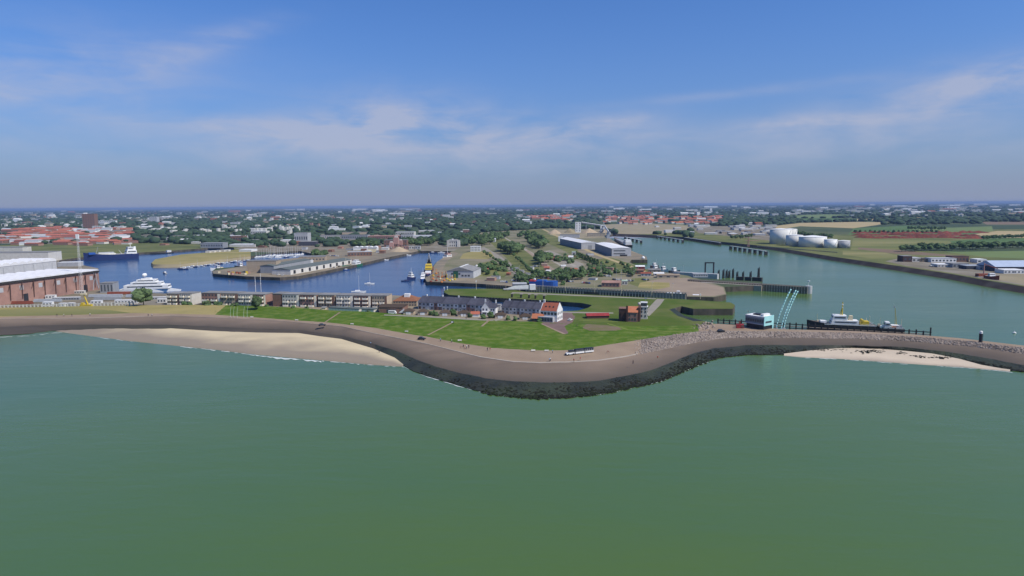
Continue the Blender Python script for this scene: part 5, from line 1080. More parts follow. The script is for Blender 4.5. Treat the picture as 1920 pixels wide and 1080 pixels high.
# the long hall turned along the quay
bpy.data.objects.remove(r.children[0]); [bpy.data.objects.remove(c) for c in list(r.children)]; bpy.data.objects.remove(r)
a, b_ = at(545, 515.5), at(660, 494.5); w = (b_ - a).length; rz = math.degrees(math.atan2(b_.y - a.y, b_.x - a.x)); h = 9 * mpp(560, 514)
r = bld_m('fish_hall', 'long fish auction hall with pale wall, dark doors and grey-green roof', 'warehouse', a, w, h, 22, rz, m_offw, m_ggreen, 'gable', 2.0); wins(r, 'f', w, 22, h, 9, 1, .28, .75, 0, h * .95, m_black, 'loading_door')
r = bld_m('dark_roof_hall', 'broad dark green-grey flat roof between the beige shed and fish hall', 'warehouse', at(514, 512.5), w * .62, h * 1.5, 16, rz + 4, m_grey, m_ggreen, 'gable', 1.5)
bld('rear_warehouse', 'tan flat-roofed warehouse at the inner end of the peninsula', 'warehouse', 560, 491, 45, 8, 25, 10, m_brickb, m_groof, fwin=(8, 1, .5, .3))
bld('white_container_store', 'white container store on the tan warehouse yard', 'container', 573, 495, 12, 6, 6, 8, m_white, m_white, group=None)
for i in range(6):
    px = 545 + i * 16; m_ = [m_white, m_white, m_navy][i % 3]; small_boat(px - 40, 484.0 - i * .6, 30 * i, 9, 'small boat lying in the marina arm behind the fish dock', 'marina boats', i % 2 == 0, m_white, m_)
for i in range(22): small_boat(478 + i * 4.2 + TR.uniform(-1, 1), 482.6 - i * .22 + TR.uniform(-.8, .8), 80 + TR.uniform(-20, 20), TR.uniform(9, 12), 'sailing boat with bare mast in the marina rows', 'marina sailing boats', True)
for i, (px, py, cl_) in enumerate([(530, 516.5, 'white'), (522, 516, 'white'), (620, 503, 'white'), (627, 502, 'white'), (636, 500, 'dark'), (644, 498.5, 'white'), (540, 514.5, 'dark')]): car(px, py, rz + TR.uniform(-10, 90), cl_, f'{"black" if cl_ == "dark" else cl_} car parked on the fish dock quay', 'cars on the fish dock')
for i in range(14): 
    px = TR.uniform(410, 470); t = thing('fish_crate_stack', 'stack of coloured fish crates on the peninsula tip', 'crates', at(px, 512.8 + TR.uniform(-1.5, 3)), TR.random(), 'crate stacks on the peninsula'); mt = [m_oxide, m_cream, m_pink, m_yellow][i % 4]
    for k in range(2): part('crate', MATS.setdefault('cr' + mt.name, MB().box(-1.2, 1.2, -.8, .8, 0, .1).box(-1.2, 1.2, -.8, -.7, .1, .9).box(-1.2, 1.2, .7, .8, .1, .9).box(-1.2, -1.1, -.7, .7, .1, .9).box(1.1, 1.2, -.7, .7, .1, .9).mesh('crate', mt)), t, (0, 0, k * .92))
# quay of the north basin: sheds, silos, sand
bld('quay_transit_shed', 'low transit shed with grey roof on the inner basin quay', 'warehouse', 652, 480.5, 42, 7, 14, 14, m_brick, m_lgrey, fwin=(8, 1, .5, .4))
bld('white_tent_store', 'long white fabric store behind the transit shed', 'warehouse', 662, 469.5, 44, 5, 12, 2, m_white, m_white, 'waves5', 2)
bld('quay_shed', 'small cream shed beside the sand heap quay', 'shed', 690, 473, 14, 6, 8, 5, m_cream, m_groof)
boat('green_coaster', 'green-hulled coaster with pale masts at the inner quay', 'ship', (676, 498.5), (644, 504.8), BZ, 7.5, 3.2, m_greenp, None, [('deckhouse', .12, .42, .8, 3.1, 6.2, m_white, 1), ('wheelhouse', .2, .36, .7, 6.2, 8.4, m_white, 1)], [(.85, 3.5, 14, .22, m_cream), (.55, 3.2, 13, .2, m_cream, 'aft_mast')])
small_boat(648, 506.5, 190, 8, 'small blue boat alongside the green coaster', None, False, m_white, m_blue)
small_boat(722, 488.2, 12, 9, 'white launch at the sand quay', None); small_boat(763, 479.5, 12, 12, 'white cabin cruiser at the head of the basin quay', None)
def heap(px, py, wp, hp, dep, mat, label, name='sand_heap', cat='heap'):
    m = mpp(px, py); w = wp * m; h = hp * m; n = 20; rg_ = random.Random(int(px)); b = MB(); vs = []; k = 7
    for j in range(k):
        q = j / (k - 1); 
        for i in range(n):
            a = 2 * math.pi * i / n; rr = (1 - q) ** .9 * (1 + .22 * noise.noise(Vector((math.cos(a) * 1.4 + px, math.sin(a) * 1.4, q)))); vs.append((w / 2 * rr * math.cos(a), dep / 2 * rr * math.sin(a), h * (q ** .9)))
    b.add(vs, [(j * n + i, j * n + (i + 1) % n, (j + 1) * n + (i + 1) % n, (j + 1) * n + i) for j in range(k - 1) for i in range(n)])
    o = b.build(name, mat, None, True); o.location = at(px, py); return tag(o, label, cat)
heap(748, 471.5, 36, 9, 24, m_sandp, 'pale sand heap on the basin head quay below the pink silos')
heap(1040, 438, 26, 8, 30, m_sandp, 'tan sand heap before the white silo tower'); heap(1068, 436, 22, 8, 26, m_sandyard, 'greyish sand heap between the low walls and silo'); heap(1105, 437, 34, 9, 40, m_sandp, 'broad tan sand heap beyond the white silo tower'); heap(1134, 436, 20, 6, 30, m_sandp, 'small tan sand heap at the loading belt')
for px, py, wp, hp, wd in ((738, 466, 9, 20, 'taller one with dark gantry'), (730, 468, 7, 13, 'short one beside the sand'), (748, 465, 6, 14, 'slim one')):
    m = mpp(px, py); t = thing('pink_silo', f'dusty pink silo tower above the sand heap, {wd}', 'silo', at(px, py)); w = wp * m; h = hp * m
    for sx in (.15, .85):
        for sy in (.15, .85): MB().box(w * sx - .4, w * sx + .4, w * sy - .4, w * sy + .4, 0, h * .4).build('leg', m_pink, t)
    MB().box(0, w, 0, w, h * .4, h).build('bin', m_pink, t); MB().box(w * .2, w * .8, w * .2, w * .8, h, h * 1.15).build('hopper_top', m_offw, t)
bld('brick_works', 'dark red brick works behind the pink silos', 'warehouse', 720, 463, 42, 12, 20, 2, m_brick, m_groof, fwin=(8, 2, .4, .4))
for i, (px, wp, mt) in enumerate(((757, 8, m_pink), (767, 9, m_offw), (778, 10, m_lgrey))): bld('quay_cabin', ['pink quay cabin past the sand heap', 'cream quay cabin past the sand heap', 'grey quay cabin at the basin head'][i], 'cabin', px, 467.5, wp, 6, 6, 0, mt, m_groof, fwin=(2, 1, .5, .4))
# basin head: villas, hall, boats
r = bld('customs_house', 'pale stone house with twin corner bays at the head of the basin', 'house', 838, 463, 24, 11, 10, 0, m_offw, m_groof, 'hip', 3, fwin=(6, 2, .4, .55)); m = mpp(838, 463)
for x in (0, 19): MB().box(x * m, (x + 5) * m, -1.2, -.01, -.4, 12.5 * m).build('corner_bay', m_offw, r)
MB().box(9 * m, 12 * m, 3, 6, 11 * m, 15 * m).build('lantern', m_white, r)
bld('white_office', 'white box office above the dry grass mound', 'office', 882, 472, 19, 9.5, 9, 0, m_white, m_white, fwin=(7, 2, .4, .6, 1, None))
r = boat('red_white_ship', 'white ship with rosy upper deck moored beside the basin-end quay', 'ship', (846, 485), (831, 486.5), BZ, 9, 3, m_white, None, [('deckhouse', .15, .8, .85, 3, 6, m_white, 1), ('upper_deck', .25, .65, .7, 6, 8.4, m_pink, 1)], [(.45, 8.4, 16, .4, m_white)])
for i, px in enumerate((812, 828, 843, 852)): small_boat(px, 474.6 + (i == 3) * 2, 5, 12, f'pale cruiser at the head of the basin, {_o[i]} along', None, False, m_white, m_white if i % 2 else m_navy)
# yellow and black tug ship and buoy yard
r = boat('buoy_layer', 'ship with yellow tower superstructure and black funnel at the buoy yard', 'ship', (806, 506), (802, 524), BZ, 10, 4, m_navy, m_oxide, [('superstructure', .34, .68, .8, 3.9, 6.4, m_black, 0), ('deck_house', .38, .64, .75, 6.4, 8.4, m_yellow, 1), ('bridge', .42, .58, .7, 8.4, 11, m_yellow, 1), ('funnel', .18, .28, .5, 4, 14, m_black), ('foredeck_house', .76, .88, .6, 4, 6.5, m_white)], [(.3, 12, 20, .5, m_black, 'mast')])
L = r['L']; 
for s in (-2.2, 2.2): MB().path([Vector((-.2 * L + s, -2, 12)), Vector((-.2 * L + s, 0, 21)), Vector((-.2 * L + s, 2, 12))], .3, 6).build('gantry', m_steel, r)
MB().box(-.2 * L - 3, -.2 * L + 3, -.4, .4, 20.6, 21.4).build('gantry_top', m_steel, r)
boat('patrol_boat', 'white and blue patrol launch at the buoy yard corner', 'boat', (795, 521), (791, 529), BZ, 5, 2.2, m_blue, m_white, [('cabin', .25, .65, .8, 2.1, 5, m_white, 1), ('bridge', .35, .55, .6, 5, 7, m_white, 1)], [(.4, 7, 12, .14, m_white)])
r = boat('white_tug', 'white tug with a dark hull heading out of the basin', 'boat', (776, 523), (764, 525), BZ, 6, 2.4, m_navy, m_white, [('deckhouse', .25, .7, .8, 2.3, 5, m_white, 1), ('wheelhouse', .4, .62, .65, 5, 7.5, m_white, 1)], [(.4, 7.5, 12, .16, m_white)])
small_boat(760, 527.5, 205, 8, 'small dark launch beside the white tug', None, False, m_navy, m_navy)
small_boat(692.5, 533, 10, 9, 'white yacht with bare mast sailing in mid basin', None, True)
small_boat(672, 549, 10, 12, 'yacht with tall mast showing above the flats roofs', None, True)
BU = [(812, 524, m_orangep), (818, 527, m_oxide), (826, 524, m_cream), (829, 520, m_orangep), (833, 527, m_orangep), (838, 524, m_yellow), (843, 527, m_yellow), (848, 526, m_cream), (822, 520, m_oxide), (812, 518, m_yellow), (836, 519, m_oxide), (848, 521, m_orangep), (828, 530, m_orangep), (853, 525, m_yellow), (818, 514, m_orangep), (808, 529, m_oxide)]
bm_ = {}
for i, (px, py, mt) in enumerate(BU):
    if mt.name not in bm_: bm_[mt.name] = (MB().lathe([(.3, 0), (1.3, .2), (1.3, 1.1), (.4, 1.5)], 12).mesh('float', mt), MB().path([Vector((.7, 0, 1.2)), Vector((.2, 0, 4.6)), Vector((-.2, 0, 4.6)), Vector((-.7, 0, 1.2))], .12, 5).box(-.35, .35, -.35, .35, 4.5, 5.3).mesh('cage', mt))
    cn = {'orange_paint': 'orange', 'oxide_red_paint': 'rust red', 'cream_paint': 'cream', 'yellow_paint': 'yellow'}[mt.name]
    t = thing('navigation_buoy', f'{cn} navigation buoy stored on the buoy yard', 'buoy', at(px, py), TR.random() * 6, f'{cn} buoys on the buoy yard'); part('float', bm_[mt.name][0], t); part('cage', bm_[mt.name][1], t)
r = bld('buoy_hall', 'grey gabled buoy hall with tall dark green door', 'warehouse', 838, 521, 50, 13, 34, -10, m_lgrey, m_groof, 'gabley', 7, fwin=None); m = mpp(838, 521); w = 50 * m
part('door', unit(m_greenp, 'door'), r, (w * .34, -.08, 13 * m * .52), sc=(9 * m, .2, 13.5 * m)); MB().box(w * .47, w * .53, .2, 33.5, 20.05 * m, 20.25 * m + .3).build('ridge_light', m_white, r)
for x in (.2, .48, .6, .72, .84): part('window', WINMESH, r, (w * x, -.05, 13 * m * (.35 if x > .5 else .6)), sc=(2, .1, 1.6))
for i in range(5): 
    p_ = (884 + i * 2.5, 519 - i * 4); t = thing('site_tank', 'white storage tank beside the buoy hall', 'tank', at(*p_), 0, 'white tanks beside the buoy hall'); MB().lathe([(1.7, 0), (1.7, 3.4), (.2, 4)], 14).build('shell', m_white, t, True); MB().box(1.55, 1.85, -.2, .2, 0, 3.5).build('ladder', m_steel, t)
fence('timber_guide_fence', 'dark timber guide wall in front of the lock approach', (912, 540.5), (948, 542.5), 12, 3.4, .8, m_timberb)
# lock: gate, bridge, ribbed wall, blue-red ship dock
r = thing('lock_bridge', 'white steel lock bridge with raised pale beams', 'bridge', at(946, 544), R(6)); MB().box(-1, 20, -2.5, 1, .5, 1.3).build('deck', m_lgrey, r); MB().add([(0, -2.4, 1.3), (20, -2.4, 1.3), (20, -2.2, 1.3), (0, -2.2, 1.3), (8, -2.4, 3.8), (20, -2.4, 4.2), (20, -2.2, 4.2), (8, -2.2, 3.8)], [(4, 5, 6, 7), (0, 1, 5, 4), (1, 2, 6, 5), (2, 3, 7, 6), (3, 0, 4, 7)]).build('side_beam', m_white, r); MB().box(21, 26, -2.5, 1.5, 0, 4.5).build('bridge_house', m_white, r)
MB().box(2, 3, -3, 2, -4, .5).box(12, 13, -3, 2, -4, .5).build('pier', m_timberb, r)
def fender_wall(name, label, A, B, n, zt, mat):
    a, b = at(*A), at(*B); L = (b - a).length; r = thing(name, label, 'lock wall', (a.x, a.y, 0), math.atan2(b.y - a.y, b.x - a.x)); n = min(n, 90)
    pm_ = MB().box(-.35, .35, -.9, -.3, -1.5, zt + .6).mesh('fender_post', mat)
    for i in range(n): part('fender_post', pm_, r, (L * (i + .5) / n, 0, 0))
    MB().box(0, L, -.28, -.04, -1.5, zt).build('wall_face', m_conc, r); MB().box(0, L, -1.0, .3, zt + .62, zt + 1.0).build('capping', m_conc, r); return r
fender_wall('lock_wall', 'long ribbed timber lock wall with pale capping', (985, 541), (1288, 556), 56, 6.6, m_bleach)
for i, px in enumerate((1018, 1060, 1115, 1165, 1222, 1260)):
    t = thing('lamp_post', f'slim lamp post on the lock wall, {_o[i]} from the bridge', 'lamp post', at(px, 542 + (px - 985) * .0495)); MB().tube((0, 0, 0), (0, 0, 10), .16, .1, 6).build('post', m_cream, t); MB().box(-.2, 1.2, -.15, .15, 9.9, 10.1).build('lamp_head', m_lgrey, t)
for i, (px, py, hh) in enumerate(((893, 543, 17), (833, 545, 7), (839, 544, 7), (1313, 560, 9))):
    t = thing('signal_mast', ['tall thin signal mast on the long lawn pier', 'white signal post at the tip of the lawn pier', 'second white signal post by the lawn pier tip', 'slim pole on the outer end of the lawn pier'][i], 'mast', at(px, py)); m = mpp(px, py); MB().tube((0, 0, -.2), (0, 0, hh * m), .2, .12, 6).build('pole', m_white if i in (1, 2) else m_cream, t); MB().box(-.4, .4, -.2, .2, hh * m - 1.4, hh * m).build('signal_head', m_white, t)
fence('mooring_palisade', 'dark timber fender posts along the lawn pier edge', (860, 556), (1050, 566), 34, .6, .8, m_timber, rail=False)
for i, px in enumerate((960, 977, 992, 1004, 1020)): 
    t = thing('mooring_dolphin', f'dark mooring bollard with pale cap at the pier, {_o[i]} along', 'bollard', at(px, 557.5 + (px - 960) * .055)); MB().tube((0, 0, -4), (0, 0, 2.6), .8, .7, 8).build('post', m_timber, t); MB().box(-.9, 1.6, -.8, .8, 2.6, 3.2).build('cap', m_conc, t)
r = boat('blue_red_ship', 'blue and red hulled ship lying high behind the lock wall', 'ship', (994, 538.5), (1046, 539.5), 3.6, 10, 5.6, m_blue, m_blue, [('red_bow_block', .0, .24, 1.0, .3, 6.6, m_redp, 0), ('deckhouse', .25, .6, .8, 5.4, 6.5, m_blue, 0), ('stern_post', .14, .2, .3, 6.6, 8, m_white)], [(.9, 6, 9, .2, m_steel)], stern=1.0, full=.8, sheer=.1, stem=.0)
bld('grey_lock_store', 'grey store with white lettering-free front beside the red bow'.replace(' lettering-free', ''), 'shed', 962, 540, 26, 7, 10, 3, m_grey, m_lgrey, fwin=(5, 1, .6, .5))
r = bld('brick_shed', 'low brown brick shed with pale gable on the lock quay', 'warehouse', 1128, 538, 32, 8, 14, -14, m_brickp, m_brickp, 'gable', 3, fwin=(5, 1, .4, .4)); bld('white_kiosk', 'small white and green kiosk beyond the brown brick shed', 'kiosk', 1166, 534, 10, 7, 6, -10, m_offw, m_pgreen, fwin=(2, 1, .5, .4))
boat('white_ferry', 'white passenger boat lying at the lock mouth quay', 'boat', (1240, 560), (1292, 561.5), 0, 7, 2.6, m_white, m_white, [('saloon', .15, .75, .85, 2.5, 4.8, m_white, 1), ('wheelhouse', .55, .68, .6, 4.8, 6.6, m_white, 1)])
boat('white_cutter', 'white cutter moored astern of the passenger boat', 'boat', (1292, 563), (1325, 564), 0, 6, 2.4, m_grey, m_white, [('cabin', .2, .6, .8, 2.3, 4.6, m_white, 1)])
# outer piers
def pier_box(name, label, A, B, wd, zt, mat, cat='pier', posts=0, pmat=None):
    a, b = at(*A), at(*B); L = (b - a).length; r = thing(name, label, cat, (a.x, a.y, 0), math.atan2(b.y - a.y, b.x - a.x)); MB().box(0, L, 0, wd, -2, zt).build('pier_body', mat, r)
    if posts:
        pm_ = MB().box(-.3, .3, -.5, -.02, -2, zt + .5).mesh('fender_post', pmat)
        for i in range(posts): part('fender_post', pm_, r, (L * i / (posts - 1), 0, 0))
        MB().box(0, L, -.55, -.0, zt + .52, zt + .9).build('capping', m_conc, r); MB().box(0, L, -.55, -.0, zt * .5, zt * .5 + .4).build('waling', mat, r)
    return r, L
pier_box('concrete_pier', 'pale concrete quay pier between brown quay and palisade', (1313, 530), (1428, 536.5), 12, 4.7, m_conc)
r, L = pier_box('timber_palisade', 'long ribbed timber pier reaching into the harbour mouth', (1290, 527), (1514, 541), 7, 5.6, m_timberb, posts=48, pmat=m_bleach)
MB().lathe([(2.6, -2), (2.6, 6.4)], 12, (L + .5, 3)).build('end_dolphin', m_lgrey, r); MB().tube((L, 3, 6.4), (L, 3, 10), .15, None, 6).box(L - .9, L + .9, 2.4, 3.6, 10, 11).build('end_light', m_white, r)
for i, (px, hh) in enumerate(((1347, 12), (1356, 13), (1362, 12), (1367, 11), (1374, 14), (1382, 9), (1393, 9), (1407, 9), (1422, 16))):
    t = thing('dolphin_pile', f'dark mooring pile cluster beyond the palisade, {(_o + ["ninth"])[i]} from the portal frame', 'mooring piles', at(px, 521, 0)); H = hh * mpp(px, 518, 0) + 1.5
    for k in range(3): MB().tube((math.cos(k * 2.1) * 1.0, math.sin(k * 2.1) * 1.0, -2), (math.cos(k * 2.1) * .6, math.sin(k * 2.1) * .6, H - k), .5, .45, 7).build('pile', m_timber, t)
for a_, b_, wd in (((1380, 519), (1394, 519.5), 'first'), ((1396, 519.5), (1408, 520), 'second'), ((1410, 520), (1428, 521), 'third')): pier_box('timber_stage', f'low dark timber stage among the mooring piles, {wd} along', a_, b_, 4, 4.5, m_timber)
t = thing('portal_frame', 'dark steel portal frame standing on the ferry berth', 'gantry', at(1322, 514.5)); m = mpp(1322, 514.5)
for x in (0, 15 * m): MB().box(x - .6, x + .6, -.6, .6, -3, 20 * m).build('leg', m_blue if 0 else m_black, t)
MB().box(-.6, 15 * m + .6, -.7, .7, 20 * m, 22 * m).build('beam', m_black, t)
bld('berth_house', 'pale grey berth building below the portal frame', 'building', 1300, 519, 26, 5, 8, -3, m_lgrey, m_lgrey, fwin=(6, 1, .5, .4)); pier_box('link_span', 'pale steel link span leading along the ferry berth', (1262, 511.5), (1345, 516), 5, 5.5, m_lgrey)
# working quay clutter by the channel
for i, (px, py, wp, hp, mt, rf, wd) in enumerate([(1192, 508, 16, 8, m_redp, m_white, 'red quay shed with white roof by the moored hulls'), (1184, 514, 22, 7, m_brick, m_brick, 'brown brick quay shed near the dyke end'), (1216, 511, 22, 5, m_brickb, m_groof, 'tan low quay shed among the hulls'), (1226, 517, 18, 4, m_offw, m_white, 'white-roofed boat shed at the slip'), (1202, 518, 18, 5, m_lgrey, m_oxide, 'grey shed with rusty roof at the slip'), (1232, 521, 40, 5, m_brickb, m_brown, 'long brown flat-roofed store beside the yellow grass')]): bld('quay_shed', wd, 'shed', px, py, wp, hp, 9, -8, mt, rf, 'gable', 2, fwin=(3, 1, .4, .4))
for i, (A, B, hl) in enumerate([((1224, 507), (1236, 509), m_black), ((1238, 509), (1252, 511.5), m_white), ((1256, 512), (1274, 514), m_black), ((1222, 502.5), (1234, 504), m_oxide)]): boat('work_boat', ['black-hulled work boat at the slip quay', 'white work boat at the slip quay', 'black-hulled tug near the link span', 'rust-red work boat at the slip quay'][i], 'boat', A, B, 0, 6, 3, hl, None, [('wheelhouse', .3, .55, .7, 3, 6.5, m_white, 1)], [(.7, 3, 11, .18, m_steel)])
# white storage halls
m = mpp(1147, 480)
r = bld('storage_hall', 'white-roofed storage hall with banded grey front on the channel quay', 'warehouse', 1147, 480.5, 36, 14.5, 130, 3, m_grey, m_wroof, 'gabley', 2.0); w = 36 * m; h = 14.5 * m
for z in (.25, .62): MB().box(w * .1, w * .7, -.12, -.02, h * z, h * z + h * .13).build('window_band', m_glass, r)
MB().box(w * .42, w * .8, -.14, -.02, 0, h * .2).build('door', m_black, r); MB().box(.02, w - .02, -.06, -.005, -.4, h).build('lit_front_sheet', m_lgrey, r)  # paler sheet paints the front as sunlit; grey walls keep the shaded tone
r = bld('storage_hall', 'second white-roofed storage hall set behind the banded one', 'warehouse', 1090, 467.5, 30, 12, 150, 9, m_grey, m_wroof, 'gabley', 3); w = 30 * mpp(1090, 467) / math.cos(R(9)); MB().box(.02, w - .02, -.06, -.005, -.4, 12 * mpp(1090, 467)).build('lit_front_sheet', m_lgrey, r); part('door', unit(m_grey, 'door'), r, (w * .55, -.1, 3.2), sc=(6, .2, 6))  # front again overlaid in lighter grey, sunlight put into its colour
bld('white_gatehouse', 'small white box building before the rear storage hall', 'building', 1047, 453, 8, 9, 7, 0, m_white, m_white); bld('grey_store', 'low dark store next to the white box building', 'building', 1055, 453.5, 13, 5, 8, 0, m_grey, m_groof)
bld('white_pump_house', 'small cream pump house at the head of the conical tree row', 'building', 1072, 481, 8, 9, 6, -10, m_offw, m_pgreen, fwin=(1, 1, .4, .4))
r = bld('silo_tower', 'white windowed silo tower above the sand heaps', 'tower', 1079, 436, 10, 19, 12, 0, m_white, m_white, fwin=(2, 5, .5, .4, 2, None))
bld('loading_house', 'white transfer house at the top of the loading belt', 'building', 1126, 434, 8, 12, 9, 0, m_white, m_white, fwin=(1, 2, .4, .3)); 
def belt(label, A, za, B, zb): 
    a, b = at(*A), at(*B); r = thing('conveyor_belt', label, 'conveyor', (a.x, a.y, GZ)); MB().tube((0, 0, za), (b.x - a.x, b.y - a.y, zb), 2.2, None, 6).build('gallery', m_lgrey, r)
    for q in (.25, .7): MB().box((b.x - a.x) * q - .6, (b.x - a.x) * q + .6, (b.y - a.y) * q - .6, (b.y - a.y) * q + .6, 0, za + (zb - za) * q).build('trestle', m_steel, r)
belt('covered conveyor from the silo tower to the transfer house', (1090, 434), 24, (1126, 434), 16); belt('steep dark loading belt running down to the moored ship', (1133, 434), 15, (1144, 446), 8)
bld('retaining_bay', 'long grey retaining bay walls before the sand heaps', 'bunker', 1050, 446, 36, 6, 10, -8, m_lgrey, m_groof); bld('retaining_bay', 'concrete bunker front below the broad sand heap', 'bunker', 1102, 443.5, 32, 6, 10, -2, m_conc, m_groof)
boat('bulk_ship', 'dark bulk ship with white aft house loading beyond the white halls', 'ship', (1180, 465), (1153, 451.5), 0, 14, 5, m_black, m_deck, [('hatch', .3, .8, .7, 5, 6.5, m_grey, 0), ('deckhouse', .04, .2, .8, 5, 10, m_white, 1), ('wheelhouse', .06, .16, .7, 10, 13, m_white, 1)], [(.12, 13, 18, .3, m_white), (.85, 6, 14, .3, m_grey, 'foremast')])
t = thing('crane', 'dark quay crane unloading the bulk ship', 'crane', at(1140, 447)); MB().box(-3, 3, -3, 3, 0, 12).build('tower', m_steel, t); MB().tube((0, 0, 12), (12, -14, 24), .9, .5, 6).build('jib', m_steel, t); MB().box(-2.5, 2.5, -4, 2, 12, 15.5).build('cab', m_grey, t)
t = thing('float_ball', 'white round tank at the end of the hall quay', 'tank', at(1206, 486)); MB().lathe([(1.2, 0), (2.2, 1), (2.2, 2.4), (1, 3.6), (0, 3.8)], 14).build('shell', m_white, t, True); MB().box(-1, 1, -1, 1, 0, .4).build('base', m_lgrey, t)
# jetties of the far channel
def trestle(label, A, B, n, zt=5.0):
    a, b = at(*A, 0), at(*B, 0); L = (b - a).length; r = thing('trestle_jetty', label, 'jetty', a, math.atan2(b.y - a.y, b.x - a.x)); pm_ = MB().box(-1.6, 1.6, -2, 2, -2, zt).mesh('pier', m_timber)
    for i in range(n): part('pier', pm_, r, (L * i / (n - 1), 0, 0))
    MB().box(0, L, -1.5, 1.5, zt + .01, zt + .9).build('deck', m_lgrey, r)
trestle('short trestle jetty beyond the bulk ship', (1172, 449), (1202, 456), 5); trestle('longer trestle jetty near the sand field shore', (1232, 447), (1280, 455), 7); trestle('dark piled berth along the industrial shore', (1284, 449.5), (1350, 460), 22, 4.5); trestle('tanker berth jetty with small platform', (1370, 467.5), (1436, 478), 8)
t = thing('pipe_gantry', 'pink lattice loading arm on the tanker berth', 'loading gantry', at(1403, 463)); lattice(16, 1.2, 6, m_pink, .22).build('tower', m_pink, t); MB().box(-5, 18, -.4, .4, 10, 10.8).build('pipe_bridge', m_pink, t)
# tank farm
TK = [(1463, 458, 36, 25, m_tank, 'tallest white storage tank at the tanker berth'), (1480, 452, 24, 20, m_tank, 'white storage tank half hidden behind the tallest'), (1489, 461, 28, 17.5, m_tank, 'cream storage tank between the tallest and the broadest'), (1523, 464, 45, 17, m_tank, 'broadest cream storage tank of the row'), (1557, 465.5, 21, 14, m_white, 'small white tank with diagonal stair'), (1582, 465.5, 19, 12, m_lgrey, 'smallest grey tank at the end of the row')]
for px, py, wp, hp, mt, wd in TK:
    m = mpp(px, py); R_ = wp * m / 2; h = hp * m; p = at(px, py); dv = Vector((p.x, p.y, 0)).normalized() * R_; t = thing('storage_tank', wd, 'storage tank', p + dv, 0)
    MB().lathe([(R_, -.4), (R_, h)], 40).build('shell', mt, t, True); MB().lathe([(R_ * 1.004, h), (R_ * 1.004, h + .5), (0.3, h + R_ * .13)], 40).build('roof', m_white, t)
    b = MB(); nst = 16
    for k in range(nst): a0 = -1.7 + k / nst * .9; b.tube((math.cos(a0) * (R_ + .4), math.sin(a0) * (R_ + .4), h * k / nst), (math.cos(a0 + .9 / nst) * (R_ + .4), math.sin(a0 + .9 / nst) * (R_ + .4), h * (k + 1) / nst), .3, None, 4)
    b.build('stair', m_steel, t)
fence('tank_bund_wall', 'low concrete bund wall before the storage tanks', (1420, 462), (1570, 474), 40, 1.2, .4, m_conc)
# east bank yards
EB = [(1693, 491, 14, 9, m_brickd, m_groof, 'dark brick building with twin bays by the bank path'), (1710, 491, 13, 6, m_offw, m_lgrey, 'cream annex beside the dark brick building'), (1724, 491, 22, 4, m_timberb, m_timber, 'row of dark timber stalls beside the cream annex'), (1746, 492, 38, 6, m_white, m_lgrey, 'long white flat building on the east bank'), (1785, 491, 25, 8, m_brick, m_brickd, 'brown brick shed past the long white building'), (1832, 493, 14, 5, m_white, m_white, 'single white box shed on the east bank grass'), (1758, 501, 20, 4, m_offw, m_white, 'white flat boathouse on the east bank slope'), (1786, 502, 24, 6, m_grey, m_groof, 'grey low workshop on the east bank'), (1812, 505, 26, 5, m_dgrey, m_steel, 'dark workshop with metal roof by the slipway'), (1836, 506, 20, 5, m_lgrey, m_lgrey, 'light grey workshop by the red crane'), (1882, 513, 16, 5, m_white, m_white, 'white gatehouse with two doors before the blue-roofed shed'), (1900, 513, 16, 5, m_white, m_white, 'white office before the blue-roofed shed')]
for px, py, wp, hp, mt, rf, wd in EB: bld('bank_building', wd, 'building', px, py, wp, hp, 14, -4, mt, rf, 'flat', 0, fwin=(max(2, int(wp / 5)), 1, .5, .4))
m_bsheet = M('pale_blue_sheet', (.42, .48, .58), (.36, .42, .52), .3)
bld('boat_hall', 'large boatyard hall with pale blue roof at the slipway', 'warehouse', 1866, 509, 120, 7, 30, -3, m_dgrey, m_bsheet, 'gable', 8)
r = thing('slipway_crane', 'red slipway crane with pale mast at the boatyard', 'crane', at(1844, 519)); MB().box(-6, 8, -2, 3, 0, 3).build('carriage', m_oxide, r); MB().tube((0, 0, 3), (0, 0, 13), .6, .4, 7).build('mast', m_pink, r); MB().tube((0, 0, 12), (10, -4, 8), .35, .25, 6).build('jib', m_oxide, r)
boat('red_hull', 'rust red hull standing on the slipway below the crane', 'boat', (1850, 523), (1872, 527), 3.5, 7, 3.5, m_oxide, m_grey, [('wheelhouse', .3, .5, .7, 3.4, 6, m_white, 1)])
boat('grey_lighter', 'dark grey lighter lying against the slipway bank', 'boat', (1830, 527.5), (1866, 533), 0, 8, 2.5, m_grey, m_deck, [('deckhouse', .1, .25, .7, 2.4, 5, m_grey, 1)])
small_boat(1862, 536, 20, 12, 'pale dinghy drifting off the slipway', None, False, m_white, m_white, 0); small_boat(1896, 538, 5, 10, 'second pale dinghy near the slipway bank', None, False, m_lgrey, m_lgrey, 0)
# dark stone bank along the east shore
EBK = [(1150, 438), (1195, 439.5), (1230, 441), (1290, 445), (1350, 453), (1380, 456), (1450, 463), (1560, 481), (1680, 498), (1780, 513), (1850, 526), (1925, 538), (2350, 610)]
vs, fs = [], []
for i, (x, y) in enumerate(EBK):
    p = at(x, y); d = Vector((-p.x, -p.y, 0)).normalized(); k = .5 if i > 5 else .2; vs += [Vector((p.x, p.y, GZ + .02)), Vector((p.x, p.y, 0)) + d * (24 * k) + Vector((0, 0, .15)), Vector((p.x, p.y, -2)) + d * (36 * k)]
for i in range(len(EBK) - 1): fs += [(i * 3, i * 3 + 1, i * 3 + 4, i * 3 + 3), (i * 3 + 1, i * 3 + 2, i * 3 + 5, i * 3 + 4)]
structure('east_shore_bank', vs, fs, m_bank, True)
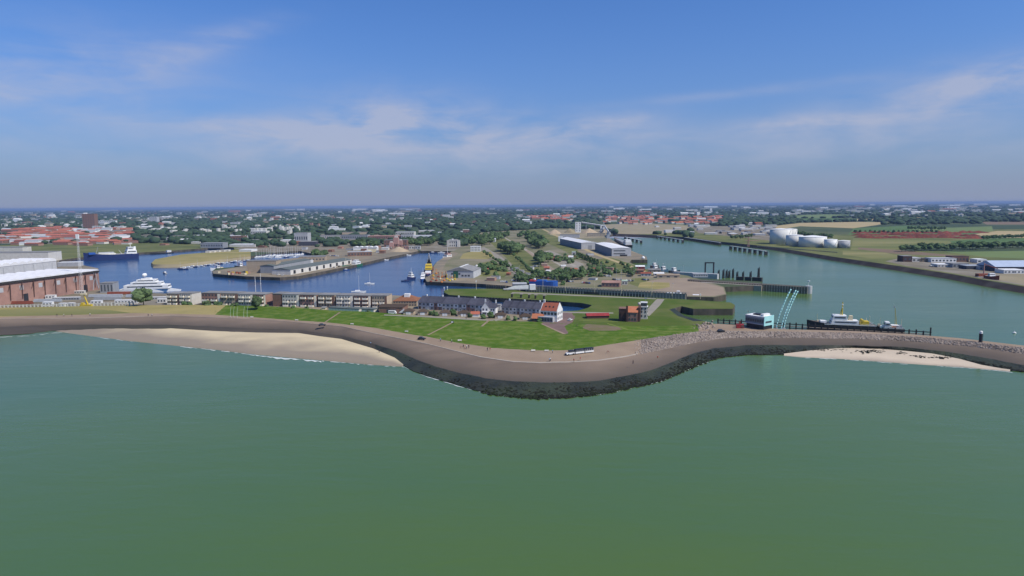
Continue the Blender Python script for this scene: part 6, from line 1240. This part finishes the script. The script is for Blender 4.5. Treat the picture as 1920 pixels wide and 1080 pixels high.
# rust red stacks beyond the tanks
for i in range(46):
    px = 1606 + i * 5.1 + TR.uniform(-2, 2); py = 436 + (i % 3) * 4.6 + px * .004 - 6.2 + TR.uniform(-1, 1); py = min(max(py, 436.5), 448)
    heap(px, py, TR.uniform(16, 34), TR.uniform(2.4, 4.2), 26, m_rust, 'long rust-red stack on the storage field behind the tanks', 'red_stack', 'stack')['group'] = 'rust-red stacks on the storage field'
# parked cars on the island
k = 0
CP = [(940, 529, 4), (960, 527, 5), (985, 532, 4), (1018, 522, 6), (1060, 528, 5), (1092, 531, 5), (1150, 525, 5), (1175, 527, 4), (925, 503, 4), (1000, 500, 4), (1100, 515, 6), (1130, 518, 5), (1205, 525, 4), (965, 519, 4), (660, 489, 4), (620, 480, 5), (1760, 498, 3), (1790, 497, 5), (1745, 500, 4)]
for x, y, n in CP:
    zn = 'beside the fish hall road' if x < 700 else 'in the car rows by the lock' if x < 1100 else 'on the outer lock quay' if x < 1300 else 'on the east bank yard'
    for i in range(n):
        c = TR.choice(['white', 'grey', 'dark', 'white', 'red', 'blue']); cc = {'dark': 'black'}.get(c, c); car(x + i * 3.4 + TR.uniform(-.5, .5), y + i * .15 + TR.uniform(-.4, .4), 85 + TR.uniform(-8, 8), c, f'{cc} car parked {zn}', f'{cc} cars {zn}')
# ------------------------------------------------------------------ trees one can tell apart
tree(270, 575, 14.5, 'big dark bushy tree at the end of the shipyard fence', None, wide=1.15)
tree(481, 583, 12.5, 'dark tree standing before the middle flats', None, wide=.9)
for i, px in enumerate((388, 393, 405, 413)): tree(px, 575, 4.5, 'round garden bush before the flats near the curved poles', 'garden bushes', 'bush')
for px, py in ((330, 571), (345, 574), (355, 575), (436, 576), (444, 577), (500, 578), (520, 580), (550, 581), (575, 582), (586, 583), (640, 582), (655, 583), (690, 588)): tree(px, py, TR.uniform(2, 4), 'small bush along the garden edge of the flats', 'garden hedge bushes', 'bush')
for px, py in ((800, 589), (808, 590), (813, 591), (818, 592), (848, 591), (880, 595), (918, 596), (952, 600), (965, 601), (1012, 604), (790, 588), (905, 598)): tree(px, py, TR.uniform(2.5, 4.5), 'round shrub between the twin garages', 'shrubs by the twin garages', 'bush')
def rowt(a, b, n, hm, label, group, kind='tree', jx=1.0, jy=.6, wide=1.0):
    for i in range(n):
        q = (i + .5) / n; tree(a[0] + (b[0] - a[0]) * q + TR.uniform(-jx, jx), a[1] + (b[1] - a[1]) * q + TR.uniform(-jy, jy), hm, label, group, kind, wide=wide)
def blobt(cx, cy, sx, sy, n, hm, label, group, kind='tree', wide=1.1):
    for i in range(n): 
        a = TR.random() * 6.28; q = math.sqrt(TR.random()); tree(cx + math.cos(a) * sx * q, cy + math.sin(a) * sy * q, hm, label, group, kind, wide=wide)
rowt((1080, 481), (1122, 501), 17, 9, 'conical tree in the straight row beside the dyke grass', 'conical tree row', 'cone', .4, .2, 1.2)
blobt(893, 457, 30, 5, 26, 15, 'tree of the dark park wood above the white box office', 'park wood trees')
blobt(958, 472, 20, 6, 22, 15, 'tree in the dark clump beside the island road', 'island road wood')
blobt(1010, 459, 16, 10, 20, 15, 'tree of the belt below the dyke grass', 'dyke belt trees'); blobt(990, 447, 20, 7, 16, 14, 'tree of the belt beyond the dyke grass', 'upper dyke belt trees'); blobt(1018, 492, 12, 5, 10, 13, 'tree in the round clump at the lock lane', 'lock lane clump')
blobt(930, 447, 24, 6, 20, 14, 'tree of the wood edge beyond the island road', 'wood edge trees')
rowt((905, 475), (985, 523), 14, 6, 'roadside tree along the island road', 'roadside trees'); rowt((962, 480), (1005, 522), 10, 6, 'small tree between the rail lines and road', 'rail side trees')
blobt(1050, 520, 45, 9, 34, 7, 'small tree among the lock yards', 'lock yard trees'); blobt(985, 525, 26, 5, 16, 6, 'small tree in the car rows near the blue and red ship', 'car row trees'); blobt(912, 508, 14, 9, 12, 7, 'garden tree beside the buoy hall', 'buoy hall trees')
blobt(1182, 515, 14, 5, 10, 6, 'bushy tree at the seaward end of the dyke grass', 'dyke end trees'); tree(1090, 523, 12, 'dark pointed tree alone before the lock yard gate', None, 'cone', wide=1.5)
blobt(598, 482, 12, 3, 9, 11, 'tree in the green clump on the fish dock neck', 'fish dock clump'); blobt(685, 463, 24, 5, 14, 12, 'tree behind the white fabric store', 'store trees')
blobt(785, 458, 28, 6, 20, 12, 'tree on the slope above the basin head', 'basin head trees')
rowt((1688, 471), (1925, 464), 34, 11, 'tree of the long hedgerow on the east fields', 'east hedgerow trees', 'tree', 3, 1.6, 1.25); rowt((1840, 450), (1925, 446), 14, 9, 'tree of the field edge beyond the rust-red stacks', 'stack field trees'); rowt((1600, 437), (1760, 437), 18, 8, 'tree behind the rust-red stacks', 'stack screen trees')
rowt((1495, 443), (1560, 449), 10, 11, 'tree of the dark belt behind the storage tanks', 'tank screen trees'); rowt((1370, 449), (1412, 446), 8, 9, 'tree before the industrial sheds by the tanker berth', 'berth trees'); rowt((1700, 431), (1775, 432), 12, 10, 'tree of the hedge across the green crop', 'crop hedge trees')
blobt(1120, 512, 40, 10, 26, 5, 'low bushy tree on the outer lock yard', 'outer lock yard bushes', 'bush'); blobt(1060, 488, 26, 8, 16, 6, 'low bush between the rail strips', 'rail strip bushes', 'bush'); blobt(1140, 500, 40, 7, 16, 4, 'gorse bush on the dyke grass', 'dyke gorse', 'bush'); blobt(935, 505, 30, 14, 22, 5, 'low garden bush between the buoy hall and road', 'garden bushes by the road', 'bush'); blobt(1020, 535, 50, 3, 16, 4, 'hedge bush along the lock quay', 'lock quay bushes', 'bush')
SR = random.Random(5)
for i in range(30):
    px, py = SR.choice([(SR.uniform(960, 1190), SR.uniform(505, 532)), (SR.uniform(1000, 1110), SR.uniform(478, 512)), (SR.uniform(900, 960), SR.uniform(500, 528))])
    wl, rf, cw = SR.choice([(m_offw, m_white, 'white'), (m_brickp, m_brown, 'brown'), (m_brick, m_red, 'red'), (m_lgrey, m_groof, 'grey')]); far_bld('yard_shed', f'small {cw}-roofed shed in the lock yards', 'shed', px, py, SR.uniform(6, 16), SR.uniform(3, 5.5), 7, SR.uniform(-25, 10), wl, rf, SR.choice(['flat', 'gable']), 0, f'{cw}-roofed sheds in the lock yards')
for i in range(26):
    px, py = SR.choice([(SR.uniform(960, 1190), SR.uniform(508, 534)), (SR.uniform(560, 780), SR.uniform(468, 482)), (SR.uniform(1190, 1300), SR.uniform(505, 520))])
    t = thing('lamp_post', 'slim grey lamp post in the harbour yards', 'lamp post', at(px, py), SR.random() * 6, 'lamp posts in the harbour yards'); part('post', MATS.setdefault('lpm', MB().tube((0, 0, 0), (0, 0, 9), .14, .09, 6).mesh('post', m_steel)), t); part('lamp_head', MATS.setdefault('lhm', MB().box(-.15, 1.1, -.15, .15, 8.9, 9.1).mesh('lamp_head', m_lgrey)), t)
# ------------------------------------------------------------------ town and far buildings
def where(px, py):
    if px < 330: return 'in the quarter beyond the blue tanker' if py > 425 else 'far out beyond the red quarter'
    if px < 640: return 'around the marina' if py > 440 else 'in the woods beyond the marina'
    if px < 1000: return 'behind the basin head' if py > 425 else 'in the woods beyond the basin'
    if px < 1420: return 'across the channel near the sand field' if py > 415 else 'beyond the channel on the plain'
    return 'on the fields behind the tanks' if py > 415 else 'far out on the east plain'
FR = random.Random(23)
# red roofed quarter
m_rred = M('faded_red_tile_roof', (0.42, 0.145, 0.095), (0.33, 0.11, 0.075), 0.4, jit=0.25)
for i in range(165):
    py = FR.uniform(432, 461); f = (py - 428) / 33; px = FR.uniform(6 - 30 * f, 236 - 10 * f)
    if FR.random() < .3: px = FR.uniform(20, 130); py = FR.uniform(432, 445)
    wl, rf = FR.choice([(m_brickp, m_rred), (m_brickp, m_rred), (m_offw, m_rred), (m_offw, m_brtile), (m_white, m_lgrey), (m_brick, m_rred)])
    far_bld('terrace_row', f'{"pale" if wl in (m_offw, m_white) else "brick"} terrace row with {"brown" if rf is m_brtile else "grey" if rf is m_lgrey else "red"} roofs in the quarter beyond the blue tanker', 'houses', px, py, FR.uniform(10, 26), FR.uniform(3.0, 4.2), 13, FR.choice([-8, 0, 10, 35]), wl, rf, 'gable', 0, 'red-roofed terraces beyond the tanker')
r = bld('apartment_tower', 'tall brown brick apartment tower above the red-roofed quarter', 'tower block', 156, 430, 17.5, 24, 25, 8, m_brick, m_brick, fwin=(5, 9, .4, .4, 4, None)); MB().box(3, 12, 3, 12, 24 * mpp(156, 430), 24.9 * mpp(156, 430) + 2).build('roof_plant', m_white, r)
bld('apartment_tower', 'white apartment block rising from the woods past the brick tower', 'tower block', 280, 416, 12, 8, 30, 5, m_lgrey, m_white, fwin=(4, 4, .4, .4))
bld('apartment_slab', 'long white apartment slab beside the brick tower', 'apartment block', 177, 420, 33, 5, 15, 2, m_white, m_white, fwin=(12, 2, .5, .4)); bld('apartment_slab', 'low white flats at the foot of the brick tower', 'apartment block', 173, 430, 17, 5, 12, 0, m_white, m_white, fwin=(6, 2, .5, .4))
# right-hand town
for i in range(150):
    g = FR.random()
    if g < .75: px = FR.uniform(1130, 1345); py = FR.uniform(407, 422 - abs(px - 1235) * .02)
    else: px = FR.uniform(988, 1075); py = FR.uniform(406, 415)
    wl, rf = FR.choice([(m_brickp, m_rred), (m_brick, m_rred), (m_offw, m_orange), (m_offw, m_rred)])
    far_bld('terrace_row', f'{"pale" if wl is m_offw else "brick"} terrace row with {"orange" if rf is m_orange else "red"} roofs in the village beyond the channel', 'houses', px, py, FR.uniform(5, 15), FR.uniform(2.2, 3.4), 15, FR.choice([-10, 0, 25]), wl, rf, 'gable', 0, 'red-roofed terraces beyond the channel')
# warehouses of the dock district
WD = [(690, 449, 60, 6, m_brickp, m_pink, 'wide rosy-roofed works hall'), (742, 441, 34, 6, m_offw, m_lgrey, 'pale works hall'), (752, 449, 22, 9, m_lgrey, m_groof, 'grey works block'), (768, 446, 40, 4, m_white, m_wroof, 'white roofed hall'), (785, 436, 30, 3.5, m_offw, m_white, 'white low hall'), (640, 449, 48, 8, m_grey, m_ggreen, 'dark roofed hall'), (640, 440, 50, 4, m_brickb, m_groof, 'tan roofed shed'), (552, 456, 24, 18, m_lgrey, m_groof, 'grey tower-like office block'), (560, 461, 30, 7, m_dgrey, m_groof, 'dark glass office'), (526, 458, 20, 7, m_offw, m_white, 'white office with ribbon windows'), (466, 434, 34, 5, m_white, m_white, 'white arched hall'), (470, 439, 28, 5, m_offw, m_wroof, 'white stepped hall'), (420, 447, 40, 4, m_lgrey, m_wroof, 'long white shed'), (432, 452, 22, 8, m_brick, m_brick, 'dark red brick shed'), (430, 463, 46, 4, m_offw, m_white, 'long white quay shed'), (376, 465, 38, 8, m_grey, m_grey, 'grey ribbed warehouse'), (322, 448, 34, 5, m_brickb, m_groof, 'tan warehouse'), (365, 446, 20, 4, m_lgrey, m_white, 'pale shed'), (448, 472, 22, 3, m_white, m_white, 'white boat shed'), (600, 447, 40, 5, m_offw, m_groof, 'pale flat hall'), (614, 432, 30, 3, m_white, m_white, 'white hall far in the trees'), (820, 441, 12, 5, m_white, m_white, 'white gabled house'), (862, 438, 9, 4, m_white, m_white, 'white villa'), (868, 440, 12, 9, m_brickp, m_offw, 'rosy tower house'), (905, 452, 9, 7, m_white, m_white, 'white house at the wood edge'), (916, 454, 12, 6, m_lgrey, m_white, 'grey house at the wood edge'), (680, 426, 8, 4, m_white, m_white, 'white round-topped store')]
for px, py, wp, hp, wl, rf, wd in WD: bld('dock_building', f'{wd} {where(px, py)}', 'building', px, py, wp, hp, 22, FR.choice([0, 4, -4]), wl, rf, 'flat', 0, fwin=(max(3, int(wp / 4)), 1, .5, .3) if hp > 4 else None)
for i in range(26):
    px, py = FR.choice([(FR.uniform(540, 660), FR.uniform(458, 474)), (FR.uniform(440, 560), FR.uniform(452, 466)), (FR.uniform(640, 730), FR.uniform(462, 476)), (FR.uniform(240, 440), FR.uniform(440, 462))])
    wl, rf = FR.choice([(m_offw, m_white), (m_lgrey, m_groof), (m_brick, m_brtile), (m_brickp, m_red)]); far_bld('dock_shed', f'small {"white" if rf is m_white else "grey" if rf is m_groof else "brown" if rf is m_brtile else "red"}-roofed shed in the dock yards', 'shed', px, py, FR.uniform(6, 16), FR.uniform(2.5, 4.5), 12, FR.uniform(-10, 10), wl, rf, FR.choice(['flat', 'gable']), 0, 'sheds in the dock yards')
# industry across the channel
for i in range(46):
    px = FR.uniform(1285, 1450); py = 418 + (px - 1285) * .05 + FR.uniform(0, 20); wl, rf = FR.choice([(m_offw, m_white), (m_lgrey, m_wroof), (m_grey, m_groof), (m_brickb, m_lgrey), (m_offw, m_white)])
    far_bld('industry_hall', f'{"white" if rf in (m_white, m_wroof) else "grey"}-roofed hall on the industrial estate beyond the channel', 'hall', px, py, FR.uniform(7, 22), FR.uniform(2.2, 4), 18, FR.uniform(-8, 8), wl, rf, 'flat', 0, 'halls on the industrial estate')
for px, py, wp, hp, wl, wd in ((1420, 402, 20, 4, m_white, 'bright white arched hangar on the plain beyond the channel'), (1331, 396, 4, 5.5, m_white, 'white silo shining beyond the village'), (1195, 389, 8, 2.5, m_white, 'pale works under the tall far mast'), (994, 420, 3, 5, m_white, 'white water tower in the woods'), (1248, 436, 18, 4, m_white, 'long white trailer shed on the sand field'), (1265, 431, 12, 4, m_offw, 'cream sheds on the sand field'), (1230, 426, 6, 2, m_white, 'small white trailer on the sand field')): bld('far_building', wd, 'building', px, py, wp, hp, 20, 0, wl, m_white)
t = thing('far_mast', 'tall dark mast standing on the far plain', 'mast', at(1202, 389)); MB().tube((0, 0, 0), (0, 0, 58), 3.0, 1.4, 6).build('shaft', m_grey, t); MB().box(-4, 4, -4, 4, 30, 36).build('platform', m_grey, t)
# pale buildings scattered through the woods to the horizon: the largest one by one
for i in range(290):
    px = FR.uniform(0, 1920); py = 389 + 40 * FR.random() ** 1.25 + (960 - px) * .0075
    if px > 1420: py = 387 + 22 * FR.random() + (960 - px) * .0075 + 3
    if 990 < px < 1300 and py > 406: continue
    wl, rf = FR.choice([(m_white, m_white), (m_offw, m_white), (m_lgrey, m_wroof), (m_offw, m_lgrey), (m_brickb, m_groof), (m_brickp, m_red)]); far = py < 402
    far_bld('far_building', f'distant {"white" if rf in (m_white, m_wroof) else "grey" if rf in (m_lgrey, m_groof) else "red"}-roofed building {where(px, py)}', 'building', px, py, FR.uniform(5, 24) if far else FR.uniform(4, 15), FR.uniform(1.1, 2.0) if far else FR.uniform(2.2, 4.0), 25, FR.uniform(-8, 8), wl, rf, FR.choice(['flat', 'gable']), 0, f'distant buildings {where(px, py)}')
for i, px in enumerate((16, 60)): pass
# ------------------------------------------------------------------ far woods: nobody could count them
def merged(name, mat, items, sub=1, nvar=8, amp=.3, seed=1):
    rng = random.Random(seed); var = [(np.array([tuple(v) for v in vs]), np.array(fs)) for vs, fs in (blob(rng, sub, amp, 2.0) for _ in range(nvar))]
    V = []; F = []; o = 0
    for x, y, z, rx, ry, rz_ in items:
        vs, fs = var[rng.randrange(nvar)]; a = rng.random() * 6.28; c, s = math.cos(a), math.sin(a)
        V.append(np.stack([(vs[:, 0] * c - vs[:, 1] * s) * rx + x, (vs[:, 0] * s + vs[:, 1] * c) * ry + y, vs[:, 2] * rz_ + z], 1)); F.append(fs + o); o += len(vs)
    V = np.concatenate(V); F = np.concatenate(F); me = bpy.data.meshes.new(name); me.vertices.add(len(V)); me.vertices.foreach_set('co', V.ravel()); me.loops.add(F.size); me.loops.foreach_set('vertex_index', F.ravel().astype(np.int32))
    me.polygons.add(len(F)); me.polygons.foreach_set('loop_start', np.arange(0, F.size, 3, dtype=np.int32)); me.materials.append(mat); me.update(calc_edges=True); me.validate()
    ob = bpy.data.objects.new(name, me); COL.objects.link(ob); ob['kind'] = 'stuff'; return ob
ZI = {nm: k for k, (nm, _, _) in enumerate(zones)}
def zone_at(p):
    for k in range(len(zones) - 1, -1, -1):
        b = bb[k]
        if b[0] <= p.x <= b[1] and b[2] <= p.y <= b[3] and inside(zones[k][2], p.x, p.y): return zones[k][0]
    return None
DENS = {None: 1.0, 'town_ground': .12, 'dock_yards': .16, 'left_grass': .0, 'bank_grass': .10, 'industry_ground': .22, 'wood_bank': 1.0, 'harbour_island': 0.0, 'peninsula': 0}
WR = random.Random(77); items = []; tries = 0
CELL = {}
for px, py, wp in FARB:
    for c in range(int((px - 3) // 8), int((px + wp + 3) // 8) + 1): CELL.setdefault(c, []).append((px, py, wp))
def hides(px, py):
    # a belt right in front of a building keeps clear of it
    for bx, by, wp in CELL.get(int(px // 8), ()):
        if bx - 2 < px < bx + wp + 2 and by - 1.5 < py < by + (3.2 if by > 415 else 1.6): return True
    return False
while len(items) < 26000 and tries < 120000:
    tries += 1
    px = WR.uniform(-350, 2270); py = 386.3 + 74 * WR.random() ** 1.55 + (960 - px) * .0075
    if px > 1300: py = 386.3 + 40 * WR.random() ** 1.55 + (960 - px) * .0075 + .5
    p = at(px, py)
    if p.y > 40000: continue
    if hides(px, py): continue
    zn = zone_at(p); dn = DENS.get(zn, 0.0)
    if zn is None:
        q = noise.noise(Vector((p.x * .0011, p.y * .0007, 4.0))); dn = 1.0 if q > -.22 else .15
        if 985 < px < 1345 and 404 < py < 423: dn = .22
        if px < 240 and py > 428: dn = .22
        elif px < 330 and py > 424: dn = .35
        if px > 1420 and py > 402: dn *= .35
    if WR.random() > dn: continue
    d = p.length
    hh = WR.uniform(6, 13) * (1 if d > 1500 else .85); wd = WR.uniform(.5, .8) * hh * (1 + min(2.6, d / 4500))
    items.append((p.x, p.y, GZ + hh * .42, wd * WR.uniform(.8, 1.3), wd * .8, hh * .58))
merged('far_woods', m_wood, items)
# pale specks of the far town: uncounted
def specks(name, mat, n, seed, box_):
    rng = random.Random(seed); b = MB(); k = 0; tries = 0
    while k < n and tries < n * 20:
        tries += 1; px = rng.uniform(*box_[:2]); py = box_[2] + (box_[3] - box_[2]) * rng.random() ** 1.3 + (960 - px) * .0075
        p = at(px, py)
        if zone_at(p) is not None or noise.noise(Vector((p.x * .0016, p.y * .0009, 8.0))) < -.12: continue
        m_ = p.length / FPX; w = rng.uniform(1.5, 5.5) * m_; hh = rng.uniform(8, 12.5); d_ = rng.uniform(10, 20)
        b.box(p.x, p.x + w, p.y, p.y + d_, GZ, GZ + hh); k += 1
    o = b.build(name, mat); o['kind'] = 'stuff'
specks('far_town', m_offw, 380, 31, (0, 1920, 388.5, 414)); specks('far_town', m_lgrey, 260, 32, (0, 1920, 388, 410)); specks('far_town', m_brickp, 200, 33, (0, 1300, 390, 425)); specks('far_town', m_offw, 160, 34, (0, 560, 400, 436))
# ------------------------------------------------------------------ air: the haze over the estuary
hm = bpy.data.materials.new('haze_air'); hm.use_nodes = True; t = hm.node_tree; t.nodes.clear()
pv = t.nodes.new('ShaderNodeVolumePrincipled'); pv.inputs['Color'].default_value = HAZE_COL; pv.inputs['Density'].default_value = HAZE_DEN; pv.inputs['Anisotropy'].default_value = 0.0
om = t.nodes.new('ShaderNodeOutputMaterial'); t.links.new(pv.outputs[0], om.inputs['Volume'])
hb = MB().box(-47500, 47500, -2500, 46500, -3.5, 88).build('haze', hm); hb['kind'] = 'stuff'
